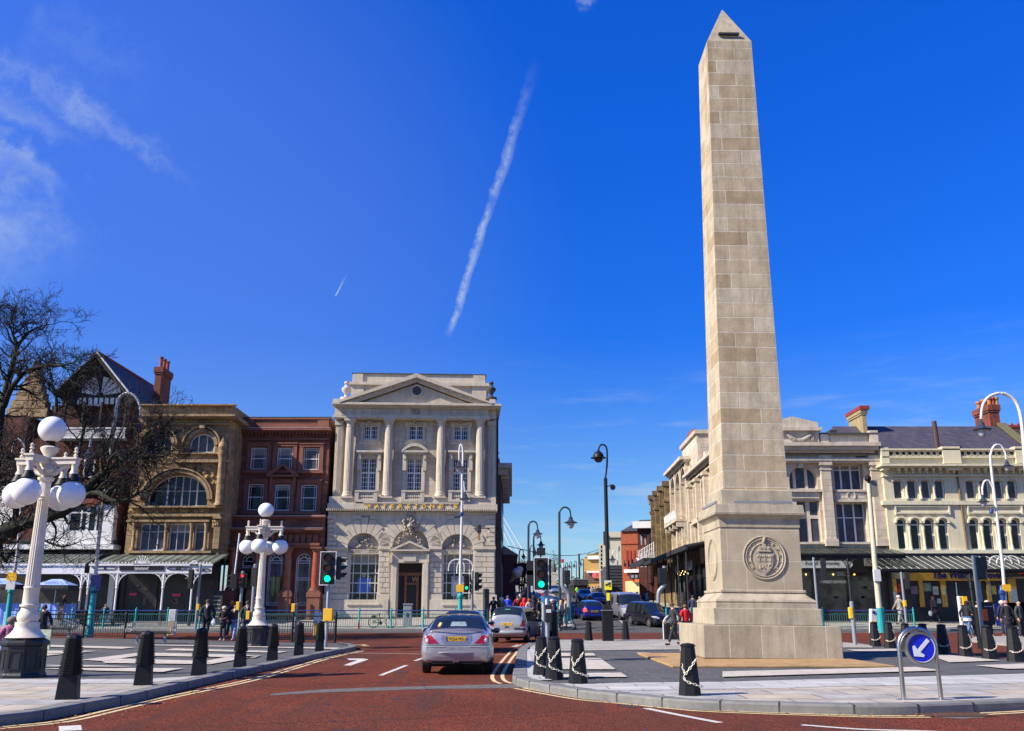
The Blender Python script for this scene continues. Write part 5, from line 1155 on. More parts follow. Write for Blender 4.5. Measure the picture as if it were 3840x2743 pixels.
verandah(F,x0w-1,xr_,3.6,zcan,zl,20,M_DKGL,M_BLACKM,M_BLACK,fh=.18,ornate=False,posts=[F.L(q('O',510,600),3.6)[0]],zpost=-.3,dark=True)
mb=MB()
for i in range(30):x=x0w+(xr_-x0w)*i/30;mb.box(x,x+.06,-3.62,-3.56,zl-.42,zl-.2)
mb.build('iron_frieze',M_BLACKM,F.t)
# ------------------------------------------------------------ cream arcaded building
M_CR=mat('cream_stucco',(.62,.55,.37),.75,var=.08,vscale=1.2,streak=.22);M_CR2=mat('cream_stucco_trim',(.65,.59,.41),.75,var=.1,streak=.2)
F=Fac('cream_arcaded_building','cream painted building with rows of small arched windows and pierced parapet','building',q('O',905,800)[0],66.8)
x0w=F.L(q('N',165,900))[0];x1w=F.L(q('N',2300,900))[0];ztop=F.L(q('N',500,640))[1];z1=F.L(q('O',1300,210))[1];zcor=F.L(q('N',500,785))[1]
G1=[(275,372),(418,512),(558,650),(697,792)];dxs=[0,737,1470]
G2=[(312,405),(452,545),(594,690),(736,828)]
for dx in dxs:
 for a_,b_ in G1:F.hole('N',a_+dx,950,b_+dx,1138,arch=.35,fw=.07,rev=.3,glass=M_GLASSG)
 for a_,b_ in G2:F.hole('N',a_+dx,1340,b_+dx,1655,arch=True,hz=[(.20,.08)],fw=.08,rev=.3)
F.wall(x0w,x1w,z1-5,zcor,M_CR,10,rev=.3);H_=F.holes;F.windows();F.holes=[]
mb=MB()
for h in H_:
 W=(h['x1']-h['x0'])/2;cx=h['x0']+W
 if h['arch']is True:archband(mb,cx,h['z1']-W,W+.03,W+.15,-.2,0)
 else:archband(mb,cx,h['z1']-.35*W,W+.03,W+.12,-.12,0,sz=.5)
mb.build('arch_moulding',M_CR2,F.t)
mb=MB()
def shaft(x,z0,z1_,r):mb.lathe([(r*1.7,0),(r*1.7,.12),(r*1.2,.25),(r,.35),(r,z1_-z0-.4),(r*1.3,z1_-z0-.3),(r*1.7,z1_-z0-.05),(r*1.7,z1_-z0)],(x,-.14,z0),10)
for H4,top in((4,0),(4,1)):pass
for i in range(0,len(H_),1):
 h=H_[i]
 nx=H_[i+1]if i+1<len(H_)and 0<H_[i+1]['x0']-h['x1']<.8 and abs(H_[i+1]['z0']-h['z0'])<.1 else None
 if nx:shaft((h['x1']+nx['x0'])/2,h['z0']-.05,h['z1']-(.6 if h['arch']is True else.35),.075)
mb.build('colonnette',M_CR2,F.t,smooth=True)
mb=MB()
for k_,x0_,y0_,x1_,y1_,o_ in(('N',150,785,2300,805,.9),('N',160,805,2300,822,.55),('N',165,898,2300,912,.2),('N',165,1160,2300,1200,.18),('N',150,630,2300,645,.35),('N',160,710,2300,722,.3),('O',880,170,2600,205,.3)):F.bx(mb,k_,x0_,y0_,x1_,y1_,o_,-.3)
mb.build('cornice',M_CR2,F.t)
mb=MB()
for dx in dxs:
 for i in range(9):
  x=330+i*70+dx-8;F.bx(mb,'N',x,820,x+22,850,.55,-.02);F.bx(mb,'N',x+4,850,x+18,880,.3,-.02)
 for x in(165+dx,830+dx):F.bx(mb,'N',x,822,x+70,845,.6,-.02)
 F.bx(mb,'N',300+dx,1210,840+dx,1222,.12,-.02);F.bx(mb,'N',300+dx,1275,850+dx,1290,.12,-.02);F.bx(mb,'N',290+dx,1205,303+dx,1300,.14,-.02);F.bx(mb,'N',835+dx,1205,850+dx,1300,.14,-.02)
mb.build('corbels',M_CR2,F.t)
mb=MB()
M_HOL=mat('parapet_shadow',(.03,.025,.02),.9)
zp0=F.L(q('N',500,710),.2)[1];zp1=F.L(q('N',500,645),.2)[1];zm=(zp0+zp1)/2
mb.box(x0w,x1w,-.1,.25,zcor,zp0)
hh=MB();rr=(zp1-zp0)*.44
for dx in dxs:
 for i in range(9):
  x,_=F.L(q('N',252+dx*.98+i*62.5,680),.2);archband(mb,x,zm,rr*.78,rr*1.02,-.2,.1,0,2*math.pi,16)
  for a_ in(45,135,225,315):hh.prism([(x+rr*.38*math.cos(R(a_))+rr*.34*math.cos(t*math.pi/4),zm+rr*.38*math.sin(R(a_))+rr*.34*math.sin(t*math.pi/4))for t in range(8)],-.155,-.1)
 F.bx(mb,'N',775+dx,608,955+dx,780,.35,-.4)
F.bx(mb,'N',150,618,228,780,.3,-.4);mb.box(x0w,x1w,-.15,.25,zp0-.02,zp1+.02)
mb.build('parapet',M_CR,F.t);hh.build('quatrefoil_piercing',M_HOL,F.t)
MB().tube([(F.L(q('N',902,830))[0],-.1,zcor),(F.L(q('N',915,830))[0],-.1,z1)],.07,6).build('drainpipe',mat('ochre_pipe',(.16,.11,.04),.7),F.t)
zr=F.L(q('N',500,405),-5)[1];xr1=F.L(q('N',1375,400),-5)[0]
mb=MB();mb.hull([(x0w-1.6,.3,ztop-.6),(x0w-1.6,5,zr),(x0w-1.6,10,ztop-.6)],[(xr1,.3,ztop-.6),(xr1,5,zr),(xr1,10,ztop-.6)]);mb.build('slate_roof',mat('purple_slate',(.075,.065,.085),.6,var=.25,brick=(.4,.26,.008,(.04,.035,.045),.3)),F.t)
mb=MB();mb.hull([(xr1,.4,ztop-.6),(xr1,5.2,zr-.1),(xr1,10,ztop-.6)],[(x1w,.4,ztop-.6),(x1w,5.2,zr-.1),(x1w,10,ztop-.6)]);mb.build('slate_roof',mat('brown_slate',(.055,.03,.025),.7,var=.25,brick=(.4,.26,.008,(.03,.02,.02),.3)),F.t)
mb=MB();mb.tube([(xr1,5.2,zr),(x1w,5.2,zr)],.16,6)
for i in range(22):mb.ball((xr1+.4+i*.5,5.2,zr+.2),.12,6)
mb.build('ridge_tiles',mat('red_ridge_tile',(.22,.03,.02),.7),F.t)
MB().hull([(xr1-.4,.2,ztop-.5),(xr1-.4,5,zr+.12),(xr1+.2,5,zr+.12),(xr1+.2,.2,ztop-.5)],[(xr1-.4,.2,ztop-.3),(xr1-.4,5,zr+.3),(xr1+.2,5,zr+.3),(xr1+.2,.2,ztop-.3)]).build('gable_coping',mat('mossy_coping',(.12,.11,.05),.9),F.t)
a,b,c,d=F.rect('N',690,350,720,625,-1);MB().tube([((a+b)/2,1,c-.5),((a+b)/2,1.1,d)],.17,10).build('flue_pipe',mat('rusty_flue',(.06,.03,.02),.6),F.t)
M_BAND=mat('banded_red_brick',(.26,.055,.025),.85,var=.2,brick=(.24,.62,.008,(.06,.02,.015),.6),col2=(.09,.03,.025))
chimney(F,'N',1238,185,1368,470,-5.2,2.4,M_BAND,0,M_BLACKM)
a,b,c,d=F.rect('N',1235,95,1345,185,-5.2)
for i in range(7):
 x=a+.2+(b-a)*(i%3)/3;yy=5.5+(i//3)*.85
 MB().lathe([(.2,0),(.16,.1),(.15,d-c-.25),(.22,d-c-.15),(.2,d-c)],(x,yy,c-.05),10).build('chimney_pot',mat('terracotta_pot_%d'%(i%3),[(.42,.14,.04),(.30,.05,.03),(.38,.2,.08)][i%3],.7),F.t)
 # public house front under the verandah
M_OCH=mat('ochre_fascia',(.55,.30,.045),.6,var=.12)
z_f=F.L(q('O',1500,395),.3);zb_=F.L(q('O',1500,785),.1)[1]
mb=MB();mb.box(F.L(q('O',930,600))[0],x1w,-.05,.0,-.5,F.L(q('O',1500,465))[1]);mb.box(F.L(q('O',905,600))[0],F.L(q('O',930,600))[0],-.25,.0,-.5,z1);mb.box(x0w,x1w,-.22,-.05,F.L(q('O',1500,465))[1]+1.2,z1-.0);mb.build('pub_front',mat('dark_pub_front',(.016,.016,.02),.4,var=.4),F.t)
mb=MB()
a,b,c,d=F.rect('O',1110,398,2045,482,.35);mb.box(a,b,-.35,0,c,d)
for x0_,x1_ in((930,990),(1215,1258),(1437,1490),(1905,1942),(2122,2205)):F.bx(mb,'O',x0_,462,x1_,750,.2,0)
mb.build('ochre_fascia',M_OCH,F.t)
mb=MB();F.bx(mb,'O',2042,385,2600,442,.5,0);mb.build('sign_board',M_BLACKM,F.t)
a,b,c,d=F.rect('O',2225,385,2265,415,.55);MB().box(a,b,-.6,-.5,c,d).build('red_badge',paint('red_badge',(.6,.02,.01)),F.t)
a,b,c,d=F.rect('O',1348,392,2040,448,.4);text_mb('The Willow Grove',a,b,c-.1,d+.05,-.35,.05,shear=.25,bold=.03).build('pub_lettering',paint('navy_letters',(.01,.015,.13)),F.t)
for(x0_,y0_,x1_,y1_,c_)in((1258,505,1330,590,(.2,.26,.2)),(1350,542,1405,625,(.35,.35,.34)),(1400,665,1432,712,(.4,.45,.5)),(995,512,1035,605,(.35,.02,.02)),(1130,540,1195,620,(.16,.1,.18)),(945,592,990,740,(.33,.34,.36)),(2140,560,2205,705,(.33,.34,.38)),(1945,535,1990,620,(.3,.25,.05)),(1448,552,1478,630,(.4,.38,.3)),(1912,500,1938,640,(.3,.28,.25))):
 a,b,c,d=F.rect('O',x0_,y0_,x1_,y1_,.22);MB().box(a,b,-.24,-.1,c,d).build('wall_poster',mat('poster_%d_%d'%(x0_,y0_),c_,.6,var=.4,vscale=5),F.t)
mb=MB()
for x0_ in(1578,1792):
 (a,c),(b,d)=F.L(q('O',x0_+30,745),.1),F.L(q('O',x0_,500),.1);mb.tube([((a+b)/2,-.12,c),((a+b)/2,-.12,d)],.05,6)
mb.build('door_handle',mat('brushed_rail',(.5,.5,.5),.3,metal=.8),F.t)
zl=F.L(q('O',1500,368),3.4)[1];zh=F.L(q('O',1500,232),.1)[1];xl_=F.L(q('O',1105,368),3.4)[0]
verandah(F,xl_-1.8,x1w,3.4,zh,zl,34,M_DKGL,mat('pale_aluminium_bars',(.42,.42,.40),.5),M_BLACK,fh=.12,ornate=False,posts=[F.L(q('S',1060,500),3.4)[0]],zpost=-.3,dark=True)
mb=MB()
for i in range(3):
 x,z=F.L(q('O',2000+i*75,310),2.0);archband(mb,x,z,.5,.56,-2.03,-1.97,0,math.pi,10)
mb.build('iron_hoops',M_IRONW,F.t)
# ------------------------------------------------------------ the row along the right of the side street (facades face left)
AS=-math.pi/2-.03
def SF(name,label,cat,y_far,y_near,zbase=None):
 F=Fac.__new__(Fac);F.o=Vector((front_r(y_far),y_far,g(y_far)+KH));F.a=AS
 F.t=thing(name,label,cat,F.o,AS);F.u=Vector((math.cos(AS),math.sin(AS),0));F.n=Vector((math.sin(AS),-math.cos(AS),0));F.holes=[];F.len=y_far-y_near;return F
 # (a) near the corner: same stone as the corner building, pilasters and arched upper openings, balcony
F=SF('street_stone_building','ornate buff stone building with arched loggia, balcony and attic just left of the obelisk','building',96,68.4)
L_=F.len;HB=11.3
for i in range(3):
 x=.7+i*3.5;F.holes.append(dict(x0=x,x1=x+2.7,z0=8.4,z1=12.6,arch=True,rev=1.0,vx=[.5],hz=[.4],fw=.12,glass=M_GLASSB,fm=M_CTR));F.holes.append(dict(x0=x+.3,x1=x+2.3,z0=5.2,z1=7.4,arch=False,rev=.5,vx=[.5],hz=[.3],fw=.12,fm=M_CTR))
for i in range(4):
 x=HB+1.3+i*4.1;F.holes.append(dict(x0=x,x1=x+2.0,z0=7.6,z1=10.6,arch=True,rev=.5,vx=[.5],fw=.12,fm=M_CTR));F.holes.append(dict(x0=x,x1=x+2.0,z0=5.2,z1=6.8,arch=False,rev=.5,vx=[.5],fw=.12,fm=M_CTR))
F.wall(HB,L_,-1.2,11.2,M_CST,8,holes=[h for h in F.holes if h['x0']>HB]);F.wall(0,HB,-1.2,13.0,M_CST,8,holes=[h for h in F.holes if h['x0']<HB]);F.windows();F.holes=[]
mb=MB();mb.box(-.2,HB,-.6,8,12.9,13.1);mb.box(-.2,HB+.1,-.9,8,13.1,13.4);mb.box(HB+.1,L_+.4,-.45,8,11.1,11.3);mb.box(HB+.1,L_+.6,-.75,8,11.3,11.55);mb.box(HB,L_,-.25,0,7.0,7.3);mb.box(HB,L_,-.25,0,10.75,10.9);mb.build1('cornice',M_CTR,F.t)
mb=MB();mb.box(HB+.2,L_,-.1,.3,11.55,12.1)
for i in range(5):x=HB+.3+i*4.05;mb.box(x,x+.9,-.2,.5,11.55,12.35)
mb.build1('parapet',M_CTR,F.t)
mb=MB()
for i in range(5):x=HB+.2+i*4.1;mb.box(x,x+.8,-.4,.02,7.3,10.7);mb.box(x-.1,x+.9,-.5,.02,10.4,10.7);mb.box(x,x+.8,-.3,.02,3.5,7.0)
for i in range(4):x=.1+i*3.5;mb.box(x,x+.5,-.4,.02,3.5,12.9)
mb.build('pilaster',M_CST,F.t)
mb=MB()
for i in range(3):archband(mb,.7+i*3.5+1.35,11.25,1.37,1.6,-.35,0)
mb.build('arch_moulding',M_CTR,F.t)
mb=MB();mb.box(5.2,14,.3,8,13.4,15.0);mb.box(5.0,14.2,.1,8.2,15.0,15.35);mb.box(9.5,15.5,.1,6,11.2,13.9);mb.build1('attic',M_CST,F.t)
mb=MB();mb.box(8.6,9.4,.22,.35,13.6,14.7);mb.box(11.6,12.4,.22,.35,13.6,14.7);mb.build('attic_window',M_WFRAME,F.t)
mb=MB()
for i in range(3):mb.lathe([(.2,0),(.16,.2),(.15,.8),(.2,.9),(.18,1.2)],(5.6+i*1.2,1,15.3),8)
mb.build('chimney_pot',mat('red_clay_pot',(.24,.05,.03),.7),F.t)
mb=MB();mb.box(.2,8.4,-1.1,0,7.7,7.95)
for i in range(4):x=.2+i*2.6;mb.prism([(x,6.2),(x+.35,6.2),(x+.35,7.7),(x,7.7)],-.35,0);mb.box(x,x+.35,-1.0,-.35,7.2,7.7)
mb.build1('balcony',M_CTR,F.t)
mb=MB();mb.tube([(.2,-1.06,8.85),(8.4,-1.06,8.85)],.05,4);n=8
for i in range(n):
 x=.25+8.1*i/n;d_=8.1/n;mb.tube([(x,-1.06,7.95),(x+d_,-1.06,8.85)],.03,4);mb.tube([(x+d_,-1.06,7.95),(x,-1.06,8.85)],.03,4);mb.tube([(x,-1.06,7.95),(x,-1.06,8.85)],.03,4)
mb.build1('balcony_railing',M_WHITE,F.t)
mb=MB();mb.box(0,L_,-.1,0,-1.2,3.4);mb.build('shopfront',M_SHOP,F.t)
mb=MB();mb.add([(0,0,4.9),(L_+.3,0,4.9),(L_+.3,-3.2,4.3),(0,-3.2,4.3),(0,0,4.8),(L_+.3,0,4.8),(L_+.3,-3.2,4.15),(0,-3.2,4.15)],[(0,1,2,3),(7,6,5,4),(0,3,7,4),(1,5,6,2),(3,2,6,7)]);mb.box(0,L_+.3,-3.3,-3.15,3.95,4.3);mb.build1('verandah_roof',M_BLACKM,F.t)
mb=MB()
for i in range(7):mb.tube([(1+i*4.3,-3.1,-1),(1+i*4.3,-3.1,4.2)],.06,6)
mb.build('verandah_post',M_BLACKM,F.t)
for i,(x0_,x1_,y_,za_,zb_,c_)in enumerate(((12.2,15.6,-.9,3.0,3.75,(.75,.75,.8)),(6.2,7.4,-.9,3.0,3.7,(.6,.6,.66)),(10.2,12.0,-.2,2.2,2.6,(.5,.25,.12)),(14.2,15.8,-.2,2.2,2.6,(.5,.4,.3)),(8.0,9.4,-.2,1.2,2.1,(.3,.03,.03)),(17.2,18.3,-.2,2.3,3.0,(.4,.38,.36)))):MB().box(x0_,x1_,y_-.12,y_,za_,zb_).build('hanging_sign',paint('hsign_%d'%i,c_),F.t)
for i in range(9):MB().box(1+i*2.9,1.25+i*2.9,-.25,-.1,-1,3.4).build('shop_pier',paint('shop_pier_%d'%(i%3),[(.05,.045,.045),(.09,.08,.075),(.03,.02,.02)][i%3]),F.t);MB().box(1.4+i*2.9,3.6+i*2.9,-.13,-.1,.3,2.2).build('shop_window',mat('shop_glass_lit',(.05,.042,.035),.12,var=.9,vscale=1.1),F.t)
mb=MB()
for i in range(9):mb.ball((9+i*.75,-1.2,2.85+.18*math.sin(i*2.1)),.035,6)
mb.build('shop_lamp',M_LITE,F.t)
# (b) brown gothic piers
F=SF('brown_pier_building','dark brown stone building with slender vertical piers and jagged cornice','building',111.5,96.2)
M_BRN=mat('brown_sandstone',(.27,.18,.08),.9,var=.4,vscale=1.4,streak=.5,brick=(.9,.4,.01,(.12,.09,.05),.5));L_=F.len
F.wall(0,L_,-1.5,11.2,M_BRN,8,holes=[]);mb=MB()
for i in range(8):x=i*(L_-.5)/7;e=.35*(i%2);mb.box(x,x+.5,-.5-e,0,2.8,11.5+e);mb.box(x-.12,x+.62,-.75-e,0,11.2+e,11.7+e);mb.box(x-.06,x+.56,-.65-e,0,9.9,10.15)
mb.build('pier',M_BRN,F.t)
mb=MB()
for i in range(7):x=i*(L_-.5)/7+.7;mb.box(x,x+1.1,-.06,0,3.6,6.2);mb.box(x,x+1.1,-.06,0,7.0,9.8)
mb.build('window',M_GLASS,F.t)
mb=MB();mb.box(0,L_,-3.2,0,4.0,4.2);mb.box(0,L_,-3.3,-3.15,3.6,4.2);mb.build('canopy',M_BLACKM,F.t)
mb=MB()
for i in range(3):mb.tube([(0,-2.2,4.7+.5*i),(L_,-2.2,4.7+.5*i)],.04,4)
for i in range(10):mb.tube([(i*L_/9,-2.2,4.2),(i*L_/9,-2.2,5.8)],.04,4)
mb.build('roof_railing',M_IRONW,F.t)
# (c) brick house with bay and white windows, front turned to the square
M_DKB=mat('dark_red_brick',(.15,.04,.028),.85,var=.25,brick=(.24,.1,.008,(.05,.02,.018),.5))
F=Fac('brick_bay_house','dark patterned brick house with white arched windows and slanted bay','building',2400,114,R(-12))
a0,b0=F.L(q('J',1765,300))[0],F.L(q('J',2020,300))[0];ztop=F.L(q('I',1870,1060))[1]
F.hole('I',1900,1128,1960,1255,arch=.4,fw=.28,rev=.15,fm=M_WHITE,glass=M_GLASSG);F.hole('J',1905,228,1968,405,arch=.3,fw=.28,vx=[.5],hz=[.2,.4,.6,.8],rev=.15,fm=M_WHITE)
for x in(1785,1832):F.hole('I',x,1150,x+26,1280,arch=.4,fw=.25,rev=.15,fm=M_WHITE,glass=M_GLASSG);F.hole('J',x,240,x+30,415,arch=.4,fw=.25,rev=.15,fm=M_WHITE,glass=M_GLASSG)
F.wall(a0,b0,-2,ztop,M_DKB,12);F.windows();F.holes=[]
MB().box(a0-.5,b0+.2,-.8,.2,ztop-.2,ztop+.6).build('white_eaves',M_WHITE,F.t)
mb=MB();x=F.L(q('I',1885,1100))[0];mb.box(x-.15,x+.15,-.25,0,2,ztop-.3);mb.build('brick_pier',M_DKB,F.t)
zrr=F.L(q('I',1990,950),-5)[1];MB().hull([(a0-.4,-.6,ztop+.5),(a0+3,5,zrr),(a0+3,12,zrr)],[(b0+4,-.6,ztop+.5),(b0+4,5,zrr),(b0+4,12,zrr)]).build('roof',M_TILE,F.t)
# (d) red brick building with hipped roof and shop
F=Fac('red_brick_shop_building','orange red brick building with slate roof above a white shop fascia','building',2325,150,R(-25))
a0,b0=F.L(q('J',1565,300))[0],F.L(q('J',1785,300))[0];ztop=F.L(q('I',1650,1115))[1]
M_ORB=mat('orange_brick',(.36,.08,.025),.85,var=.15,brick=(.3,.12,.006,(.26,.07,.03),.2))
F.hole('J',1726,300,1766,400,vx=[.33,.66],fw=.2,fm=M_WHITE,rev=.15,glass=M_GLASSG)
for x in(1590,1636,1680):F.hole('J',x,318+(1680-x)*.2,x+34,412,fw=.1,fm=M_BLACKM,rev=.15)
F.wall(a0,b0,-2,ztop,M_ORB,14);F.windows();F.holes=[]
mb=MB()
for x in(1630,1672,1718):X_=F.L(q('J',x,350))[0];mb.box(X_-.15,X_+.15,-.12,0,3,ztop-3)
mb.box(a0,b0,-.15,0,F.L(q('J',1650,135))[1],F.L(q('J',1650,128))[1]);mb.build('brick_pier',mat('deep_red_trim',(.25,.02,.01),.8),F.t)
zrr=F.L(q('I',1720,980),-4)[1];MB().hull([(a0,-.4,ztop),(a0+2,4,zrr),(a0+2,14,zrr),(a0,14,ztop)],[(b0+3,-.4,ztop),(b0+3,4,zrr),(b0+3,14,zrr),(b0+3,14,ztop)]).build('roof',M_TILE,F.t)
mb=MB();F.bx(mb,'J',1590,440,1880,480,1.5,0);mb.build('white_fascia',M_WHITE,F.t);mb=MB();F.bx(mb,'J',1610,585,1790,760,.6,0);mb.build('cream_shopfront',mat('pale_yellow_front',(.62,.5,.25),.6),F.t)
mb=MB();F.bx(mb,'J',1655,500,2060,560,1.6,0);mb.build('black_fascia',M_BLACKM,F.t)
for i in range(4):MB().box(*(lambda r:(r[0],r[1],-1.75,-1.6,r[2],r[3]))(F.rect('J',1682+i*46,512,1710+i*46,546,1.7))).build('fascia_badge',paint('grey_badge',(.2,.2,.26)),F.t)
for x0_,x1_ in((1722,1800),(1835,1905),(1950,2030)):MB().box(*(lambda r:(r[0],r[1],-2.0,-1.4,r[2],r[3]))(F.rect('J',x0_,562,x1_,598,1.9))).build('shop_awning',paint('orange_awning' if x0_<1940 else 'maroon_awning',(.65,.12,.02)if x0_<1940 else(.15,.02,.01)),F.t)
# (e) cream modern block
F=Fac('cream_block','tall plain cream rendered block with narrow windows down the side street','building',q('J',1285,600)[0],195,R(-8))
M_CRM=mat('cream_render',(.50,.46,.33),.8,var=.08,streak=.15)
a0,a1,b0=F.L(q('J',1285,300))[0],F.L(q('J',1345,300))[0],F.L(q('J',1560,300))[0];z_a,z_b=F.L(q('J',1310,128))[1],F.L(q('I',1450,1120))[1]
F.wall(a0,a1,-3,z_a,M_CRM,20,holes=[]);F.wall(a1,b0,-3,z_b,M_CRM,20,holes=[],name='tower_wall')
mb=MB()
for y in(150,200,250,300,350,400):F.bx(mb,'J',1308,y,1325,y+34,.05,-.1)
for y in(160,430):F.bx(mb,'J',1525,y,1535,y+60,.05,-.1)
mb.build('window',M_GLASS,F.t)
mb=MB();mb.box(a1,b0,-.25,.1,z_b-1.5,z_b-1.2);F.bx(mb,'J',1340,-20,1360,140,.6,-.1);mb.build('dark_trim',M_BLACKM,F.t)
F.bx(mb:=MB(),'J',1310,455,1380,600,1,0);mb.build('shopfront',mat('maroon_shopfront',(.12,.02,.022),.6),F.t)
# (f) ochre hall at the end
F=Fac('ochre_hall','ochre stone hall with vertical piers at the far end of the street','building',q('J',1100,600)[0],262,R(-15))
a0,b0=F.L(q('J',1103,400))[0],F.L(q('J',1290,400))[0];ztop=F.L(q('J',1200,300))[1]
M_OCS=mat('ochre_stone',(.42,.25,.07),.85,var=.15)
F.wall(a0,b0,-4,ztop,M_OCS,20,holes=[])
mb=MB()
for i in range(7):x=F.L(q('J',1148+i*20,400))[0];mb.box(x,x+.5,-.4,0,9,ztop-.5)
mb.build('pier',mat('dark_ochre',(.22,.12,.03),.85),F.t)
mb=MB();F.bx(mb,'J',1148,275,1290,318,.8,0);mb.build('white_fascia',M_WHITE,F.t)
mb=MB();F.bx(mb,'J',1110,470,1290,600,.3,0);mb.build('shopfront',mat('brown_shopfront',(.12,.06,.04),.6,var=.6,vscale=.7),F.t)
mb=MB();F.bx(mb,'J',1135,462,1290,482,2,0);mb.build('canopy',M_WHITE,F.t)
MB().prism([(a0,ztop),(b0,ztop),(b0,F.L(q('J',1280,220))[1]),((a0+b0)/2+2,F.L(q('J',1250,222))[1])],.5,18).build('roof',M_TILE,F.t)
for x,y,c_ in((1238,515,(.6,.1,.1)),(1290,520,(.5,.1,.06))):
 X_,Z_=F.L(q('J',x,y),2);mb=MB();mb.prism([(X_+.8*math.cos(t*.5236),Z_+.8*math.sin(t*.5236))for t in range(12)],-2.1,-1.9);mb.build('round_sign',paint('roundsign_%d'%x,c_),F.t)
 # far sea-front pavilion and pier shelter at the head of the street
p=atY(q('J',240,600),330);t_=thing('pavilion','pale low pavilion with wavy canopy roof near the suspension bridge','building',(p.x,330,g(330)))
mb=MB();mb.box(-9,9,0,10,-2,9);mb.build('wall',M_CRM,t_)
zz=atY(q('J',250,330),330).z-g(330);mb=MB()
for i in range(3):mb.lathe([(5,zz-5),(3,zz-3),(1,zz-.6),(.1,zz+.8)],(-8+i*8,4,0),8)
mb.build('roof',mat('pale_membrane',(.5,.49,.40),.7),t_)
for(x0_,y0_),(x1_,y1_)in(((185,1050),(410,1420)),((180,1120),(330,1420)),((178,1190),(255,1420))):
 pa,pb=atY(q('I',x0_-90,y0_-150),345),atY(q('I',x1_,y1_),345);MB().tube([(0,0,0),pb-pa],.22,6).build('bridge_cable',M_WHITE,None,loc=pa,label='white suspension bridge cable slanting behind the left block, %s'%{1050:'highest of the three',1120:'middle of the three',1190:'lowest of the three'}[y0_],category='cable',group='cables of the far suspension bridge')
pa,pb=atY(q('J',180,160),100),atY(q('J',1290,200),190);pts=[pa+(pb-pa)*t+Vector((0,0,-1.1*math.sin(math.pi*t)))for t in[i/12 for i in range(13)]]
MB().tube([p-pa for p in pts],.045,4).build('overhead_wire',M_BLACKM,None,loc=pa,label='thin overhead wire strung across the side street',category='wire')
# ------------------------------------------------------------ five-globe lamp standards
b0=gp('Y',125,399,KH);LY_=b0.y+.45
def zat(k,x,y,Y):return atY(q(k,x,y),Y).z-KH
def wpx(px,Y):return px/ppm(Y)
Zr=lambda k,x,y:zat(k,x,y,LY_)
lamp=thing('globe_lamp','large cream five globe lamp standard on black octagonal base, nearest at the left edge','street lamp',(b0.x*LY_/b0.y,LY_,KH),R(-41),'five globe lamp standards')
za=Zr('Y',130,148);M_LB=paint('black_cast_base',(.014,.014,.015),.45,bump=.3)
MB().lathe([(.50,0),(.50,.06),(.47,.10),(.455,.78*za),(.50,.82*za),(.50,.90*za),(.45,.94*za),(.36,za)],(0,0,0),8,R(22.5)).build('lamp_base',M_LB,lamp,bevel=.01)
mb=MB()
for k in range(8):
 a=R(45*k);c_,s_=math.cos(a),math.sin(a)
 for u0,u1,z0_,z1_ in((-.12,-.10,.2,.68*za),(.10,.12,.2,.68*za),(-.12,.12,.18,.2),(-.12,.12,.68*za,.70*za)):
  P=[(.435*c_-u*s_,.435*s_+u*c_)for u in(u0,u1)]+[(.45*c_-u*s_,.45*s_+u*c_)for u in(u1,u0)];mb.slab(P,z0_,z1_)
mb.build('base_panel',M_LB,lamp)
zs={k:Zr(*v)for k,v in dict(ring=('V',455,1008),bulge=('V',430,1220),neck=('V',420,1290),coll=('V',415,1330),band=('V',490,705),topband=('B',405,620),capb=('B',445,580),capt=('B',445,385),arm=('B',460,255),armt=('B',460,205),fin=('B',470,70),gl=('A',500,1385)).items()}
prof=[(.42,za),(.40,za+.02),(.33,za+.08),(.27,za+.16),(.245,zs['coll']-.04),(.255,zs['coll']),(.25,zs['coll']+.05),(.215,zs['neck']-.01),(.20,zs['neck']),(.22,zs['neck']+.04),(.235,zs['bulge']),(.22,zs['bulge']+.1),(.175,zs['ring']-.1),(.165,zs['ring']-.03),(.205,zs['ring']-.02),(.205,zs['ring']+.02),(.165,zs['ring']+.03),(.16,zs['band']-.02),(.175,zs['band']),(.165,zs['band']+.03)]
MB().lathe(prof,(0,0,0),28).build('lower_shaft',M_CREAM,lamp,smooth=True)
MB().lathe([(.155,zs['band']+.03),(.12,zs['topband'])],(0,0,0),40,flute=.10).build('fluted_shaft',M_CREAM,lamp)
MB().lathe([(.12,zs['topband']),(.13,zs['topband']+.03),(.12,zs['topband']+.06),(.15,zs['capb']),(.13,zs['capb']+.04)],(0,0,0),20).lathe([(.125,zs['capb']+.04),(.125,zs['capt']-.1),(.17,zs['capt']-.06),(.185,zs['capt']),(.1,zs['capt']+.02),(.16,zs['capt']+.12),(.22,zs['arm']-.12),(.16,zs['arm'])],(0,0,0),8,R(22.5)).build('capital',M_CREAM,lamp)
mb=MB();A_=.72
for k in range(4):
 a=R(90*k+35);c_,s_=math.cos(a),math.sin(a)
 P=[(-.09*-s_+0*c_,-.09*c_),(A_*c_+.09*s_,A_*s_-.09*c_),(A_*c_-.09*s_,A_*s_+.09*c_),(.09*-s_,.09*c_)]
 mb.slab([(.09*s_,-.09*c_),(A_*c_+.09*s_,A_*s_-.09*c_),(A_*c_-.09*s_,A_*s_+.09*c_),(-.09*s_,.09*c_)],zs['arm'],zs['armt'])
 mb.slab([(.12*s_,-.12*c_),(A_*1.04*c_+.12*s_,A_*1.04*s_-.12*c_),(A_*1.04*c_-.12*s_,A_*1.04*s_+.12*c_),(-.12*s_,.12*c_)],zs['armt'],zs['armt']+.04)
 mb.tube(curve_pts([(.12*c_,.12*s_,zs['arm']-.22),(.25*c_,.25*s_,zs['arm']-.18),(.38*c_,.38*s_,zs['arm']-.06),(.55*c_,.55*s_,zs['arm']-.02)],4),.05,6)
mb.build('cross_arm',M_CREAM,lamp)
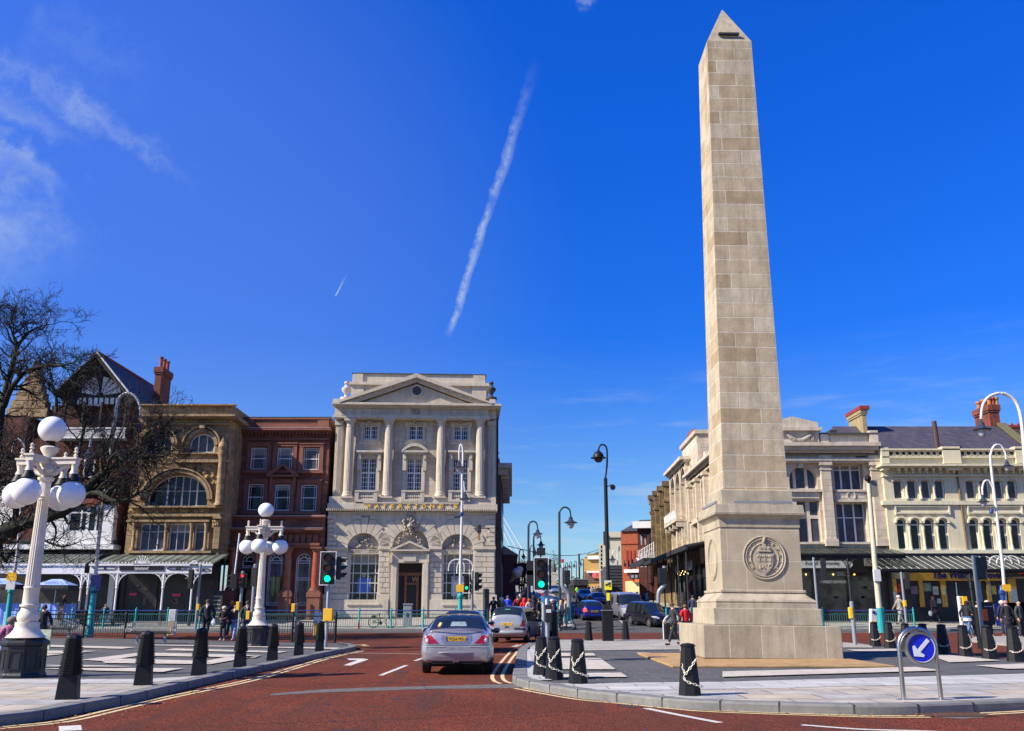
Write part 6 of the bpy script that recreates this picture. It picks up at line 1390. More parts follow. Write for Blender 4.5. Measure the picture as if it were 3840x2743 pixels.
GRad=wpx(140/2.7071,LY_)
gz=zs['arm']-.22-GRad-.16
for k in range(4):
 a=R(90*k+35);x,y=(A_-.06)*math.cos(a),(A_-.06)*math.sin(a)
 MB().lathe([(.03,0),(.05,.05),(.02,.1),(.06,.13),(.03,.16),(.045,.21),(.01,.25)],(x,y,zs['armt']+.04),10).build('finial',M_CREAM,lamp,smooth=True)
 MB().lathe([(.10,zs['arm']-.22),(.06,zs['arm']-.12),(.09,zs['arm'])],(x,y,0),10).build('pendant',M_CREAM,lamp,smooth=True)
 MB().lathe([(.17,-.16),(.13,-.08),(.09,0)],(x,y,zs['arm']-.22),12).build('globe_holder',M_BLACK,lamp,smooth=True)
 MB().ball((x,y,gz),GRad,28).build('globe',M_GLOBE,lamp,smooth=True,auto=180)
MB().lathe([(.12,zs['armt']),(.12,zs['armt']+.06),(.08,zs['armt']+.1),(.08,zs['fin']-.28),(.12,zs['fin']-.2),(.2,zs['fin']-.08),(.2,zs['fin']-.03),(.15,zs['fin'])],(0,0,0),14).build('upper_stem',M_CREAM,lamp,smooth=True)
MB().lathe([(.15,zs['fin']),(.09,zs['fin']+.06),(.12,zs['gl']-GRad+.03)],(0,0,0),12).build('globe_holder',M_BLACK,lamp)
MB().ball((0,0,zs['gl']),GRad,28).build('globe',M_GLOBE,lamp,smooth=True,auto=180)
b1=gp('Y',1565,206,KH);l2=dup(lamp,'farther cream five globe lamp standard behind the row of ribbed bollards',(b1.x*(b1.y+.4)/b1.y,b1.y+.4,KH),R(-35),'five globe lamp standards')
Yt=b1.y+.4;top_want=zat('D',1342,1182,Yt);s_=top_want/(zs['gl']+GRad);l2.scale=(1.0,1.0,s_)
# ------------------------------------------------------------ bollards
def bollard_ribbed():
 t=thing('ribbed_bollard','','bollard');h=1.0
 mb=MB();mb.lathe([(.235,0),(.20,.40)],(0,0,0),4,R(45)).build('foot',M_BLACK,t,bevel=.01)
 prof=[]
 n=19
 for i in range(n):
  z=.405+i*.030;r=.196-.062*i/n;prof+=[(r,z),(r,z+.013),(r-.025,z+.018),(r-.025,z+.027)]
 prof+=[(.135,.975),(.13,1.0),(.11,1.03),(.02,1.065)]
 MB().lathe([(r*1.04,z)for r,z in prof],(0,0,0),8,R(22.5)).build('ribbed_shaft',M_BLACK,t)
 return t
lb=bollard_ribbed();LB=[(('C',690,1308),('C',755,618)),(('C',1468,1160),('C',1520,588)),(('Y',1210,380),('Y',1232,87)),(('Y',1460,330),('Y',1478,77)),(('Y',1657,291),('Y',1668,64)),(('Y',1818,259),('Y',1828,55)),(('Y',1945,233),('Y',1950,46))]
names=['nearest black ribbed bollard, beside the big lamp base','second black ribbed bollard, in front of the wooden bench','third black ribbed bollard from the left edge of the paving','fourth black ribbed bollard, just left of the smaller globe lamp','fifth black ribbed bollard, just right of the smaller globe lamp','sixth black ribbed bollard, in front of the black railing','farthest black ribbed bollard, beside the traffic light pole']
for i,(b_,t_)in enumerate(LB):
 p=gp(*b_,KH);p=Vector((p.x*(1+.2/p.y),p.y+.2,p.z));h=atY(q(*t_),p.y).z-KH;o=lb if i==0 else copy_tree(lb)
 o['label']=names[i];o['group']='ribbed bollards along the left kerb';o.location=(p.x,p.y,KH);s=h/1.065;o.scale=(s,s,s);o.rotation_euler[2]=R(12)
def bollard_plain():
 t=thing('tapered_bollard','','bollard');prof=[(.20,0)];n=26
 for i in range(n):
  z=.02+i*.035;r=.198-.075*i/n;prof+=[(r,z),(r-.004,z+.02),(r-.004,z+.03)]
 MB().lathe(prof+[(.122,.93)],(0,0,0),8,R(22.5)).build('shaft',M_BLACK,t);MB().lathe([(.125,.93),(.128,.955),(.10,.985),(.02,1.0)],(0,0,0),16).build('cap',M_BLACK,t,smooth=True)
 return t
def chain_mb(path,lk=.05,r=.006):
 mb=MB();P=curve_pts(path,10);L=[0]
 for a,b in zip(P,P[1:]):L.append(L[-1]+(b-a).length)
 n=int(L[-1]/lk)
 for i in range(n):
  d=(i+.5)*L[-1]/n;j=max(k for k in range(len(L))if L[k]<=d);j=min(j,len(P)-2);t=(P[j+1]-P[j]).normalized();c=P[j]+t*(d-L[j])
  s=t.cross(Vector((0,0,1))if abs(t.z)<.9 else Vector((1,0,0))).normalized();v=t.cross(s)
  if i%2:s=v
  mb.tube([c+t*(lk*.75*math.cos(a))+s*(lk*.36*math.sin(a))for a in[k*math.pi/4 for k in range(9)]],r,4,cap=False)
 return mb
M_CHAIN=mat('white_plastic_chain',(.72,.66,.52),.5,var=.3,vscale=12)
pb_=bollard_plain()
def put_boll(i,b_,t_,label,chain,grp):
 p=gp(*b_,KH);p=Vector((p.x*(1+.18/p.y),p.y+.18,p.z));h=atY(q(*t_),p.y).z-KH;s=h
 o=pb_ if i==0 else copy_tree(pb_);o['label']=label;o['group']=grp;o.location=(p.x,p.y,KH);o.scale=(s*1.2,s*1.2,s);o.rotation_euler[2]=R(-10)
 if chain:
  r0=lambda z:.205-.08*z
  if chain=='x':path=[(.09,-r0(.65)*.95,.70),(.02,-r0(.58),.58),(-.07,-r0(.5)*.98,.46),(-.12,-.13,.36),(-.07,-r0(.3)*.98,.28),(.05,-r0(.25)*1.02,.23),(.15,-.14,.19),(.2,-.04,.18)];path2=[(-.13,-.02,.66),(-.125,-.08,.56),(-.11,-.13,.44)]
  else:path=[(-.16,-.08,.30),(-.1,-.17,.26),(.02,-r0(.3)*1.06,.28),(.14,-.13,.36),(.17,-.03,.5)];path2=[(.17,-.04,.5),(.13,-.12,.62),(.09,-.14,.7)]
  sx_=.01 if chain=='x' else 0;mb=chain_mb([(a*h*1.16+sx_,b*h*1.2,c*h)for a,b,c in path]);m2=chain_mb([(a*h*1.16+sx_,b*h*1.2,c*h)for a,b,c in path2]);mb.add(m2.v,m2.f)
  mb.build('chain',M_CHAIN,None,loc=(p.x,p.y,KH),rz=0,label='white chain on the '+label.replace('black tapered ','').replace(', nearest of all',''),category='chain',group='white chains on the bollards')
 return o
Gr='tapered bollards round the obelisk paving'
RB=[(('L',235,1800),('L',222,1115),'black tapered bollard in front of the obelisk base, nearest of all','x'),(('X',752,424),('X',745,80),'black tapered bollard on the island corner, leftmost of the chained three','x'),(('X',862,459),('X',858,84),'black tapered bollard on the island corner, middle of the chained three','x'),(('X',1065,498),('X',1058,103),'black tapered bollard beside the white paving stripes, right of the chained three','x'),
(('X',1155,124),('J',1158,1075),'black tapered bollard left of the black pillar',None),(('X',1470,118),('J',1608,1070),'black tapered bollard right of the black pillar',None),
(('P',928,303),('P',915,78),'black tapered bollard right of the obelisk, first in the far row','w'),(('P',1062,318),('P',1045,80),'black tapered bollard right of the obelisk, second in the far row','w'),(('P',1215,335),('P',1198,90),'black tapered bollard half hidden by the left side of the keep left hoop',None),(('P',1375,350),('P',1357,92),'black tapered bollard behind the top of the keep left hoop',None),
(('P',1550,373),('P',1530,98),'black tapered bollard just right of the keep left hoop','w'),(('P',1745,394),('P',1725,106),'black tapered bollard in front of the woman in jeans','w'),(('P',1967,418),('P',1938,110),'black tapered bollard in front of the grey signal pole','w'),(('P',2202,442),('P',2172,114),'black tapered bollard at the right edge of the picture','w')]
for i,(b_,t_,l_,c_)in enumerate(RB):
 if i==0:b_=('X',2018,601)
 put_boll(i,b_,t_,l_,c_,Gr)
 # ------------------------------------------------------------ traffic lights
M_SIG=paint('signal_black',(.012,.012,.013),.5);M_SIGW=paint('signal_board_white',(.62,.62,.62),.4)
L_OFF_R=mat('unlit_red_lens',(.10,.004,.002),.3);L_OFF_A=mat('unlit_amber_lens',(.16,.03,.004),.3);L_OFF_G=mat('unlit_green_lens',(.004,.04,.03),.3)
L_G=mat('lit_green_lens',(.0,.6,.3),.4,emit=1.6,emcol=(.0,.85,.35));L_R=mat('lit_red_lens',(.8,.02,.02),.4,emit=1.8,emcol=(1,.03,.03))
def sig_head(par,x,y,z,w_,h_,face=0.,lit='g',board=True,n=3,dp=.24):
 """3-aspect head centred on x,z; faces -y turned by face"""
 hd=bpy.data.objects.new('signal_head',None);
 mb=MB();mb.box(-w_*.40,w_*.40,-.02,dp,-h_*.47,h_*.47)
 hd=mb.build('signal_head',M_SIG,par,bevel=.015);hd.location=(x,y,z);hd.rotation_euler[2]=face
 if board:
  MB().box(-w_/2,w_/2,-.045,-.02,-h_/2,h_/2).build('backing_board',M_SIG,hd,bevel=.01)
  mb=MB();e=w_*.045
  for a in((-w_/2,w_/2,h_/2-e,h_/2),(-w_/2,w_/2,-h_/2,-h_/2+e),(-w_/2,-w_/2+e,-h_/2+e,h_/2-e),(w_/2-e,w_/2,-h_/2+e,h_/2-e)):mb.box(a[0],a[1],-.06,-.045,a[2],a[3])
  mb.build('white_border',M_SIGW,hd)
 r=min(h_/n*.34,w_*.26)
 for i in range(n):
  zc=h_*.5-h_*(i+.5)/n+(0);zc*=.92
  m=[L_OFF_R,L_OFF_A,L_OFF_G][i if n==3 else(0,2)[i]]
  if lit=='g' and i==n-1:m=L_G
  if lit=='r' and i==0:m=L_R
  mb=MB();mb.prism([(r*.82*math.cos(t*math.pi/10),zc+r*.82*math.sin(t*math.pi/10))for t in range(20)],-.075,-.03);mb.build('lens',m,hd)
  mb=MB();k=12;vs=[]
  for j in range(k+1):
   a=R(-35+250*j/k);dpt=.07+.16*max(0,math.sin(a)*.5+.5)
   for rr in(r,r*1.08):
    for yy in(-.04,-.04-dpt):vs.append((rr*math.cos(a),yy,zc+rr*math.sin(a)))
  mb.add(vs,[(4*j,4*j+1,4*j+5,4*j+4)for j in range(k)]+[(4*j+2,4*j+3,4*j+7,4*j+6)for j in range(k)]+[(4*j+1,4*j+3,4*j+7,4*j+5)for j in range(k)]);mb.build('visor',M_SIG,hd)
 return hd
def pole_thing(name,label,cat,base,topz,r=.057,m=M_GALV,collar=None):
 t=thing(name,label,cat,base);MB().lathe([(r,0),(r,topz-base.z),(r*.6,topz-base.z+.03)],(0,0,0),14).build('pole',m,t,smooth=True)
 if collar:MB().lathe([(r*1.15,collar),(r*1.15,collar+.08)],(0,0,0),14).build('collar',m,t)
 return t
def rel(t,k,x,y,dy=0.):
 p=atY(q(k,x,y),t.location.y+dy);return p.x-t.location.x,dy,p.z-t.location.z
Gt='traffic signals of the crossing'
# near left: green
b=gp('H',62,690,KH);t=pole_thing('traffic_light','green traffic light with white bordered board on a grey pole, left of the car','traffic light',b,atY(q('G',100,515),b.y).z,collar=1.25);t['group']=Gt
x,_,z=rel(t,'G',98,705);Wd=wpx(185/3.032,b.y);Hd=wpx(372/3.032,b.y)*1.02;sig_head(t,x,-.1,z,Wd,Hd)
x,_,z=rel(t,'G',222,700);hd=sig_head(t,x+.02,.1,z,.34,Hd*.72,R(95),None,board=False)
x,_,z=rel(t,'G',95,1230);MB().box(x-.17,x+.17,-.12,.16,z-.23,z+.22).build('push_button_box',M_YELLOW,t,bevel=.02)
# near right: green with sensor
b=gp('X',803,300,KH);t=pole_thing('traffic_light','large green traffic light on the island right of the car, small camera on top','traffic light',b,atY(q('J',600,700),b.y).z,collar=1.0);t['group']=Gt
b2=atY(q('J',600,700),b.y)
x,_,z=rel(t,'J',585,500);Wd=wpx(185/3.2486,b.y);Hd=wpx(398/3.2486,b.y);sig_head(t,x,-.1,z,Wd,Hd,R(-6))
t.children[0].location.x=0
x,_,z=rel(t,'J',690,500);MB().box(x-.12,x+.04,.02,.4,z-Hd*.46,z+Hd*.46).build('side_head',M_SIG,t,bevel=.02)
x,_,z=rel(t,'J',460,420);MB().box(x-.12,x+.1,.1,.45,z-.2,z+.2).build('side_head',M_SIG,t);x,_,z=rel(t,'J',460,540);MB().box(x-.12,x+.1,.1,.45,z-.22,z+.2).build('side_head',M_SIG,t)
x,_,z=rel(t,'J',580,235);mb=MB();mb.box(x-.12,x+.12,-.2,.16,z-.08,z+.12);mb.tube([(x,0,z-.08),(x-.02,0,z-.17),(x+.05,0,z-.3)],.025,6);mb.build('sensor_camera',M_SIG,t,bevel=.01)
x,_,z=rel(t,'J',670,960);MB().box(x-.1,x+.1,-.2,.1,z-.28,z+.2).build('push_button_box',M_SIG,t,bevel=.02);MB().box(x-.07,x+.07,-.22,-.2,z-.02,z+.07).build('button_plate',M_SIGW,t)
bb=gp('J',615,1290,KH);t=pole_thing('signal_post','pale blue grey post with small blue and red stickers beside the right green light','post',bb,atY(q('J',600,715),bb.y).z,r=.09,m=paint('pale_post',(.30,.36,.36)))
x,_,z=rel(t,'J',602,800);MB().box(x-.09,x+.09,-.12,-.08,z-.12,z+.1).build('blue_sticker',paint('sticker_blue',(.05,.25,.6)),t);x,_,z=rel(t,'J',602,745);MB().box(x-.06,x+.06,-.12,-.08,z-.08,z+.08).build('red_sticker',paint('sticker_red',(.5,.03,.03)),t)
# pair by the bookshop
b=G(q('G',1728,1375),KH);b=Vector((b.x,61.0,g(61)+KH));b.x=atY(q('G',1728,1190),61).x
t=pole_thing('traffic_light','green traffic light in front of the bookshop right window with a second head side on','traffic light',b,atY(q('G',1725,725),61).z,r=.09);t['group']=Gt
x,_,z=rel(t,'G',1668,868);sig_head(t,x,-.1,z,wpx(72/3.032,61),wpx(188/3.032,61),board=False);x,_,z=rel(t,'G',1803,855);sig_head(t,x,-.1,z,.55,wpx(215/3.032,61),R(88),None,board=False)
# left: black back-facing head and the red one
def far_pole(k,x,yb,yt,label,heads,Y=None,r=.08,box=None,m=M_GALV):
 b=gp(k,x,yb,KH)if Y is None else Vector((atY(q(k,x,yb),Y).x,Y,g(Y)+KH));t=pole_thing('traffic_light',label,'traffic light',b,atY(q(k,x,yt),b.y).z,r=r,m=m);t['group']=Gt
 for(hk,hx,hy,hw,hh,face,lit)in heads:
  X_,_,Z_=rel(t,hk,hx,hy);sig_head(t,X_,-.12,Z_,wpx(hw/ZM[hk][2],b.y),wpx(hh/ZM[hk][2],b.y),face,lit,board=False)
 if box:
  bk,bx_,by_,col=box;X_,_,Z_=rel(t,bk,bx_,by_);MB().box(X_-.08,X_+.08,-.16,.08,Z_-.19,Z_+.19).build('push_button_box',col,t,bevel=.02)
 return t
far_pole('E',705,1245,510,'tall grey signal pole with black head seen from behind, beside the white verandah',[('E',668,675,62,230,R(178),None)],box=('E',742,993,M_YELLOW))
far_pole('E',1195,1300,590,'traffic light showing red in front of the red building door',[('E',1250,690,85,170,0,'r'),('E',1125,700,45,180,R(-85),None)],Y=44,box=('E',1197,980,M_YELLOW),r=.07)
far_pole('E',1335,1290,510,'plain grey signal pole hidden partly by the smaller globe lamp',[('E',1400,650,80,220,R(175),None)],Y=43,box=('E',1312,1085,M_YELLOW))
far_pole('E',1830,1350,960,'short grey push button post in front of the black railing',[],Y=43,box=('E',1827,1002,M_YELLOW),r=.08)
mb=MB();mb.tube([(0,0,0),(.12,0,2.6)],.04,6);bb_=Vector((atY(q('E',1132,800),44).x,44,atY(q('E',1132,800),44).z));mb.build('white_rod',M_SIGW,None,loc=bb_,label='slim white rod leaning by the red traffic light',category='rod')
# right side
far_pole('O',178,760,250,'grey signal pole beside the obelisk with dark heads turned away, under the white shop sign',[('O',228,330,60,150,R(170),None),('O',228,420,60,110,R(170),None)],Y=60.5)
b=gp('O',562,1140,KH);t=pole_thing('push_button_post','plain grey post with yellow push button box right of the obelisk','post',b,atY(q('O',540,700),b.y).z,r=.085);x,_,z=rel(t,'O',515,810);MB().box(x-.07,x+.07,-.1,.1,z-.22,z+.22).build('push_button_box',M_YELLOW,t,bevel=.02)
far_pole('O',1078,890,400,'grey signal pole with black heads turned away before the public house',[('O',1078,450,55,110,R(165),None),('O',1078,525,55,95,R(165),None)],Y=60,box=('O',1060,715,M_YELLOW))
t=far_pole('O',1868,1045,235,'big grey signal pole with two round dark heads by the public house sign',[('O',1835,310,110,130,R(150),None),('O',1835,420,100,110,R(150),None)],Y=34.5,r=.10)
x,_,z=rel(t,'O',1895,800);MB().box(x-.2,x+.2,-.15,.2,z-.45,z+.35).build('push_button_box',M_SIG,t,bevel=.02);MB().box(x-.14,x+.14,-.18,-.15,z-.02+.2,z+.2).build('button_plate',M_SIGW,t);x,_,z=rel(t,'O',1857,830);MB().box(x-.08,x+.08,-.2,.1,z-.2,z+.2).build('orange_box',paint('orange_box',(.8,.13,.02)),t)
b=Vector((atY(q('O',1825,1040),35).x,35,KH));pole_thing('black_post','black post beside the orange box on the right signal pole','post',b,atY(q('O',1815,760),35).z,r=.11,m=M_BLACK)
b=Vector((atY(q('O',1640,900),52).x,52,g(52)));t=pole_thing('push_button_post','white topped push button post behind the woman in jeans','post',b,atY(q('O',1637,645),52).z,r=.1,m=M_SIGW);x,_,z=rel(t,'O',1660,690);MB().box(x-.1,x+.12,-.2,.1,z-.2,z+.25).build('push_button_box',M_YELLOW,t)
def bent(k,pts,Y,r,label,m=M_GALV,extra=None):
 P=[atY(q(k,*p),Y)for p in pts];b=P[0].copy();t=thing('bent_signal_pole',label,'signal pole',b);MB().tube(curve_pts([p-b for p in P],5),r,10).build('pole',m,t,smooth=True);return t
t=bent('J',[(2010,850),(2012,760),(2025,700),(2070,650),(2085,600),(2085,400)],62,.14,'cranked grey signal pole with dark head in front of the dark verandah shops');x,_,z=rel(t,'J',2058,520);MB().box(x-.25,x+.25,-.2,.3,z-.5,z+.5).build('signal_head',M_SIG,t,bevel=.03)
t=bent('J',[(920,900),(918,760),(890,710),(850,660),(840,600),(840,425)],60,.14,'cranked grey signal pole with black heads at the mouth of the side street')
for y_,h_ in((495,75),(575,75)):x,_,z=rel(t,'J',893,y_);MB().box(x-.18,x+.22,-.2,.3,z-.22,z+.22).build('signal_head',M_SIG,t,bevel=.05)
# ------------------------------------------------------------ illuminated crossing bollards (white with amber panel)
def keep_boll(k,x,yb,yt,label,Y=None):
 b=gp(k,x,yb,.0)if Y is None else Vector((atY(q(k,x,yb),Y).x,Y,g(Y)+.02));h=atY(q(k,x,yt),b.y).z-b.z;t=thing('crossing_bollard',label,'bollard',b,R(5),'white and amber crossing bollards')
 MB().slab([(-.2,-.15),(.2,-.15),(.2,.15),(-.2,.15)],0,h).build('body',M_SIGW,t,bevel=.04);MB().box(-.17,.12,-.165,-.14,h*.05,h*.52).build('amber_panel',M_YELLOW,t);return t
keep_boll('E',437,1245,1020,'white crossing bollard with amber panel behind the wooden bench',53);keep_boll('E',2090,1255,1050,'white crossing bollard with amber panel behind the black railing',53)
t=keep_boll('O',735,945,770,'leaning white crossing bollard with amber panel by the teal railing right of the obelisk',56);t.rotation_euler[1]=R(6);mb=MB();archband(mb,0,0,0,.1,-.02,0,0,2*math.pi,12);mb.build('blue_disc',M_BLUE,t,loc=(-.04,-.16,1.2))
# ------------------------------------------------------------ railings
M_TEALD=paint('dull_teal_bars',(.03,.15,.145),.5)
def railing(name,label,pts,h,post_m,top_m,bar_m,gap=.14,postr=.055,rail2=.78,group=None,fin=True,bar_r=.012,step=1.0):
 pts=[Vector(p)for p in pts];o=pts[0].copy();t=thing(name,label,'railing',o);P=[p-o for p in pts]
 if group:t['group']=group
 for p in P:
  MB().lathe([(postr,0),(postr,h),(postr*1.4,h+.02),(postr*1.1,h+.06),(postr*.5,h+.09),(postr*.9,h+.13),(.01,h+.18)]if fin else[(postr,0),(postr,h+.02)],p,10).build('post',post_m,t,smooth=True)
 mt,mb_,mr=MB(),MB(),MB()
 for a,b in zip(P,P[1:]):
  mt.tube([a+Vector((0,0,h-.03)),b+Vector((0,0,h-.03))],.032,6);mr.tube([a+Vector((0,0,h*rail2)),b+Vector((0,0,h*rail2))],.024,6);mr.tube([a+Vector((0,0,.12)),b+Vector((0,0,.12))],.024,6)
  L_=(b-a).length;n=max(1,int(L_/gap))
  for i in range(1,n):q_=a+(b-a)*i/n;mb_.tube([q_+Vector((0,0,.12)),q_+Vector((0,0,h*rail2))],bar_r,4,cap=False)
 mt.build('top_rail',top_m,t);mr.build('rail',bar_m,t);mb_.build('bars',bar_m,t);return t
Yr=60.75;zr_=lambda x,Y:Vector((x,Y,g(Y)+KH))
def xs_(k,l,y,Y=Yr):return[zr_(atY(q(k,x,y),Y).x,Y)for x in l]
step_px=(1172-445)/2
L1=[zr_(atY(q('G',445+i*step_px,1300),Yr).x,Yr)for i in range(-11,5)]
hR=atY(q('G',808,1165),Yr).z-(g(Yr)+KH)
railing('teal_railing','long teal guard railing with blue top rail in front of the left buildings',L1[:11],1.12,M_TEAL,M_BLUE,M_TEALD)
railing('teal_railing','teal guard railing with blue top rail in front of the bookshop',L1[10:],1.12,M_TEAL,M_BLUE,M_TEALD)
cp=[gp('J',x,y,KH)for x,y in((575,1100),(785,1112),(905,1100),(940,1085))];railing('teal_railing','curved teal guard railing round the pavement corner behind the grey people carrier',cp,1.25,M_TEAL,M_TEAL,M_TEAL,gap=.16,bar_r=.03)
railing('teal_railing','teal guard railing right of the obelisk before the stone corner building',xs_('O',[235,545,850,1155],850),1.12,M_TEAL,M_BLUE,M_TEALD)
railing('teal_railing','short teal guard railing behind the man with the walking stick',xs_('J',[2105,2190,2400],900),1.12,M_TEAL,M_BLUE,M_TEALD)
bl=[gp('Y',x,y,KH)for x,y in((250,149),(505,153),(757,156))];railing('black_railing','black railing behind the two benches',bl,1.15,M_BLACK,M_BLACK,M_BLACK,rail2=.8)
bl=[gp('Y',x,y,KH)for x,y in((1560,170),(1778,174),(2040,183))];railing('black_railing','black railing between the smaller globe lamp and the traffic light',bl,1.12,M_BLACK,M_BLACK,M_BLACK,rail2=.76)
bl=[gp('P',x,y,.0)for x,y in((1905,165),(2125,166),(2400,168))];railing('black_railing','black railing at the right edge behind the bollards',bl,1.15,M_BLACK,M_BLACK,M_BLACK,rail2=.75)
# ------------------------------------------------------------ benches
def bench(label,k,xa,xb,yb,seat_w=None):
 pa,pb=gp(k,xa,yb,KH),gp(k,xb,yb,KH);w_=(pb-pa).length;c=(pa+pb)/2;t=thing('bench',label,'bench',(c.x,c.y+.3,KH),0,'benches on the left paving');W_=w_/2+.12
 M_B=mat('weathered_slats',(.17,.17,.155),.6,var=.25,vscale=6)
 mb=MB()
 for i in range(5):mb.box(-W_,W_,-.35+i*.1,-.28+i*.1,.43,.46)
 mb.build('seat',M_B,t);MB().box(-W_,W_,-.38,-.352,.40,.47).build('seat_edge',M_BLACK,t);MB().box(-W_,W_,.16,.19,.47,.50).build('back_rail',M_BLACK,t)
 mb=MB()
 for i in range(8):mb.box(-W_,W_,.16+i*.012,.18+i*.012,.50+i*.052,.538+i*.052)
 mb.build('backrest',M_B,t)
 for s_ in(-1,1):
  MB().box(s_*(W_-.35)-.05,s_*(W_-.35)+.05,-.08,.02,0,.43).build('leg',M_GALV,t)
  MB().tube(curve_pts([(s_*W_,.2,.88),(s_*W_,.15,.5),(s_*W_,-.35,.44),(s_*W_,-.36,.6),(s_*W_,-.1,.68),(s_*W_,.12,.64)],4),.025,6).build('armrest',M_GALV,t)
 return t
bench('slatted bench with metal arms in front of the black railing','C',1320,1720,728);bench('slatted bench partly hidden behind the nearest ribbed bollard','C',440,720,668)
# ------------------------------------------------------------ tall lamp columns
M_COLW=paint('pale_column_paint',(.62,.60,.56),.45);M_DKLAMP=paint('dark_lantern',(.03,.04,.06),.4);M_GLS=mat('lantern_glass',(.45,.47,.5),.15)
def lantern(par,p,s=1.0,m=M_DKLAMP):
 o=MB().lathe([(.04,.42),(.05,.3),(.11,.26),(.11,.16),(.2,.06),(.36,.0),(.34,-.03),(.1,-.03)],(0,0,0),14).build('lantern_hood',m,par,smooth=True,loc=p);o.scale=(s,s,s)
 MB().lathe([(.2,-.03),(.19,-.12),(.12,-.26),(.02,-.33)],(0,0,0),12).build('lantern_bowl',M_GLS,o,smooth=True);return o
def goose(label,base,arcs,Y,col=M_COLW,lower=None,r=.075,s=1.0,lm=M_DKLAMP,cat='street lamp',group=None):
 """arcs: pixel polylines (k, [(x,y)...]) ending at a lantern"""
 b=Vector((atY(q(*base),Y).x,Y,g(Y)+KH));t=thing('street_lamp',label,cat,b)
 if group:t['group']=group
 for i,(pts)in enumerate(arcs):
  P=[atY(q(*p),Y)-b for p in pts]
  if i==0:P[0]=Vector((0,0,0))if P[0].z>-1e9 else P[0]
  C=curve_pts(P,8);n=len(C);MB().tube(C,[r*(1-.45*j/n)if i==0 else r*.6 for j in range(n)],10).build('column' if i==0 else 'arm',col,t,smooth=True);lantern(t,C[-1]-Vector((0,0,.42*s)),s,lm)
 if lower:
  hz,mm=lower;z=atY(q(*hz),Y).z-b.z;MB().lathe([(.22,0),(.22,.35),(.16,.45),(.14,z-.2),(.19,z-.15),(.2,z),(.12,z+.1),(.09,z+.35)],(0,0,0),14).build('column_base',mm,t,smooth=True)
 return t
gb=gp('C',912,660,KH);t=goose('tall pale lamp column with two hooked arms and teal foot between the benches',('C',912,660),[[('C',912,660),('B',960,1500),('B',1015,900),('A',1140,1500),('A',1185,1150),('A',1215,1060),('A',1290,1015),('A',1380,1060),('A',1425,1180),('A',1415,1290)],[('A',1150,1560),('A',1108,1500),('A',1060,1410),('A',1000,1395),('A',935,1450),('A',912,1560)]],gb.y,lower=(('B',950,1500),M_TEAL),r=.1)
x,_,z=rel(t,'B',985,1448);MB().box(x-.28,x+.24,-.14,-.1,z-.36,z+.36).build('notice',mat('purple_notice',(.09,.07,.25),.5,var=.2),t)
MB().lathe([(.17,0),(.19,.1),(.17,.2)],(0,0,rel(t,'B',950,1560)[2]),12).build('collar',M_BLUE,t)
g2=gp('C',95,640,KH);t=goose('pale lamp column with teal foot and yellow notice left of the big globe lamp',('V',135,1180),[[('V',135,1180),('V',215,620),('V',300,60),('B',240,400),('A',262,1600),('A',190,1480),('A',140,1530),('A',125,1620)]],55,lower=(('V',190,740),M_TEAL),r=.1)
x,_,z=rel(t,'V',225,510);MB().box(x-.28,x+.28,-.16,-.1,z-.25,z+.22).build('notice',M_YELLOW,t);MB().box(x-.26,x+.24,-.16,-.1,z-.75,z-.28).build('notice',M_SIGW,t)
t=goose('tall pale lamp column with hooked lantern in front of the bookshop, teal foot',('G',1590,1375),[[('G',1590,1375),('G',1597,700),('F',1440,1580),('F',1443,1200),('F',1452,960),('F',1440,865),('F',1420,880),('F',1412,960),('F',1412,1020)],[('F',1448,1380),('F',1462,1260),('F',1456,1235),('F',1475,1340)]],60,lower=(('G',1590,1010),M_TEAL),r=.09,s=1.1)
MB().lathe([(.12,0),(.14,.1),(.12,.25)],(0,0,rel(t,'G',1610,110)[2]),12).build('collar',M_BLUE,t);x,_,z=rel(t,'G',1593,935);MB().box(x-.24,x+.24,-.14,-.1,z-.2,z+.25).build('notice',M_YELLOW,t)
mb=MB()
for s_ in(-1,1):x,_,z=rel(t,'G',1598+s_*48,745);archband(mb,x,z+.3,.46,.53,-.03,.03,0,math.pi,12);mb.tube([(x-s_*.5,0,z+.3),(x-s_*.5,0,z-.1)],.03,4);mb.tube([(x+s_*.5,0,z+.3),(x+s_*.5,0,z+.05)],.03,4)
mb.build('hanging_hoops',M_IRONW,t)
t=goose('tall pale lamp column with two hooked arms in front of the cream building',('S',1730,900),[[('S',1730,900),('S',1690,10),('N',1355,1610),('N',1315,1250),('N',1262,800),('N',1262,680),('N',1300,600),('N',1360,600),('N',1405,670),('N',1418,740)],[('N',1300,1130),('N',1280,1030),('N',1240,960),('N',1195,965),('N',1175,1030),('N',1178,1100)]],57,lower=(('S',1720,370),M_BLUE),r=.1)
MB().lathe([(.11,0),(.13,.1),(.11,.25)],(0,0,rel(t,'N',1322,1290)[2]),12).build('collar',M_BLUE,t);x,_,z=rel(t,'S',1735,300);MB().box(x-.25,x+.25,-.14,-.1,z-.2,z+.2).build('notice',M_YELLOW,t)
P_=[('N',1700,2300),('N',1680,1500),('N',1610,760),('N',1590,520),('N',1560,280),('N',1500,140),('N',1380,70),('N',1250,100),('N',1180,190),('N',1160,330)]
goose('very tall white lamp column arching in from the right edge over the slate roof',('N',1760,2500),[P_],36,r=.085,s=1.0)
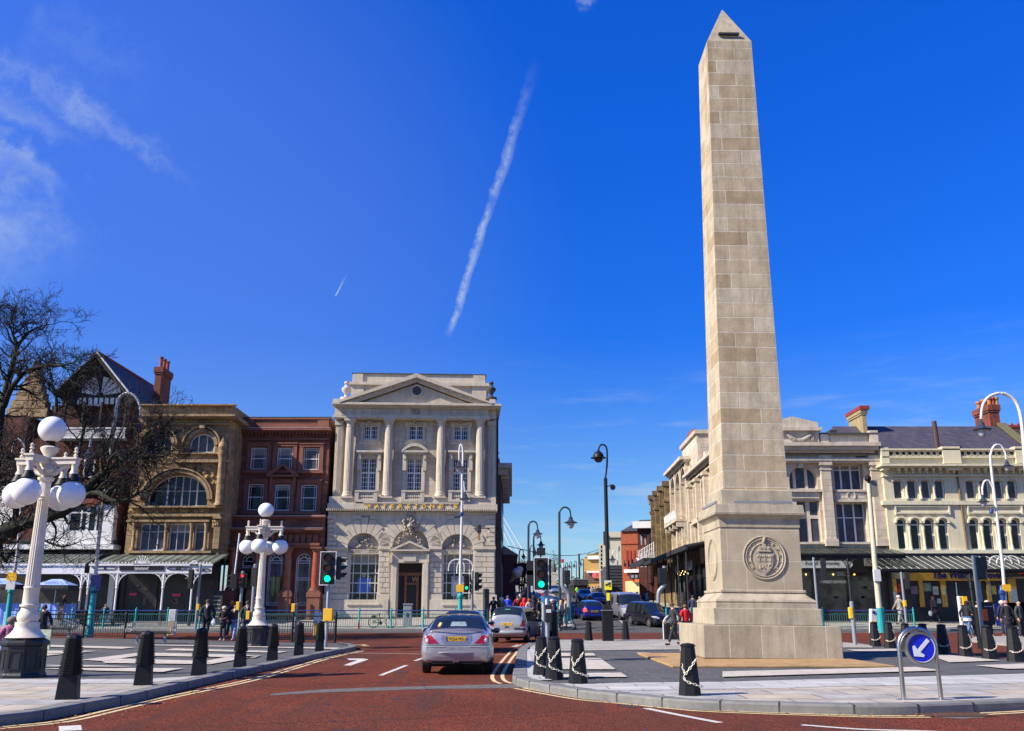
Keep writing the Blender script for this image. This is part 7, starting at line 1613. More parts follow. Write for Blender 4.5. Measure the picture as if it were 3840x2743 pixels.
# right camera column
b=Vector((atY(q('O',825,945),58).x,58,g(58)));t=thing('camera_column','pale column with a camera on top and teal foot in front of the corner building','camera column',b)
P=[atY(q(*p),58)-b for p in(('O',825,945),('O',760,300),('M',968,985))];P[0]=Vector((0,0,0));MB().tube(P,[.2,.16,.13],12).build('column',mat('buff_column',(.55,.50,.36),.5,var=.1),t,smooth=True)
z=rel(t,'O',815,760)[2];MB().lathe([(.24,0),(.21,z)],(0,0,0),12).build('column_foot',M_TEAL,t);mb=MB();x,_,z=rel(t,'M',960,935);mb.ball((x-.05,-.1,z),.22,10);mb.tube([(P[2].x,0,P[2].z),(P[2].x,0,z+.1),(x,0,z+.1)],.06,6);mb.build('camera',M_BLACK,t);x,_,z=rel(t,'M',1015,1035);MB().box(x-.22,x+.25,-.1,.25,z-.5,z+.5).build('equipment_box',paint('olive_box',(.2,.2,.14)),t);x,_,z=rel(t,'O',768,430);MB().box(x-.2,x+.2,-.3,-.1,z-.35,z+.35).build('white_box',M_SIGW,t)
# black lamp with square pillar foot in front of the street
b=gp('J',1397,1318,KH);Yb=b.y;t=thing('street_lamp','tall black lamp with big domed lantern on a black pillar with yellow camera sign','street lamp',(b.x,Yb,KH))
h=rel(t,'J',1397,945)[2];MB().lathe([(.34,0),(.33,.9*h),(.36,.92*h),(.36,h)],(0,0,0),4,R(45)).build('pillar',M_BLACK,t,bevel=.02);MB().lathe([(.38,h),(.38,h+.03)],(0,0,0),4,R(45)).build('pillar_rim',M_GALV,t);h2=rel(t,'J',1397,865)[2];MB().lathe([(.35,h+.03),(.16,h2)],(0,0,0),4,R(45)).build('pillar_cap',M_BLACK,t)
P=[atY(q('I',*p),Yb)-t.location for p in((1388,1290),(1385,470),(1385,300),(1384,130),(1365,75),(1330,58),(1295,78),(1280,130))];z47=P[1].z
MB().lathe([(.095,h2-.05),(.085,z47),(.06,z47+.02)],(P[1].x*.5,0,0),14).build('pole',M_BLACK,t,smooth=True);MB().tube(curve_pts([Vector((P[1].x*.5,0,z47))]+P[2:],6),.042,10).build('swan_neck',M_BLACK,t,smooth=True);mb=MB();x,_,z=rel(t,'I',1280,225);r_=wpx(70/3.2486,Yb);zt2=rel(t,'I',1280,130)[2]
mb.lathe([(r_*1.38,z),(r_*1.38,z+.03),(r_,z+.05),(r_*.95,z+r_*.6),(r_*.6,z+r_*1.1),(r_*.3,z+r_*1.25),(r_*.28,zt2)],(x,0,0),24);mb.build('lantern_hood',M_BLACK,t,smooth=True);MB().lathe([(r_*.8,z),(r_*.75,z-r_*.4),(r_*.45,z-r_*.7),(.02,z-r_*.8)],(x,0,0),20).build('lantern_bowl',mat('smoked_bowl',(.01,.012,.015),.12),t,smooth=True)
x,_,z=rel(t,'I',1455,580);mb=MB();mb.lathe([(.12,-.1),(.13,0),(.1,.1)],(0,0,0),14);v=[(a[0]+x,a[2],a[1]+z)for a in mb.v];mb.v=v;mb.tube([(P[1].x*.5,0,z),(x-.1,0,z+.1),(x,0,z+.13)],.02,6);mb.build('loudspeaker',M_BLACK,t)
x,_,z=rel(t,'J',1395,635);w_,h_=wpx(88/3.2486,Yb)/2,wpx(112/3.2486,Yb)/2;MB().box(x-w_,x+w_,-.13,-.1,z-h_,z+h_).build('warning_sign',paint('yellow_sign',(.85,.72,.02)),t);MB().box(x-w_*.93,x+w_*.93,-.135,-.13,z+h_*.55,z+h_*.95).build('sign_header',M_SIGW,t)
mb=MB();mb.prism([(x-.14,z+.02),(x+.1,z+.14),(x+.13,z+.07),(x-.1,z-.05)],-.14,-.13);mb.box(x+.02,x+.12,-.14,-.13,z-.06,z-.04);mb.box(x+.06,x+.09,-.14,-.13,z-.06,z+.06);mb.build('camera_symbol',M_BLACKM,t)
x,_,z=rel(t,'J',1393,775);MB().box(x-.06,x+.08,-.12,-.09,z-.17,z+.17).build('yellow_plate',paint('yellow_sign',(.85,.72,.02)),t)
# street lamps receding down the side street
def slamp(k,x,yb,arc,Y,label,r=.09,s=1.0,col=M_DKLAMP):
 return goose(label,(k,x,yb),[[(k,x,yb)]+arc],Y,col=col,r=r,s=s,group='hooked lamps down the side street')
slamp('I',806,2000,[('I',804,1000),('I',803,920),('I',815,860),('I',870,820),('I',925,850),('I',942,910)],62,'green black hooked lamp left of the tall black lamp, largest in the street',s=1.25,col=paint('green_black_column',(.02,.045,.04)))
slamp('I',425,2000,[('I',428,1150),('I',430,1060),('I',445,1010),('I',490,995),('I',525,1015),('I',540,1070)],70,'dark hooked lamp directly left of the right traffic light',s=1.1)
slamp('J',492,600,[('J',492,200),('J',492,80),('J',500,30),('J',538,6),('J',570,30),('J',580,80)],92,'dark hooked lamp with two lanterns rising behind the right traffic light',s=1.2)
slamp('J',447,500,[('J',447,260),('J',450,190),('J',465,155),('J',490,155),('J',508,190)],120,'small hooked lamp between two taller ones left of the right traffic light',s=1.2)
slamp('J',314,700,[('J',314,330),('J',316,240),('J',330,205),('J',350,200),('J',365,220),('J',368,240)],110,'thin hooked lamp beside the bare street trees at the left pavement',s=1.0)
for i,(x,yt,d_,Y)in enumerate(((905,362,-28,205),(955,352,-28,225),(1012,345,-28,235),(1098,320,-35,200))):
 slamp('J',x,640,[('J',x,450),('J',x,yt+20),('J',x+d_*.3,yt),('J',x+d_*.8,yt+4),('J',x+d_,yt+22)],Y,['first','second','third','fourth'][i]+' from the left of the tiny hooked lamps at the head of the street',s=1.6,r=.12)
slamp('J',1510,395,[('J',1512,260),('J',1505,230),('J',1480,215),('J',1455,235),('J',1450,265)],150,'pale hooked lamp in front of the cream block',s=1.8,r=.12,col=M_COLW)
b=atY(q('J',1050,600),210);pole_thing('flag_pole','tall dark blue pole at the far end of the street','pole',Vector((b.x,210,g(210))),atY(q('J',1045,252),210).z,r=.2,m=M_BLACK)
b=atY(q('J',850,600),160);t=pole_thing('mast','thin pale mast with small red and white signs down the street','pole',Vector((b.x,160,g(160))),atY(q('J',848,330),160).z,r=.1,m=M_SIGW);z=rel(t,'J',848,340)[2];MB().box(-.3,.2,-.1,0,z-.3,z+.3).build('sign',paint('redsign',(.5,.05,.05)),t)
# ------------------------------------------------------------ keep-left sign
pa,pb=gp('P',1198,795,KH),gp('P',1512,790,KH);c=(pa+pb)/2;W_=(pb-pa).length/2;t=thing('keep_left_sign','polished steel hoop with blue disc and white arrow pointing down left','road sign',(c.x,c.y,KH))
ht=rel(t,'P',1328,140)[2];rr_=W_*.98;zc=ht-rr_
P=[(-W_,0,0)]+[(-rr_*math.cos(math.pi*i/24),0,zc+rr_*math.sin(math.pi*i/24))for i in range(25)]+[(W_,0,0)]
MB().tube(P,.038,14).build('hoop',M_STEEL,t,smooth=True);MB().slab([(-W_-.12,-.06),(W_+.14,-.06),(W_+.14,.06),(-W_-.12,.06)],0,.025).build('base_plate',M_STEEL,t,bevel=.004)
x,_,zd=rel(t,'P',1330,315);rd=wpx(119/2.4191,c.y);mb=MB();circ=lambda r,y0,y1:mb.prism([(x+r*math.cos(k_*math.pi/24),zd+r*math.sin(k_*math.pi/24))for k_ in range(48)],y0,y1)
circ(rd,-.05,-.045);mb.build('blue_disc',paint('sign_blue',(.005,.02,.52),.3),t);mb=MB();archband(mb,x,zd,rd,rd*1.03,-.052,-.04,0,2*math.pi,48);mb.build('white_rim',M_WHITE,t);mb=MB();archband(mb,x,zd,rd*1.03,rd*1.14,-.08,.05,0,2*math.pi,48);mb.build('sign_housing',mat('brushed_housing',(.3,.28,.24),.3,metal=.8),t)
MB().tube([(x,.02,zd+rd),(0,.02,ht)],.03,8).build('bracket',M_STEEL,t)
mb=MB();u=Vector((.70,.71));v_=Vector((-.71,.70));Q=lambda a,b:(x+(u.x*a+v_.x*b)*rd,zd+(u.y*a+v_.y*b)*rd)
mb.prism([Q(.82,.13),Q(.82,-.13),Q(-.30,-.13),Q(-.30,.13)],-.062,-.05);mb.prism([Q(-.30,.13),Q(-.30,-.13),Q(-.22,-.48),Q(-.38,-.55),Q(-.84,0),Q(-.38,.55),Q(-.22,.48)][::-1],-.062,-.05);mb.build('arrow',paint('arrow_white',(.62,.64,.66)),t)
# round sign back and litter bin beside the old man
b=gp('J',2078,1300,KH);t=thing('round_sign','round grey sign back on a white hoop beside the litter bin','road sign',(b.x,b.y,KH));ht=rel(t,'J',2110,1000)[2];xs=rel(t,'J',2110,1070);W_=.42
P=[(0,0,0)]+[(W_-W_*math.cos(math.pi*i/14),0,ht-W_+W_*math.sin(math.pi*i/14))for i in range(15)]+[(2*W_,0,0)];MB().tube(P,.035,8).build('hoop',M_SIGW,t);MB().prism([(W_+.36*math.cos(k_*.5236),ht-.45+.36*math.sin(k_*.5236))for k_ in range(12)],-.03,.03).build('disc_back',M_GALV,t)
b=gp('J',2165,1302,KH);t=thing('litter_bin','black litter bin beside the man with the walking stick','litter bin',(b.x,b.y+.3,KH));h=rel(t,'J',2165,1092)[2];MB().box(-.24,.3,-.25,.25,0,h).build('body',M_BLACK,t,bevel=.04);MB().box(.0,.12,-.265,-.24,h*.62,h*.75).build('yellow_symbol',M_YELLOW,t)
# roadside cabinet and bins
b=Vector((atY(q('H',975,450),62.3).x,62.3,g(62.3)+KH));t=thing('utility_cabinet','grey metal utility cabinet in front of the bookshop doorway','cabinet',b);h=rel(t,'H',975,205)[2];w_=wpx(92/2.99,62)/2;MB().box(-w_,w_,0,.5,0,h).build('body',mat('grey_cabinet',(.22,.24,.24),.5,var=.15),t,bevel=.02);MB().box(-w_-.04,w_+.04,-.04,.54,h,h+.08).build('lid',M_GALV,t);MB().box(-.06,.06,-.03,0,h*.45,h*.62).build('handle',M_BLACK,t)
b=Vector((atY(q('G',1888,1200),60.9).x,60.9,g(60.9)+KH));t=pole_thing('dark_post','thick dark square post at the corner of the bookshop','post',b,atY(q('G',1888,942),60.9).z,r=.2,m=paint('dark_olive',(.04,.04,.03)))
b=Vector((atY(q('X',835,150),47.5).x,47.5,KH));MB().lathe([(.35,0),(.33,1.25),(.2,1.3)],(0,0,0),8).build('litter_bin',M_BLACK,None,loc=b,label='dark octagonal litter bin behind the island bollards and signal post',category='litter bin')
MB().lathe([(.13,0),(.13,.04),(.05,.05),(.03,.4),(.01,.42)],(0,0,0),8).build('traffic_cone',paint('cone_orange',(.5,.1,.03)),None,loc=Vector((atY(q('H',425,455),60.6).x,60.65,g(60.6)+KH)),label='small orange cone at the foot of the teal railing left of the bicycle',category='cone')
# shop board
b=Vector((atY(q('E',945,1040),63.5).x,63.5,g(63.5)+KH));t=thing('notice_board','dark menu board standing on the pavement right of the verandah','board',b);MB().box(-.35,.35,-.03,.03,0,2.2).build('panel',M_BLACKM,t);mb=MB()
for i in range(6):mb.box(-.25,.25,-.04,-.03,.5+i*.26,.58+i*.26)
mb.build('menu_lines',mat('menu_text',(.25,.23,.2),.7),t)
# ------------------------------------------------------------ statue on plinth and lorry are further down the street
b=atY(q('J',740,600),165);t=thing('statue','dark robed statue on a pale stone pedestal at the far end of the street','statue',Vector((b.x,165,g(165)+KH)));z1_=rel(t,'J',738,478)[2];z2=rel(t,'J',738,335)[2];w_=wpx(60/3.2486,165)/2
MB().lathe([(w_*1.5,0),(w_*1.3,z1_*.9),(w_*1.5,z1_*.93),(w_*1.4,z1_)],(0,0,0),4,R(45)).build('pedestal',M_CTR,t);H_=z2-z1_;MB().lathe([(w_*1.0,0),(w_*.95,H_*.3),(w_*.7,H_*.55),(w_*.62,H_*.7),(w_*.3,H_*.8),(w_*.3,H_*.9),(w_*.1,H_)],(0,0,z1_),14).build('figure',mat('bronze_statue',(.07,.055,.045),.6,var=.3),t,smooth=True)
# ------------------------------------------------------------ cafe parasols, windbreaks
M_PAR=mat('pale_blue_canvas',(.30,.42,.78),.7,var=.1);M_PARD=mat('dark_valance',(.02,.02,.03),.8)
def parasol(label,k,x,yt,yb,xw,Y,seed=0):
 p=atY(q(k,x,yb),Y);zg=g(Y)+KH;t=thing('parasol',label,'parasol',(p.x,Y,zg),R(4),'cafe parasols');zt=atY(q(k,x,yt),Y).z-zg;zb=p.z-zg;w_=wpx(xw/ZM[k][2],Y)/2
 mb=MB();P=[(-w_,-w_),(0,-w_*1.0),(w_,-w_),(w_,w_),(-w_,w_)];P=[(-w_,-w_*.8),(w_,-w_*.8),(w_,w_*.8),(-w_,w_*.8)];top=[(-w_*.28,0),(w_*.28,0),(w_*.28,.1),(-w_*.28,.1)]
 mb.hull([(a,b_,zb)for a,b_ in P],[(a,b_,zt)for a,b_ in top]);mb.build('canopy',M_PAR,t);mb=MB()
 for i in range(4):a,b_=P[i],P[(i+1)%4];mb.add([(a[0],a[1],zb),(b_[0],b_[1],zb),(b_[0],b_[1],zb-.3),(a[0],a[1],zb-.3)],[(0,1,2,3)])
 mb.build('valance',M_PARD,t);MB().lathe([(.03,0),(.03,zt)],(0,0,0),8).build('pole',M_WHITE,t)
 sl_=(zt-zb)/(w_*.8)
 tm=text_mb('NERO',-w_*.48,w_*.55,0,.30,0,.01);tm.v=[(v[0],-w_*.78+.10+v[2]*.8-.05,zb+.03+v[2]*.8*sl_+.10*sl_+.04)for v in tm.v];tm.build('parasol_lettering',M_BLUE,t)
 tm=text_mb('CAFFE',-w_*.16,w_*.2,0,.14,0,.01);tm.v=[(v[0],-w_*.78+.42+v[2]*.8-.05,zb+.03+(v[2]*.8+.42)*sl_+.04)for v in tm.v];tm.build('parasol_lettering',mat('dull_red_letters',(.25,.05,.1),.7),t)
 text_mb('THE ITALIAN COFFEE CO',-w_*.7,w_*.75,zb-.22,zb-.08,-w_*.8-.01,.01).build('valance_lettering',mat('grey_letters',(.2,.19,.14),.7),t)
 return t
parasol('pale blue cafe parasol right of the big lamp column','V',960,558,662,575,62.2);parasol('pale blue cafe parasol cut by the left edge of the picture','V',10,545,648,590,62.2)
M_WB=mat('blue_windbreak_canvas',(.20,.32,.72),.7,var=.25,vscale=3)
def windbreak(label,xa,xb,yt,Y=61.9):
 a,b_=atY(q('V',xa,yt),Y),atY(q('V',xb,yt),Y);zg=g(Y)+KH;t=thing('windbreak',label,'windbreak',(a.x,Y,zg),0,'cafe windbreaks');h=a.z-zg;W_=b_.x-a.x
 mb=MB();n=10;vs=[]
 for i in range(n+1):
  for z in(.15,h):vs.append((W_*i/n,.03*math.sin(i*1.9),z-(.03*math.sin(i*math.pi/n))))
 mb.add(vs,[(2*i,2*i+2,2*i+3,2*i+1)for i in range(n)]);mb.build('canvas',M_WB,t);MB().tube([(0,0,0),(0,0,h+.05)],.03,6).build('post',M_GALV,t);MB().tube([(W_,0,0),(W_,0,h+.05)],.03,6).build('post',M_GALV,t);return t
windbreak('blue canvas windbreak left of the big lamp column',-80,340,965);windbreak('blue canvas windbreak right of the big lamp column',665,1000,970);windbreak('short blue canvas windbreak by the white post',1100,1300,975,62.6)
for i in range(4):
 Y=61.4;a=atY(q('S',1500+i*130,600),Y);zg=g(Y)+KH
 if i in(0,1,3):MB().box(0,2.3 if i<3 else 1.6,0,.04,.1,a.z-zg).build('windbreak',paint('royal_blue_canvas',(.01,.03,.28)),None,loc=(a.x,Y,zg),label='royal blue canvas screen outside the public house, '+['left','middle','','right'][i]+' one',category='windbreak',group='pub screens')
 # ------------------------------------------------------------ vehicles
M_CGL=mat('car_glass',(.012,.016,.018),.04,var=.3,vscale=2,spec=.9);M_TRIMB=paint('black_car_trim',(.015,.015,.017),.5)
M_TAIL=mat('red_tail_lens',(.30,.006,.008),.15,coat=.5);M_TAILON=mat('lit_tail_lens',(.8,.05,.02),.3,emit=1.1,emcol=(1,.06,.03));M_CLEAR=mat('clear_lamp_lens',(.55,.55,.55),.08,metal=.3,coat=1.)
M_ALLOY=mat('alloy_wheel',(.45,.45,.46),.3,metal=.9);M_PLATE_Y=paint('yellow_number_plate',(.78,.45,.02),.4);M_PLATE_W=paint('white_number_plate',(.6,.6,.58),.4);M_CHROME=mat('chrome',(.75,.75,.76),.08,metal=1.);M_UNDER=paint('under_body_black',(.01,.01,.01),.9)
def carpaint(name,col,metal=.35):return mat(name,col,.28,var=.03,metal=metal,coat=1.,spec=.5)
def cr(a,b,c,d,t):return tuple(.5*((2*b[i])+(c[i]-a[i])*t+(2*a[i]-5*b[i]+4*c[i]-d[i])*t*t+(3*b[i]-a[i]-3*c[i]+d[i])*t**3)for i in range(len(b)))
def loft_car(t,st,pm,glass,wheels,rw,arch=None,side=None,screens=(),pillars=(),nu=5,nv=3,wheel_m=None):
 """st: stations (y, zb, ws, zs, wr, zr). glass zones: side=(y0,y1), screens=[(name,y0,y1)]"""
 S=[st[0]]+list(st)+[st[-1]];ys=[]
 for i in range(1,len(S)-2):
  for k in range(nu):
   u=k/nu;c=cr(S[i-1],S[i],S[i+1],S[i+2],u);c=(S[i][0]+(S[i+1][0]-S[i][0])*u,)+c[1:];ys.append(c)
 ys.append(st[-1]);rows=[]
 for(y,zb,ws,zs,wr,zr)in ys:
  P=[(0,zb),(.7*ws,zb),(.93*ws,zb+.03),(ws*.995,zb+.18),(ws,zs-.24),(ws*.955,zs),((ws*.955+wr)/2+.03,(zs+zr)/2),(wr+.02,zr-.07),(wr*.84,zr-.008),(wr*.42,zr+.02),(0,zr+.028)]
  Q_=[P[0]]+P+[(-P[-2][0],P[-2][1])];r=[]
  for i in range(1,len(Q_)-2):
   for k in range(nv):v=cr(Q_[i-1],Q_[i],Q_[i+1],Q_[i+2],k/nv);r.append((max(0,v[0]),y,v[1],i-1+k/nv))
  r.append((0,y,P[-1][1],10.));rows.append(r)
 def cap(row,y,sg):
  cz=sum(p[2]for p in row)/len(row);return[[(x*f,yy+sg*d,cz+(z-cz)*f,v)for x,yy,z,v in row]for f,d in((.93,.006),(.8,.012),(.55,.018),(.25,.02),(.01,.02))]
 c0,c1=cap(rows[0],ys[0][0],-1)[::-1],cap(rows[-1],ys[-1][0],1);rows=c0+rows+c1;ys=[ys[0]]*5+ys+[ys[-1]]*5
 body,gl=MB(),{}
 n=len(rows[0]);vs=[]
 for r in rows:vs+=[(x,y,z)for x,y,z,_ in r]+[(-x,y,z)for x,y,z,_ in r]
 body.v=vs;zone={}
 arch=arch or rw+.06
 for i in range(len(rows)-1):
  for j in range(n-1):
   ym=(rows[i][j][1]+rows[i+1][j][1])/2;zm=sum(rows[a][b][2]for a in(i,i+1)for b in(j,j+1))/4;v=(rows[i][j][3]+rows[i][j+1][3])/2
   key='body'
   if v<4.6 and v>1 and any(math.hypot(ym-wy,zm-rw)<arch for wy in wheels):continue
   cab=(ys[i][5]-ys[i][3])>.16 or(ys[i+1][5]-ys[i+1][3])>.16
   if side and side[0]<ym<side[1]and 5.0<v<6.85 and cab and(ys[i][5]-ys[i][3])>.2:key='side_window' if not any(abs(ym-p)<.045 for p in pillars)else 'body'
   for nm,a,b in screens:
    if a<ym<b and v>7.2:key=nm
    elif a<ym<b and key=='side_window' and not(side[0]<ym<side[1]):key='body'
   for s_ in(0,n):
    f=(i*2*n+s_+j,i*2*n+s_+j+1,(i+1)*2*n+s_+j+1,(i+1)*2*n+s_+j)
    zone.setdefault(key,[]).append(f)
 for key,fs in zone.items():
  m=MB();used=sorted({k for f in fs for k in f});mp={k:i for i,k in enumerate(used)};m.v=[vs[k]for k in used];m.f=[tuple(mp[k]for k in f)for f in fs]
  o=m.build(key,pm if key=='body' else glass,t,smooth=True,auto=50)
  bm=bmesh.new();bm.from_mesh(o.data);bmesh.ops.remove_doubles(bm,verts=bm.verts,dist=.0005);bmesh.ops.recalc_face_normals(bm,faces=bm.faces);bm.to_mesh(o.data);bm.free()
  if key!='body':
   for v in o.data.vertices:v.co+=v.normal*.003
 w0=max(s[2]for s in st)
 mb=MB();mb.box(-w0+.22,w0-.22,st[0][0]+.35,st[-1][0]-.35,.2,.75);mb.build('underbody',M_UNDER,t)
 for wy in wheels:
  for s_ in(-1,1):
   x=s_*(w0-.115);m=MB();prof=[(.10,-.1),(rw*.62,-.1),(rw*.9,-.105),(rw,-.08),(rw,.08),(rw*.9,.105),(rw*.62,.1),(.1,.1)];m.lathe(prof,(0,0,0),28);m.v=[(v[2],v[0],v[1])for v in m.v]
   w_=m.build('wheel',M_TYRE,t,smooth=True,loc=(x,wy,rw));m=MB();m.lathe([(.02,.108),(rw*.2,.112),(rw*.58,.10),(rw*.62,.09),(rw*.6,.07)],(0,0,0),24);m.v=[(s_*v[2],v[0],v[1])for v in m.v];rm=m.build('rim',wheel_m or M_ALLOY,w_,smooth=True)
   m=MB()
   for k in range(5):
    a=k*2*math.pi/5;m.prism([(.0,0),(.0,0.001)],0,0)if False else m.ball((s_*.112,rw*.42*math.cos(a+.6),rw*.42*math.sin(a+.6)),rw*.11,6,sx=.3)
   m.build('rim_hole',M_UNDER,w_)
 return ys
from mathutils.bvhtree import BVHTree
def decal(t,poly,name,m,off=.006,step=.014,sgn=-1,src=('body','rear_window','windscreen')):
 """a thin panel moulded to the car's end: poly in x,z, projected along y on the body"""
 V,F_=[],[]
 for o in t.children:
  if o.name.split('.')[0]in src:
   b=len(V);V+=[v.co.copy()for v in o.data.vertices];F_+=[tuple(b+i for i in p.vertices)for p in o.data.polygons]
 bv=BVHTree.FromPolygons(V,F_);mb=MB()
 def ins(x,z):
  c=False;j=len(poly)-1
  for i in range(len(poly)):
   (xi,zi),(xj,zj)=poly[i],poly[j]
   if(zi>z)!=(zj>z)and x<(xj-xi)*(z-zi)/(zj-zi)+xi:c=not c
   j=i
  return c
 xs=[p[0]for p in poly];zs=[p[1]for p in poly];nx=max(1,int((max(xs)-min(xs))/step));nz_=max(1,int((max(zs)-min(zs))/step));gr={}
 def pt(i,j):
  if(i,j)not in gr:
   x,z=min(xs)+(max(xs)-min(xs))*i/nx,min(zs)+(max(zs)-min(zs))*j/nz_;h=bv.ray_cast(Vector((x,sgn*5,z)),Vector((0,-sgn,0)));gr[i,j]=len(mb.v)if h[0]else None
   if h[0]:mb.v.append((x,h[0].y+sgn*off,z))
  return gr[i,j]
 for i in range(nx):
  for j in range(nz_):
   if ins(min(xs)+(max(xs)-min(xs))*(i+.5)/nx,min(zs)+(max(zs)-min(zs))*(j+.5)/nz_):
    f=(pt(i,j),pt(i+1,j),pt(i+1,j+1),pt(i,j+1))
    if None not in f:mb.f.append(f)
 return mb.build1(name,m,t,smooth=True,auto=80)
def mirrors(t,y,z,w_,m,s=1.):
 for s_ in(-1,1):MB().ball((s_*(w_+.10),y,z),.115*s,12,sx=1.1,sy=.6,sz=.72).build('mirror',m,t,smooth=True);MB().ball((s_*(w_+.10),y-.035,z),.10*s,12,sx=1.0,sy=.5,sz=.66).build('mirror_glass',M_CGL,t,smooth=True);MB().tube([(s_*(w_-.1),y+.02,z-.04),(s_*(w_+.05),y,z-.02)],.025,6).build('mirror_arm',M_TRIMB,t)
def plate(t,y,z,txt,m=M_PLATE_Y,w_=.52,h=.115,face=-1,x=0.,blue=False):
 MB().box(x-w_/2,x+w_/2,y-.008 if face<0 else y,y if face<0 else y+.008,z-h/2,z+h/2).build('number_plate',m,t)
 tm=text_mb(txt,x-w_/2*.88,x+w_/2*.9,z-h*.33,z+h*.33,0,.004);tm.v=[((v[0]),y-.009+v[1],v[2])if face<0 else(2*x-v[0],y+.009-v[1],v[2])for v in tm.v];tm.build('plate_lettering',M_BLACKM,t)
 # silver saloon, seen from behind
a_,b_=gp('H',1200,950),gp('H',1895,960);c=(a_+b_)/2;CW=.895
t=thing('saloon_car','silver saloon car seen from behind in the middle of the road, nearest vehicle','car',(c.x+.0,c.y+1.05-.15,0),R(1.0));SIL=carpaint('silver_lilac_paint',(.38,.365,.39),.45)
S_=[(-2.345,.40,.66,.72,.58,.79),(-2.33,.35,.75,.79,.62,.86),(-2.28,.31,.81,.86,.66,.96),(-2.18,.29,.85,.90,.70,1.02),(-1.95,.28,.885,.92,.74,1.035),(-1.62,.26,.895,.94,.76,1.05),(-1.45,.26,.895,.94,.745,1.08),(-1.0,.25,.895,.94,.64,1.31),(-.6,.25,.893,.94,.585,1.385),(0,.25,.89,.93,.575,1.40),(.35,.25,.89,.93,.58,1.375),(.7,.26,.885,.92,.64,1.22),(1.1,.27,.88,.90,.72,1.0),(1.4,.28,.87,.86,.72,.93),(1.9,.28,.84,.78,.66,.84),(2.2,.30,.76,.68,.58,.74),(2.32,.36,.62,.6,.5,.64)]
loft_car(t,S_,SIL,M_CGL,(-1.35,1.36),.325,side=(-1.25,1.0),screens=(('rear_window',-1.47,-.66),('windscreen',.4,1.08)),pillars=(-.15,))
mirrors(t,.75,.98,.86,SIL,1.0)
for s_ in(-1,1):
 decal(t,[(s_*x,z)for x,z in((.43,.748),(.70,.745),(.77,.765),(.79,.82),(.78,.87),(.73,.915),(.66,.93),(.61,.915),(.52,.83))],'tail_lamp',M_TAIL,.012)
 decal(t,[(s_*(.722+.044*math.cos(k*.5236)),.82+.05*math.sin(k*.5236))for k in range(12)],'reversing_lens',M_CLEAR,.018)
 decal(t,[(s_*x,z)for x,z in((.28,.665),(.85,.665),(.85,.685),(.28,.685))],'bumper_strip',mat('bright_strip',(.7,.68,.7),.2,metal=.6),.012)
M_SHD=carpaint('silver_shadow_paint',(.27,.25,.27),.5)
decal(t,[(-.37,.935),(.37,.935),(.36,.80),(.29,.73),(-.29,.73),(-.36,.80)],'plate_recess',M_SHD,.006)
plate(t,-2.356,.85,'YG54 MSU',w_=.46,h=.105)
MB().box(-.252,-.225,-2.372,-2.358,.80,.90).build('plate_band',M_BLUE,t)
mb=MB();mb.tube(curve_pts([(-.66,-2.19,1.025),(-.3,-2.31,1.05),(0,-2.335,1.055),(.3,-2.31,1.05),(.66,-2.19,1.025)],5),.018,6);mb.build('boot_spoiler',SIL,t,smooth=True)
MB().tube(curve_pts([(-.70,-2.25,.52),(-.3,-2.38,.53),(0,-2.395,.535),(.3,-2.38,.53),(.70,-2.25,.52)],5),.018,8).build('bumper_lip',SIL,t,smooth=True)
mb=MB();mb.box(-.6,.6,-2.3,-2.0,.27,.38);mb.build('rear_valance',M_UNDER,t);MB().tube([(-.05,-2.33,.33),(-.05,-2.1,.33)],.035,8).build('exhaust',M_CHROME,t);MB().tube([(.03,-2.33,.34),(.03,-2.1,.34)],.035,8).build('exhaust',M_CHROME,t)
# things seen through the rear window: pale far windscreen glimpse, headrests, sticker
gy=lambda z:-1.45+(z-1.08)*.8/.29-.012
for P in([(-.84,.698),(.84,.698),(.84,.706),(-.84,.706)],[(-.655,.71),(-.645,.71),(-.60,1.0),(-.61,1.0)],[(.655,.71),(.645,.71),(.60,1.0),(.61,1.0)],[(-.60,1.003),(.60,1.003),(.60,1.012),(-.60,1.012)]):decal(t,P,'shut_line',M_TRIMB,.004,.006)
def onrear(pts,m,nm):decal(t,pts,nm,m,.008)
onrear([(-.20,1.13),(.22,1.13),(.18,1.235),(-.17,1.235)],mat('seen_through_glass',(.22,.27,.27),.3,var=.4,vscale=9),'windscreen_glimpse')
onrear([(-.52,1.12),(-.46,1.12),(-.42,1.20),(-.47,1.22),(-.50,1.18)],paint('cream_sticker',(.7,.6,.2)),'sticker');onrear([(-.53,1.10),(-.46,1.10),(-.47,1.135),(-.51,1.135)],paint('sticker_red',(.5,.03,.03)),'sticker')
MB().tube([(-.62,-1.0,1.325),(-.5,-.72,1.375),(.5,-.72,1.375),(.62,-1.0,1.325)],.012,5).build('window_rubber',M_TRIMB,t)
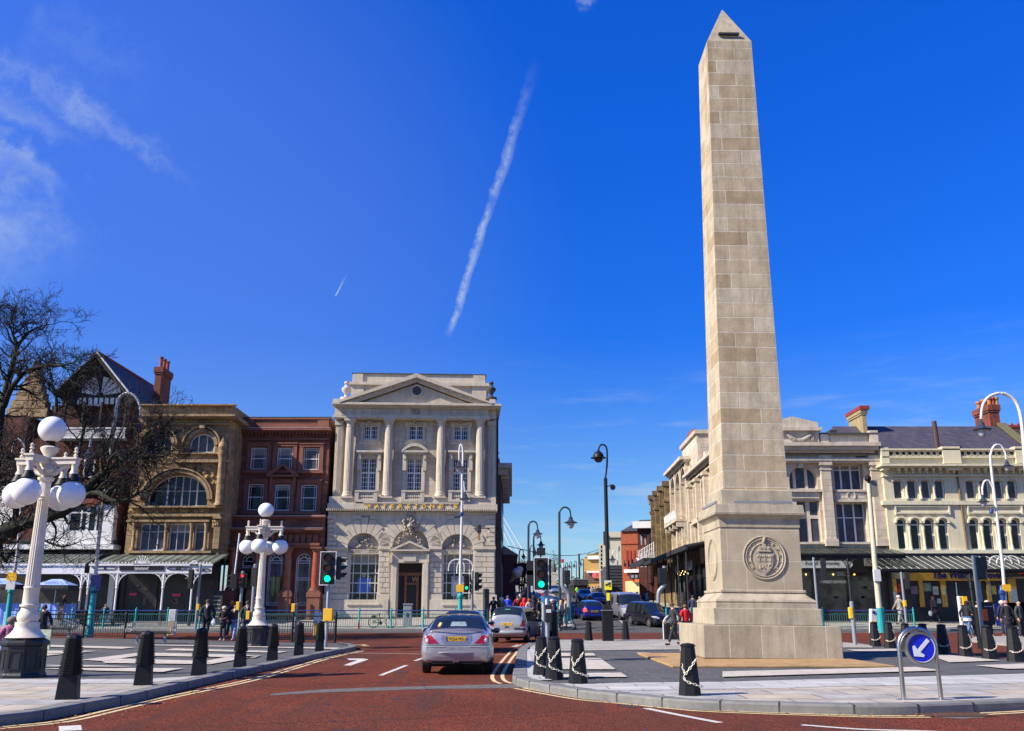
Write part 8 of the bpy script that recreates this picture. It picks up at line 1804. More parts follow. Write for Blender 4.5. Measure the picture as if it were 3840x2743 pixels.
def simple_car(name,label,k,x,ybase,heading,pm,kind='hatch',L=None,plate_txt=None,lit=False,Y=None,front=False,wpix=None,group=None,sc_=1.0):
 p=gp(k,x,ybase)if Y is None else Vector((atY(q(k,x,ybase),Y).x,Y,g(Y)))
 t=thing(name,label,{'van':'van'}.get(kind,'car'),p,heading,group);t.scale=(sc_,)*3
 slope=math.atan((g(p.y+2)-g(p.y-2))/4);t.rotation_euler[0]=slope*(1 if abs(heading)<1.6 else-1)
 if kind=='mpv':
  S_=[(-2.08,.42,.62,.7,.56,.9),(-2.06,.32,.74,.8,.60,1.1),(-2.0,.27,.82,.90,.62,1.30),(-1.88,.25,.85,.93,.62,1.50),(-1.7,.24,.86,.95,.62,1.575),(-1.0,.24,.86,.95,.63,1.60),(-.2,.24,.86,.94,.63,1.60),(.3,.24,.86,.94,.64,1.55),(.8,.24,.86,.93,.70,1.27),(1.25,.25,.85,.92,.72,1.02),(1.6,.26,.83,.86,.70,.93),(1.95,.28,.76,.74,.6,.78),(2.07,.36,.62,.6,.5,.64)]
  wh,rw,sd_,scn,pil,hr=(-1.28,1.33),.31,(-1.78,1.15),(('rear_window',-2.02,-1.72),('windscreen',.35,1.25)),(-1.05,.0),1.2
 elif kind=='van':
  S_=[(-2.4,.4,.8,.9,.74,1.6),(-2.38,.3,.9,1.1,.80,1.85),(-2.2,.28,.95,1.1,.83,1.93),(-1,.28,.95,1.1,.83,1.95),(.3,.28,.95,1.1,.82,1.95),(.8,.28,.95,1.1,.80,1.86),(1.2,.28,.95,1.1,.80,1.55),(1.62,.28,.94,1.08,.82,1.17),(1.9,.29,.92,1.0,.8,1.07),(2.25,.3,.86,.84,.72,.9),(2.4,.36,.74,.66,.6,.74)]
  wh,rw,sd_,scn,pil,hr=(-1.4,1.5),.34,(.2,1.5),(('windscreen',.78,1.62),),(),1
 elif kind=='saloon':
  S_=[(-2.3,.42,.66,.66,.58,.76),(-2.24,.3,.8,.86,.64,.98),(-1.9,.27,.86,.92,.72,1.03),(-1.45,.25,.87,.93,.72,1.09),(-.9,.24,.87,.93,.62,1.38),(-.3,.24,.87,.93,.59,1.44),(.3,.24,.87,.92,.59,1.42),(.8,.25,.87,.91,.68,1.18),(1.15,.26,.86,.89,.72,.98),(1.7,.27,.83,.82,.67,.88),(2.15,.3,.75,.68,.58,.74),(2.28,.38,.6,.6,.5,.64)]
  wh,rw,sd_,scn,pil,hr=(-1.32,1.35),.31,(-1.25,1.0),(('rear_window',-1.45,-.72),('windscreen',.4,1.12)),(-.1,),1
 else:
  S_=[(-1.92,.42,.62,.68,.56,.86),(-1.88,.30,.74,.82,.60,1.02),(-1.75,.26,.81,.88,.60,1.20),(-1.5,.24,.83,.9,.58,1.34),(-1.2,.24,.835,.91,.57,1.39),(-.4,.24,.835,.91,.57,1.41),(.2,.24,.835,.9,.58,1.385),(.7,.25,.83,.89,.66,1.15),(1.05,.26,.82,.87,.69,.96),(1.5,.27,.79,.79,.64,.86),(1.8,.3,.7,.66,.55,.7),(1.9,.38,.58,.58,.46,.62)]
  wh,rw,sd_,scn,pil,hr=(-1.2,1.2),.29,(-1.45,.95),(('rear_window',-1.84,-1.48),('windscreen',.28,1.02)),(-.35,),1
 loft_car(t,S_,pm,M_CGL,wh,rw,side=sd_,screens=scn,pillars=pil,nu=3,nv=2)
 y0,y1,w0=S_[0][0],S_[-1][0],max(s[2]for s in S_);mirrors(t,.85 if kind!='van' else 1.3,.98 if kind!='van' else 1.2,w0-.02,M_TRIMB if kind=='mpv' else pm)
 for s_ in(-1,1):
  if kind=='mpv':P=[(.60,.74),(.86,.74),(.86,.98),(.72,1.04),(.68,.9)]
  elif kind=='hatch':P=[(.54,.70),(.83,.70),(.83,.93),(.62,.95)]
  else:P=[(.50,.76),(.85,.74),(.85,.92),(.54,.9)]
  decal(t,[(s_*a,z)for a,z in P],'tail_lamp',M_TAILON if lit else M_TAIL,.012,.02)
  zf=S_[-2][3];zq=.06 if kind!='van' else.1;decal(t,[(s_*a,z)for a,z in[(.36,zf-.07),(.50,zf-.10),(S_[-3][2]*.96,zf-.02),(S_[-3][2]*.96,zf+zq),(.58,zf+zq),(.40,zf)]],'headlamp',M_CLEAR,.012,.02,sgn=1)
 mb=MB();mb.box(-.42,.42,y1+.0,y1+.03,.48,.60);mb.box(-.62,.62,y1-.06,y1+.02,.32,.42);mb.build('grille',M_TRIMB,t)
 if kind=='mpv':
  for s_ in(-1,1):decal(t,[(s_*.34,.60),(s_*.86,.57),(s_*.86,.66),(s_*.34,.68)],'bumper_strip',M_TRIMB,.014,.02)
  MB().box(-.09,.09,-2.11,-2.0,.68,.74).build('boot_handle',M_TRIMB,t);MB().tube([(-.74,-2.03,.48),(0,-2.16,.46),(.74,-2.03,.48)],.11,8).build('bumper',pm,t,smooth=True);MB().box(-.12,.12,-1.93,-1.88,1.48,1.51).build('brake_light',paint('pale_green_glow',(.1,.5,.3)),t)
 elif kind=='van':MB().tube([(-.82,2.3,.48),(0,2.45,.46),(.82,2.3,.48)],.14,8).build('bumper',M_TRIMB,t,smooth=True)
 else:MB().tube([(-.72,y0+.06,.46),(0,y0-.06,.44),(.72,y0+.06,.46)],.10,8).build('bumper',pm,t,smooth=True)
 if plate_txt:plate(t,y0-.03 if kind!='hatch' else y0-.02,{'mpv':.84,'hatch':.72}.get(kind,.78),plate_txt)
 if front is not False:plate(t,y1+.04 if kind!='van' else y1+.16,.5 if kind!='van' else.46,front,M_PLATE_W,face=1)
 return t
G1_=gp('J',75,1335);
t=simple_car('people_carrier','silver grey compact people carrier ahead of the silver saloon, rear three quarter view','J',262,1335,R(-13),carpaint('champagne_paint',(.36,.355,.35),.45),'mpv',plate_txt='Y268 YFY');t.location=Vector((t.location.x*(1+1.5/t.location.y),t.location.y+1.5,t.location.z));t.location.x+=.1
t=simple_car('estate_car','silver blue estate car mostly hidden ahead of the silver saloon','H',1620,430,R(-4),carpaint('silver_blue_paint',(.30,.32,.42),.6),'saloon',Y=36.5);t.location.x=atY(q('H',1625,300),36.5).x;t.scale=(1,1,1.02)
t=simple_car('hatchback','dark blue hatchback with glowing tail lamps turning into the side street','J',1165,1062,R(8),carpaint('royal_blue_paint',(.012,.018,.17)),'hatch',plate_txt='PK05 MXA',lit=True);t.location=Vector((t.location.x*(1+1.2/t.location.y),t.location.y+1.2,t.location.z))
t=simple_car('van','silver van facing the camera in the side street','J',1640,1060,R(180+5),carpaint('silver_van_paint',(.38,.38,.42),.5),'van',front='MF56 KLB');t.location=Vector((t.location.x*(1+1.6/t.location.y),t.location.y+1.6,t.location.z))
t=simple_car('people_carrier','black people carrier with white number plate facing the road beside the obelisk','J',1905,1140,R(180+21),carpaint('black_paint',(.008,.008,.012),.2),'mpv',front='HJ57 EUR',sc_=.98);t.location=Vector((t.location.x*(1+1.0/t.location.y),t.location.y+1.0,t.location.z))
simple_car('saloon_car','grey violet saloon coming down the side street behind the blue hatchback','J',1110,840,R(184),carpaint('grey_violet_paint',(.22,.20,.25),.3),'saloon',front='DA05 LKE')
t=simple_car('hatchback','maroon hatchback facing the camera beside the silver van','J',1275,900,R(186),carpaint('maroon_paint',(.24,.01,.035),.1),'hatch',front=False);t.location=Vector((t.location.x*(1+1/t.location.y),t.location.y+1,t.location.z))
simple_car('saloon_car','pale blue silver saloon coming down the far left of the side street','J',745,745,R(180),carpaint('ice_blue_paint',(.25,.30,.45),.5),'saloon')
t=simple_car('saloon_car','blue car waiting behind the blond woman at the teal corner railing','J',665,905,R(4),carpaint('mid_blue_paint',(.03,.06,.30)),'hatch',Y=72);t.location.x=atY(q('J',668,850),72).x
t=simple_car('saloon_car','blue car farther up, second in the parked line at the left kerb','J',620,800,R(4),carpaint('mid_blue_paint',(.03,.06,.30)),'hatch',Y=79);t.location.x=atY(q('J',630,800),79).x
def lorry(label,k,x0,x1,yt,yb,Y,m,slats=False):
 a,b_=atY(q(k,x0,yt),Y),atY(q(k,x1,yb),Y);zg=g(Y);t=thing('lorry',label,'lorry',((a.x+b_.x)/2,Y,zg),R(2));w_=(b_.x-a.x)/2;zt=a.z-zg;zb=max(.7,(b_.z-zg))if not slats else.7
 MB().box(-w_,w_,0,6,zb,zt).build('box_body',m,t,bevel=.04);mb=MB();mb.box(-w_+.1,w_-.1,0.1,8,.4,zb);mb.build('chassis',M_UNDER,t);MB().box(-w_-.03,w_+.03,-.03,.1,zt-.08,zt+.05).build('top_rail',M_GALV,t);MB().box(-w_*.9,w_*.9,6.2,8,.5,zt*.78).build('cab',m,t,bevel=.1)
 for yy in(1.6,7):
  for s_ in(-1,1):w2=MB().lathe([(.1,-.14),(.46,-.14),(.48,-.1),(.48,.1),(.46,.14),(.1,.14)],(0,0,0),16);w2.v=[(v[2],v[0],v[1])for v in w2.v];w2.build('wheel',M_TYRE,t,loc=(s_*(w_-.2),yy,.48))
 for s_ in(-1,1):MB().box(s_*w_*.8-.12,s_*w_*.8+.12,-.02,.02,.75,.9).build('tail_lamp',M_TAIL,t)
 if slats:
  mb=MB();n=9
  for i in range(n):z=1.0+(zt-1.1)*i/n;mb.box(-w_+.06,w_-.06,-.05,0,z,z+.06)
  mb.build('shutter_rib',paint('shutter_rib',(.10,.10,.10)),t)
lorry('dark grey box lorry far up the side street','J',975,1158,562,640,128,mat('dark_grey_box',(.045,.042,.042),.6,var=.1))
lorry('tall grey box lorry with ribbed roller shutter behind the black lamp pillar','J',1405,1578,392,700,112,mat('slate_grey_box',(.06,.065,.07),.6,var=.1),True)
# bicycle against the railing
Yb_=61.05;pa,pb=atY(q('H',600,400),Yb_),atY(q('H',793,400),Yb_);zg=g(Yb_)+KH;R_=wpx(62/2.9907,Yb_);t=thing('bicycle','black bicycle with silver down tube leaning on the teal railing before the bookshop','bicycle',(pa.x,Yb_+.1,zg));W_=pb.x-pa.x
def wheel_ring(x,r):
 mb=MB();mb.tube([(x+r*math.cos(a),0,R_+r*math.sin(a))for a in[k*math.pi/14 for k in range(29)]],.028,6,cap=False);o=mb.build('wheel',M_BLACKM,t);mb=MB()
 for k in range(12):a=k*math.pi/6;mb.tube([(x,0,R_),(x+r*math.cos(a),0,R_+r*math.sin(a))],.006,3)
 mb.build('spokes',M_GALV,o)
wheel_ring(0,R_-.02);wheel_ring(W_,R_-.02)
bb,sd2,hd2=(W_*.42,0,R_*.85),(W_*.30,0,R_*2.35),(W_*.84,0,R_*2.45)
mb=MB();mb.tube([(0,0,R_),bb],.022,6);mb.tube([(0,0,R_),(W_*.33,0,R_*1.95)],.02,6);mb.tube([bb,sd2],.028,6);mb.tube([(W_,0,R_),hd2],.028,6);mb.build('frame',M_BLACK,t)
MB().tube([bb,(W_*.86,0,R_*2.05)],.04,8).build('down_tube',M_STEEL,t);MB().tube([hd2,(W_*.80,0,R_*2.75),(W_*.72,.2,R_*2.72),(W_*.72,-.2,R_*2.72)],.022,6).build('handlebar',M_BLACK,t);MB().ball((W_*.29,0,R_*2.45),.13,8,sx=1.2,sy=.7,sz=.3).build('saddle',M_BLACKM,t);mb=MB();mb.tube([(-.15,0,R_*2.12),(W_*.25,0,R_*2.12)],.02,5);mb.tube([(0,0,R_),(0,0,R_*2.12)],.015,4);mb.ball((-.02,.0,R_*2.0),.16,8,sy=.3,sz=.6);mb.build('rear_carrier',M_BLACKM,t);MB().ball(bb,.11,12,sy=.3).build('chainset',M_BLACK,t)
# ------------------------------------------------------------ people
M_SKIN=mat('skin',(.50,.26,.17),.6,var=.06)
def skinned(nodes,edges,root,sub=1):
 me=bpy.data.meshes.new('s');me.from_pydata([n[0]for n in nodes],edges,[]);o=bpy.data.objects.new('s',me);sc.collection.objects.link(o)
 m=o.modifiers.new('k','SKIN');m.use_smooth_shade=True;lay=me.skin_vertices[0]if me.skin_vertices else None
 if lay is None:
  bm=bmesh.new();bm.from_mesh(me);bm.verts.layers.skin.verify();bm.to_mesh(me);bm.free();lay=me.skin_vertices[0]
 for i,n in enumerate(nodes):
  r=n[1];lay.data[i].radius=r if isinstance(r,tuple)else(r,r);lay.data[i].use_root=(i==root)
 s=o.modifiers.new('b','SUBSURF');s.levels=sub;s.render_levels=sub
 ev=bpy.data.meshes.new_from_object(o.evaluated_get(bpy.context.evaluated_depsgraph_get()));mb=MB();mb.v=[tuple(v.co)for v in ev.vertices];mb.f=[tuple(p.vertices)for p in ev.polygons]
 bpy.data.objects.remove(o);bpy.data.meshes.remove(ev);return mb
POSES={
'stand':dict(hipl=(.09,0,.93),kneel=(.10,-.02,.50),ankl=(.11,.02,.09),hipr=(-.09,0,.93),kneer=(-.10,-.02,.50),ankr=(-.11,.02,.09),el=(.27,.03,1.16),wl=(.26,-.07,.92),er=(-.27,.03,1.16),wr=(-.26,-.07,.92),lean=0),
'walk':dict(hipl=(.09,0,.92),kneel=(.10,-.18,.53),ankl=(.09,-.30,.12),hipr=(-.09,0,.92),kneer=(-.10,.05,.50),ankr=(-.10,.32,.16),el=(.27,.14,1.18),wl=(.26,.10,.94),er=(-.27,-.08,1.16),wr=(-.24,-.28,.98),lean=.03),
'hold':dict(hipl=(.09,0,.93),kneel=(.10,-.05,.50),ankl=(.11,-.08,.09),hipr=(-.09,0,.93),kneer=(-.10,.02,.50),ankr=(-.11,.1,.10),el=(.26,.02,1.15),wl=(.10,-.22,1.10),er=(-.26,.02,1.15),wr=(-.10,-.24,1.08),lean=.02),
'lean':dict(hipl=(.09,.1,.90),kneel=(.10,-.16,.52),ankl=(.09,-.22,.10),hipr=(-.09,.1,.90),kneer=(-.10,.08,.48),ankr=(-.10,.28,.12),el=(.26,-.02,1.10),wl=(.24,-.26,.98),er=(-.26,-.02,1.12),wr=(-.22,-.24,.95),lean=.14),
'sit':dict(hipl=(.10,0,.48),kneel=(.12,-.44,.50),ankl=(.12,-.46,.09),hipr=(-.10,0,.48),kneer=(-.12,-.44,.50),ankr=(-.12,-.52,.09),el=(.25,-.02,.72),wl=(.15,-.26,.60),er=(-.25,-.02,.72),wr=(-.15,-.26,.60),lean=-.04,drop=.45)}
CACHE={}
def hand(mb,w_,side,dirv=(0,-.2,-1)):
 d=Vector(dirv).normalized();s=Vector((0,1,0));n=d.cross(s).normalized()*side;s=n.cross(d).normalized();w_=Vector(w_)
 P=[w_+s*a+n*b for a in(-.038,.038)for b in(-.014,.014)];mb.hull([P[0],P[1],P[3],P[2]],[p+d*.09 for p in(P[0],P[1],P[3],P[2])])
 for i,L in enumerate((.062,.075,.07,.055)):
  b=w_+d*.085+s*(-.03+.02*i);mb.tube([b,b+d*L*.55-n*.006,b+d*L-n*.022],[.0095,.009,.007],5)
 b=w_+d*.03+s*-.038;mb.tube([b,b+d*.035-s*.02-n*.012,b+d*.065-s*.022-n*.02],[.012,.011,.008],5)
def figure(pose,coat,hair):
 key=(pose,coat,hair)
 if key in CACHE:return CACHE[key]
 p=POSES[pose];dr=p.get('drop',0);ln=p['lean'];U=lambda x,y,z:(x,y-ln*max(0,(z-.95+dr)/.6),z)
 pelvis,belly,chest,nb,nk,hd,tp=U(0,(p['hipl'][1]),.98-dr),U(0,p['hipl'][1]*.8,1.14-dr),U(0,-.01,1.33-dr),U(0,0,1.46-dr),U(0,-.01,1.52-dr),U(0,-.03,1.58-dr),U(0,-.015,1.67-dr)
 sl,sr=U(.17,0,1.405-dr),U(-.17,0,1.405-dr)
 N=[(pelvis,(.14,.10)),(belly,(.125,.095)),(chest,(.15,.105)),(nb,(.07,.06)),(nk,.052),(hd,(.068,.082)),(tp,(.066,.082)),(sl,.055),(p['el'],.042),(p['wl'],.027),(sr,.055),(p['er'],.042),(p['wr'],.027),(p['hipl'],.085),(p['kneel'],.058),(p['ankl'],.038),(p['hipr'],.085),(p['kneer'],.058),(p['ankr'],.038),
 ((p['ankl'][0],p['ankl'][1]-.14,.035),(.042,.028)),((p['ankr'][0],p['ankr'][1]-.14,.035),(.042,.028))]
 E_=[(0,1),(1,2),(2,3),(3,4),(4,5),(5,6),(3,7),(7,8),(8,9),(3,10),(10,11),(11,12),(0,13),(13,14),(14,15),(0,16),(16,17),(17,18),(15,19),(18,20)]
 body=skinned(N,E_,0,2)
 for w_,e_,s_ in((p['wl'],p['el'],1),(p['wr'],p['er'],-1)):hand(body,w_,s_,Vector(w_)-Vector(e_))
 hx,hy,hz=hd;body.add([(hx,hy-.105,hz+.03),(hx-.014,hy-.08,hz-.005),(hx+.014,hy-.08,hz-.005),(hx,hy-.075,hz+.045)],[(0,1,2),(0,3,1),(0,2,3),(1,3,2)])
 for s_ in(-1,1):body.ball((hx+s_*.078,hy+.01,hz+.02),.02,6,sx=.5)
 jk=1.13;ex=lambda r:(r[0]*jk+.012,r[1]*jk+.014)if isinstance(r,tuple)else r*jk+.014
 NJ=[(N[i][0],ex(N[i][1]))for i in(0,1,2,3,7,8,9,10,11,12)];NJ[6]=(tuple(Vector(NJ[6][0])*.93+Vector(NJ[5][0])*.07),.045);NJ[9]=(tuple(Vector(NJ[9][0])*.93+Vector(NJ[8][0])*.07),.045)
 EJ=[(0,1),(1,2),(2,3),(3,4),(4,5),(5,6),(3,7),(7,8),(8,9)]
 if coat=='long' and pose!='sit':NJ.append(((0,p['hipl'][1]*.6,.60),(.20,.17)));EJ.append((0,10));NJ.append(((0,p['hipl'][1]*.6,.78),(.18,.14)));EJ[-1]=(0,11);EJ.append((11,10))
 else:NJ.append(((0,p['hipl'][1],.86-dr),(.165,.125)));EJ.append((0,10))
 jacket=skinned(NJ,EJ,0,1)
 NT=[(N[0][0],(.145,.105)),(p['hipl'],.10),(p['kneel'],.073),((p['ankl'][0],p['ankl'][1],p['ankl'][2]+.02),.06),(p['hipr'],.10),(p['kneer'],.073),((p['ankr'][0],p['ankr'][1],p['ankr'][2]+.02),.06)]
 legs=skinned(NT,[(0,1),(1,2),(2,3),(0,4),(4,5),(5,6)],0,1)
 shoes=MB()
 for a in(p['ankl'],p['ankr']):shoes.ball((a[0],a[1]-.07,a[2]-.045),.13,8,sx=.38,sz=.36,sy=1.05);
 hr=MB()
 if hair=='bald':hr.lathe2([(1.0,0),(1.0,.15),(.9,.3)],(hx,hy+.012,hz-.0),.098,10,.88,1.0,1.0)
 elif hair=='cap':hr.lathe2([(1.02,.0),(1.04,.1),(.95,.6),(.6,.9),(.1,1.0)],(hx,hy+.0,hz+.04),.10,12,.95,1.1,.85);hr.ball((hx,hy-.10,hz+.055),.07,8,sz=.15)
 elif hair=='long':hr.lathe2([(.75,-1.9),(1.05,-1.2),(1.1,-.4),(1.12,.1),(1.0,.6),(.6,.95),(.1,1.05)],(hx,hy+.035,hz+.03),.10,12,.95,.92,.95)
 elif hair=='hood':hr.lathe2([(1.2,-1.3),(1.2,-.6),(1.2,.1),(1.05,.6),(.6,.98),(.1,1.1)],(hx,hy+.02,hz+.03),.11,12,.95,1.0,.95)
 elif hair=='puffy':hr.lathe2([(.8,-.9),(1.2,-.4),(1.3,.2),(1.15,.7),(.6,1.05),(.1,1.15)],(hx,hy+.03,hz+.03),.10,12,1.0,.95,.95)
 else:hr.lathe2([(.9,-.45),(1.05,-.1),(1.06,.25),(.95,.65),(.55,.97),(.1,1.06)],(hx,hy+.022,hz+.03),.098,12,.92,.95,.95)
 eyes=MB()
 for s_ in(-1,1):eyes.ball((hx+s_*.03,hy-.079,hz+.028),.011,6)
 col_=MB();nbv=Vector(nb);col_.prism([(nb[0]-.045,nb[2]-.0),(nb[0]+.045,nb[2]-.0),(nb[0],nb[2]-.2)],nb[1]-.135,nb[1]-.09)
 CACHE[key]=dict(body=body,jacket=jacket,trousers=legs,shoes=shoes,hair=hr,eyes=eyes,shirt_front=col_);CACHE[key]['_head']=hd;return CACHE[key]
COLS={}
def cmat(c,nm):
 key='cloth_%s_%.2f_%.2f_%.2f'%(nm,*c);return mat(key,c,.85,var=.12,vscale=6)
MESH={}
WHO=[]
def person(label,foot,head_y,face=0,pose='stand',coat='short',hair='short',top=(.03,.03,.035),legs=(.02,.02,.03),hc=(.06,.04,.03),shoe=(.015,.015,.015),shirt=None,Y=None,cat='person',group=None,skin=None,H=None):
 """foot=(zoomkey,x,y) of the feet, head_y in the same zoom; Y forces the depth"""
 k,x,y=foot;hy=head_y;off=KH
 if Y is None:P=gp(k,x,y,KH)
 else:P=Vector((atY(q(k,x,y),Y).x,Y,gr_at(atY(q(k,x,y),Y).x,Y)))
 P.z=gr_at(P.x,P.y)
 if Y is None and abs(P.z-(g(P.y)+KH))>.05:P=gp(k,x,y,0);P.z=gr_at(P.x,P.y)
 if H is None:H=atY(q(k,x,hy),P.y).z-P.z
 full=1.75-POSES[pose].get('drop',0);s=max(.80,min(1.12,H/full))
 t=thing('person',label,cat,P,R(face));t.scale=(s,s,s)
 if group:t['group']=group
 f=figure(pose,coat,hair)
 def put(nm,key,m):
  mk_=(pose,coat,hair,key)
  if mk_ not in MESH:
   o=f[key].build(nm,m,t,smooth=True,auto=180);MESH[mk_]=o.data
  else:
   o=bpy.data.objects.new(nm,MESH[mk_]);sc.collection.objects.link(o);o.parent=t
  o.material_slots[0].link='OBJECT';o.material_slots[0].material=m;return o
 put('body','body',skin or M_SKIN);put('jacket','jacket',cmat(top,'top'));put('trousers','trousers',cmat(legs,'legs'));put('shoes','shoes',cmat(shoe,'shoe'))
 put('hair' if hair not in('cap','hood')else hair,'hair',cmat(hc,'hair'));put('eyes','eyes',M_BLACKM)
 if shirt:put('shirt_front','shirt_front',cmat(shirt,'shirt'))
 return t
def in_street(x,y):return y>61.5 and street_l(y)<x<street_r(y)
def gr_at(x,y):
 if y>60.5:return g(y)+(0 if in_street(x,y)else KH)
 if y<43 and x<-6:return KH
 if y<48 and x>1 and y<47.7:return KH if x<20 or y<33 else 0.
 return g(y)
def held(t,mb,nm,m):return mb.build(nm,m,t)
W_,N_,B_,G_=(.55,.54,.52),(.02,.025,.06),(.012,.012,.014),(.2,.2,.2)
GREY=(.45,.43,.40);BLOND=(.55,.38,.15);BRN=(.06,.035,.02);GING=(.30,.07,.02)
# crossing on the left
t=person('person in black jumper with white collar walking behind the third ribbed bollard',('E',825,1270),893,5,'walk',top=B_,legs=B_,shirt=W_,hc=BRN,Y=42.5)
MB().ball((.30,-.05,.80),.12,8,sy=.5,sz=1.5).build('carrier_bag',M_WHITE,None,loc=t.location,label='small white carrier bag held by the man in the black jumper',category='bag')
person('grey haired person in long black coat and white shoes walking arm in arm',('E',1010,1378),972,4,'hold','long','puffy',top=B_,legs=(.03,.035,.06),hc=(.5,.45,.36),shoe=W_)
person('bald person in dark brown jacket with pale shirt and light jeans',('E',1140,1376),950,-6,'walk','short','bald',top=(.05,.04,.025),legs=(.22,.32,.5),hc=(.45,.2,.13),shoe=W_,shirt=(.6,.55,.45))
person('person in dark jacket with a bag strap walking left of the smaller globe lamp',('E',1282,1250),908,12,'walk',top=(.03,.035,.03),legs=(.05,.08,.14),shirt=(.35,.35,.34),Y=44)
person('person in olive top half hidden behind the smaller globe lamp',('E',1372,1230),882,-10,'stand',top=(.10,.10,.03),legs=B_,hc=GING,Y=44.6)
person('ginger haired person in black standing near the red light',('E',1105,1200),872,60,'hold','long','long',top=B_,hc=GING,Y=50)
person('stooping person in bright royal blue long coat by the verandah post',('E',545,1122),876,230,'lean','long','puffy',top=(.02,.03,.22),hc=GREY)
person('person in navy coat walking beside the one in royal blue',('E',620,1128),878,220,'lean','long','puffy',top=(.015,.02,.07),hc=GREY)
t=person('person in navy jacket and jeans with a bright yellow backpack',('E',40,1092),838,250,'stand',top=N_,legs=(.05,.12,.3),hc=GREY)
MB().ball((0,.20,1.24),.20,10,sx=.8,sy=.6,sz=1.5).build('backpack',paint('yellow_backpack',(.85,.42,.01)),None,loc=t.location,rz=R(250),label='bright yellow backpack on the person in jeans',category='backpack')
person('window shopper in brown coat, left of the three at the red building',('E',1850,1112),868,160,'lean','long',top=(.22,.15,.09),legs=(.2,.18,.15),hc=(.35,.2,.08),shoe=(.2,.15,.1))
person('window shopper in blue shirt and jeans, middle of the three at the red building',('E',1890,1112),845,175,'stand',top=(.06,.14,.35),legs=(.12,.2,.4),hc=GREY)
person('window shopper in pale beige jacket, right of the three at the red building',('E',1942,1082),825,185,'stand',top=(.42,.38,.24),legs=(.2,.19,.17),hc=(.45,.2,.13),)
# cafe
person('old person in dark jacket and cream trousers sitting behind the railing',('V',1775,1275),962,8,'sit',hair='bald',top=(.03,.04,.05),legs=(.6,.56,.45),hc=(.5,.25,.18),shoe=W_,Y=64)
person('person with long brown hair and purple scarf standing under the cafe parasol',('V',1070,1200),808,300,'stand','long','long',top=(.03,.025,.025),hc=(.12,.05,.03),shirt=(.12,.05,.3),Y=63.5)
person('blond seated cafe customer below the parasol lettering',('V',965,1150),884,0,'sit',hair='long',top=(.2,.15,.08),hc=BLOND,Y=64.5)
person('grey haired seated cafe customer in blue beside the big lamp column',('V',765,1150),862,200,'sit',hair='puffy',top=(.05,.08,.28),hc=(.3,.25,.2),Y=63.5)
person('dark haired seated cafe customer at the short windbreak',('V',1235,1160),878,150,'sit',hair='short',top=(.05,.03,.12),hc=(.08,.03,.02),Y=64)
person('seated cafe customer in orange at the left edge',('V',45,1150),868,20,'sit',hair='short',top=(.6,.12,.02),hc=(.2,.08,.04),Y=63.5)
t=person('person seen from behind in black coat walking past the big lamp column',('V',700,1500),975,190,'walk','long','short',top=B_,hc=BRN,Y=31)
MB().slab([(-.30,-.05),(.05,-.05),(.05,.03),(-.30,.03)],-.1,.55).build('shopping_bag',mat('printed_paper_bag',(.45,.50,.34),.6,var=.4,vscale=5),None,loc=(t.location.x+.38,t.location.y-.2,.35),label='pale green and white paper shopping bag beside the person in black',category='bag')
# seated person in pink on the far left behind the lamp
t=person('seated person in pink jacket at the left edge behind the big lamp base',('V',110,2000),1150,215,'sit','short','puffy',top=(.42,.12,.22),legs=(.08,.2,.55),hc=(.20,.15,.11),Y=24.6,H=1.28)
bnc=gp('C',30,1010,KH)
mb=MB();mb.box(-.9,.5,-.3,.3,.36,.44);mb.box(-.8,-.7,-.2,.2,0,.36);mb.box(.3,.4,-.2,.2,0,.36);mb.build('low_seat',mat('stone_seat',(.2,.19,.17),.8),None,loc=(t.location.x,t.location.y+.05,KH),label='low stone seat under the person in pink',category='seat')
# corner by the bookshop
person('person in black jacket over white shirt at the bookshop corner',('G',1975,1262),1018,-15,'stand',top=B_,shirt=W_,hc=(.25,.08,.04),Y=61.6)
person('white haired person in checked jacket at the bookshop corner',('G',2065,1270),1025,0,'hold',hair='puffy',top=(.10,.09,.08),shirt=(.4,.38,.3),hc=(.55,.5,.45),Y=61.8)
person('person with bowed head in bright blue anorak near the corner',('G',2135,1275),995,0,'hold',hair='short',top=(.01,.06,.55),hc=(.05,.06,.12),Y=63.2)
person('person in dark red coat in the pavement crowd',('U',600,1520),1178,0,'stand','long','short',top=(.18,.01,.008),hc=(.12,.04,.02),Y=63.5)
person('person in scarlet coat and headscarf in the pavement crowd',('U',755,1520),1238,20,'stand','long','hood',top=(.75,.01,.01),hc=(.65,.02,.02),Y=62.6)
person('person in pale pink cardigan with ginger hair beside the scarlet coat',('U',870,1520),1250,40,'hold','short','long',top=(.55,.42,.38),hc=GING,Y=62.4)
person('dark haired person in black coat looking left by the right green light',('U',1110,1560),1238,70,'stand',top=B_,shirt=W_,hc=(.08,.03,.02),Y=61.4)
person('person in black hooded coat at the street corner',('U',985,1520),1170,10,'stand','long','hood',top=(.03,.025,.025),hc=(.02,.02,.02),Y=64.5)
person('white haired person in navy coat and pale blue jeans at the teal corner railing',('J',735,1118),795,210,'lean',hair='puffy',top=(.02,.015,.05),legs=(.3,.5,.7),hc=(.6,.5,.38),Y=60.8)
person('blond person in pale pink top at the teal corner railing',('J',828,1118),808,240,'stand',hair='long',top=(.5,.38,.33),legs=(.04,.04,.05),hc=BLOND,Y=61.2)
person('red haired person in beige top looking right at the corner railing',('J',888,1095),778,260,'stand',hair='short',top=(.45,.36,.26),legs=(.3,.28,.22),hc=(.25,.05,.02),Y=61.6)
cr_=random.Random(11);tops=[(.03,.03,.03),(.06,.07,.03),(.02,.03,.08),(.10,.03,.02),(.2,.18,.15),(.05,.04,.04),(.08,.10,.05),(.3,.28,.26),(.02,.02,.03),(.15,.02,.03),(.04,.05,.10),(.35,.3,.2)]
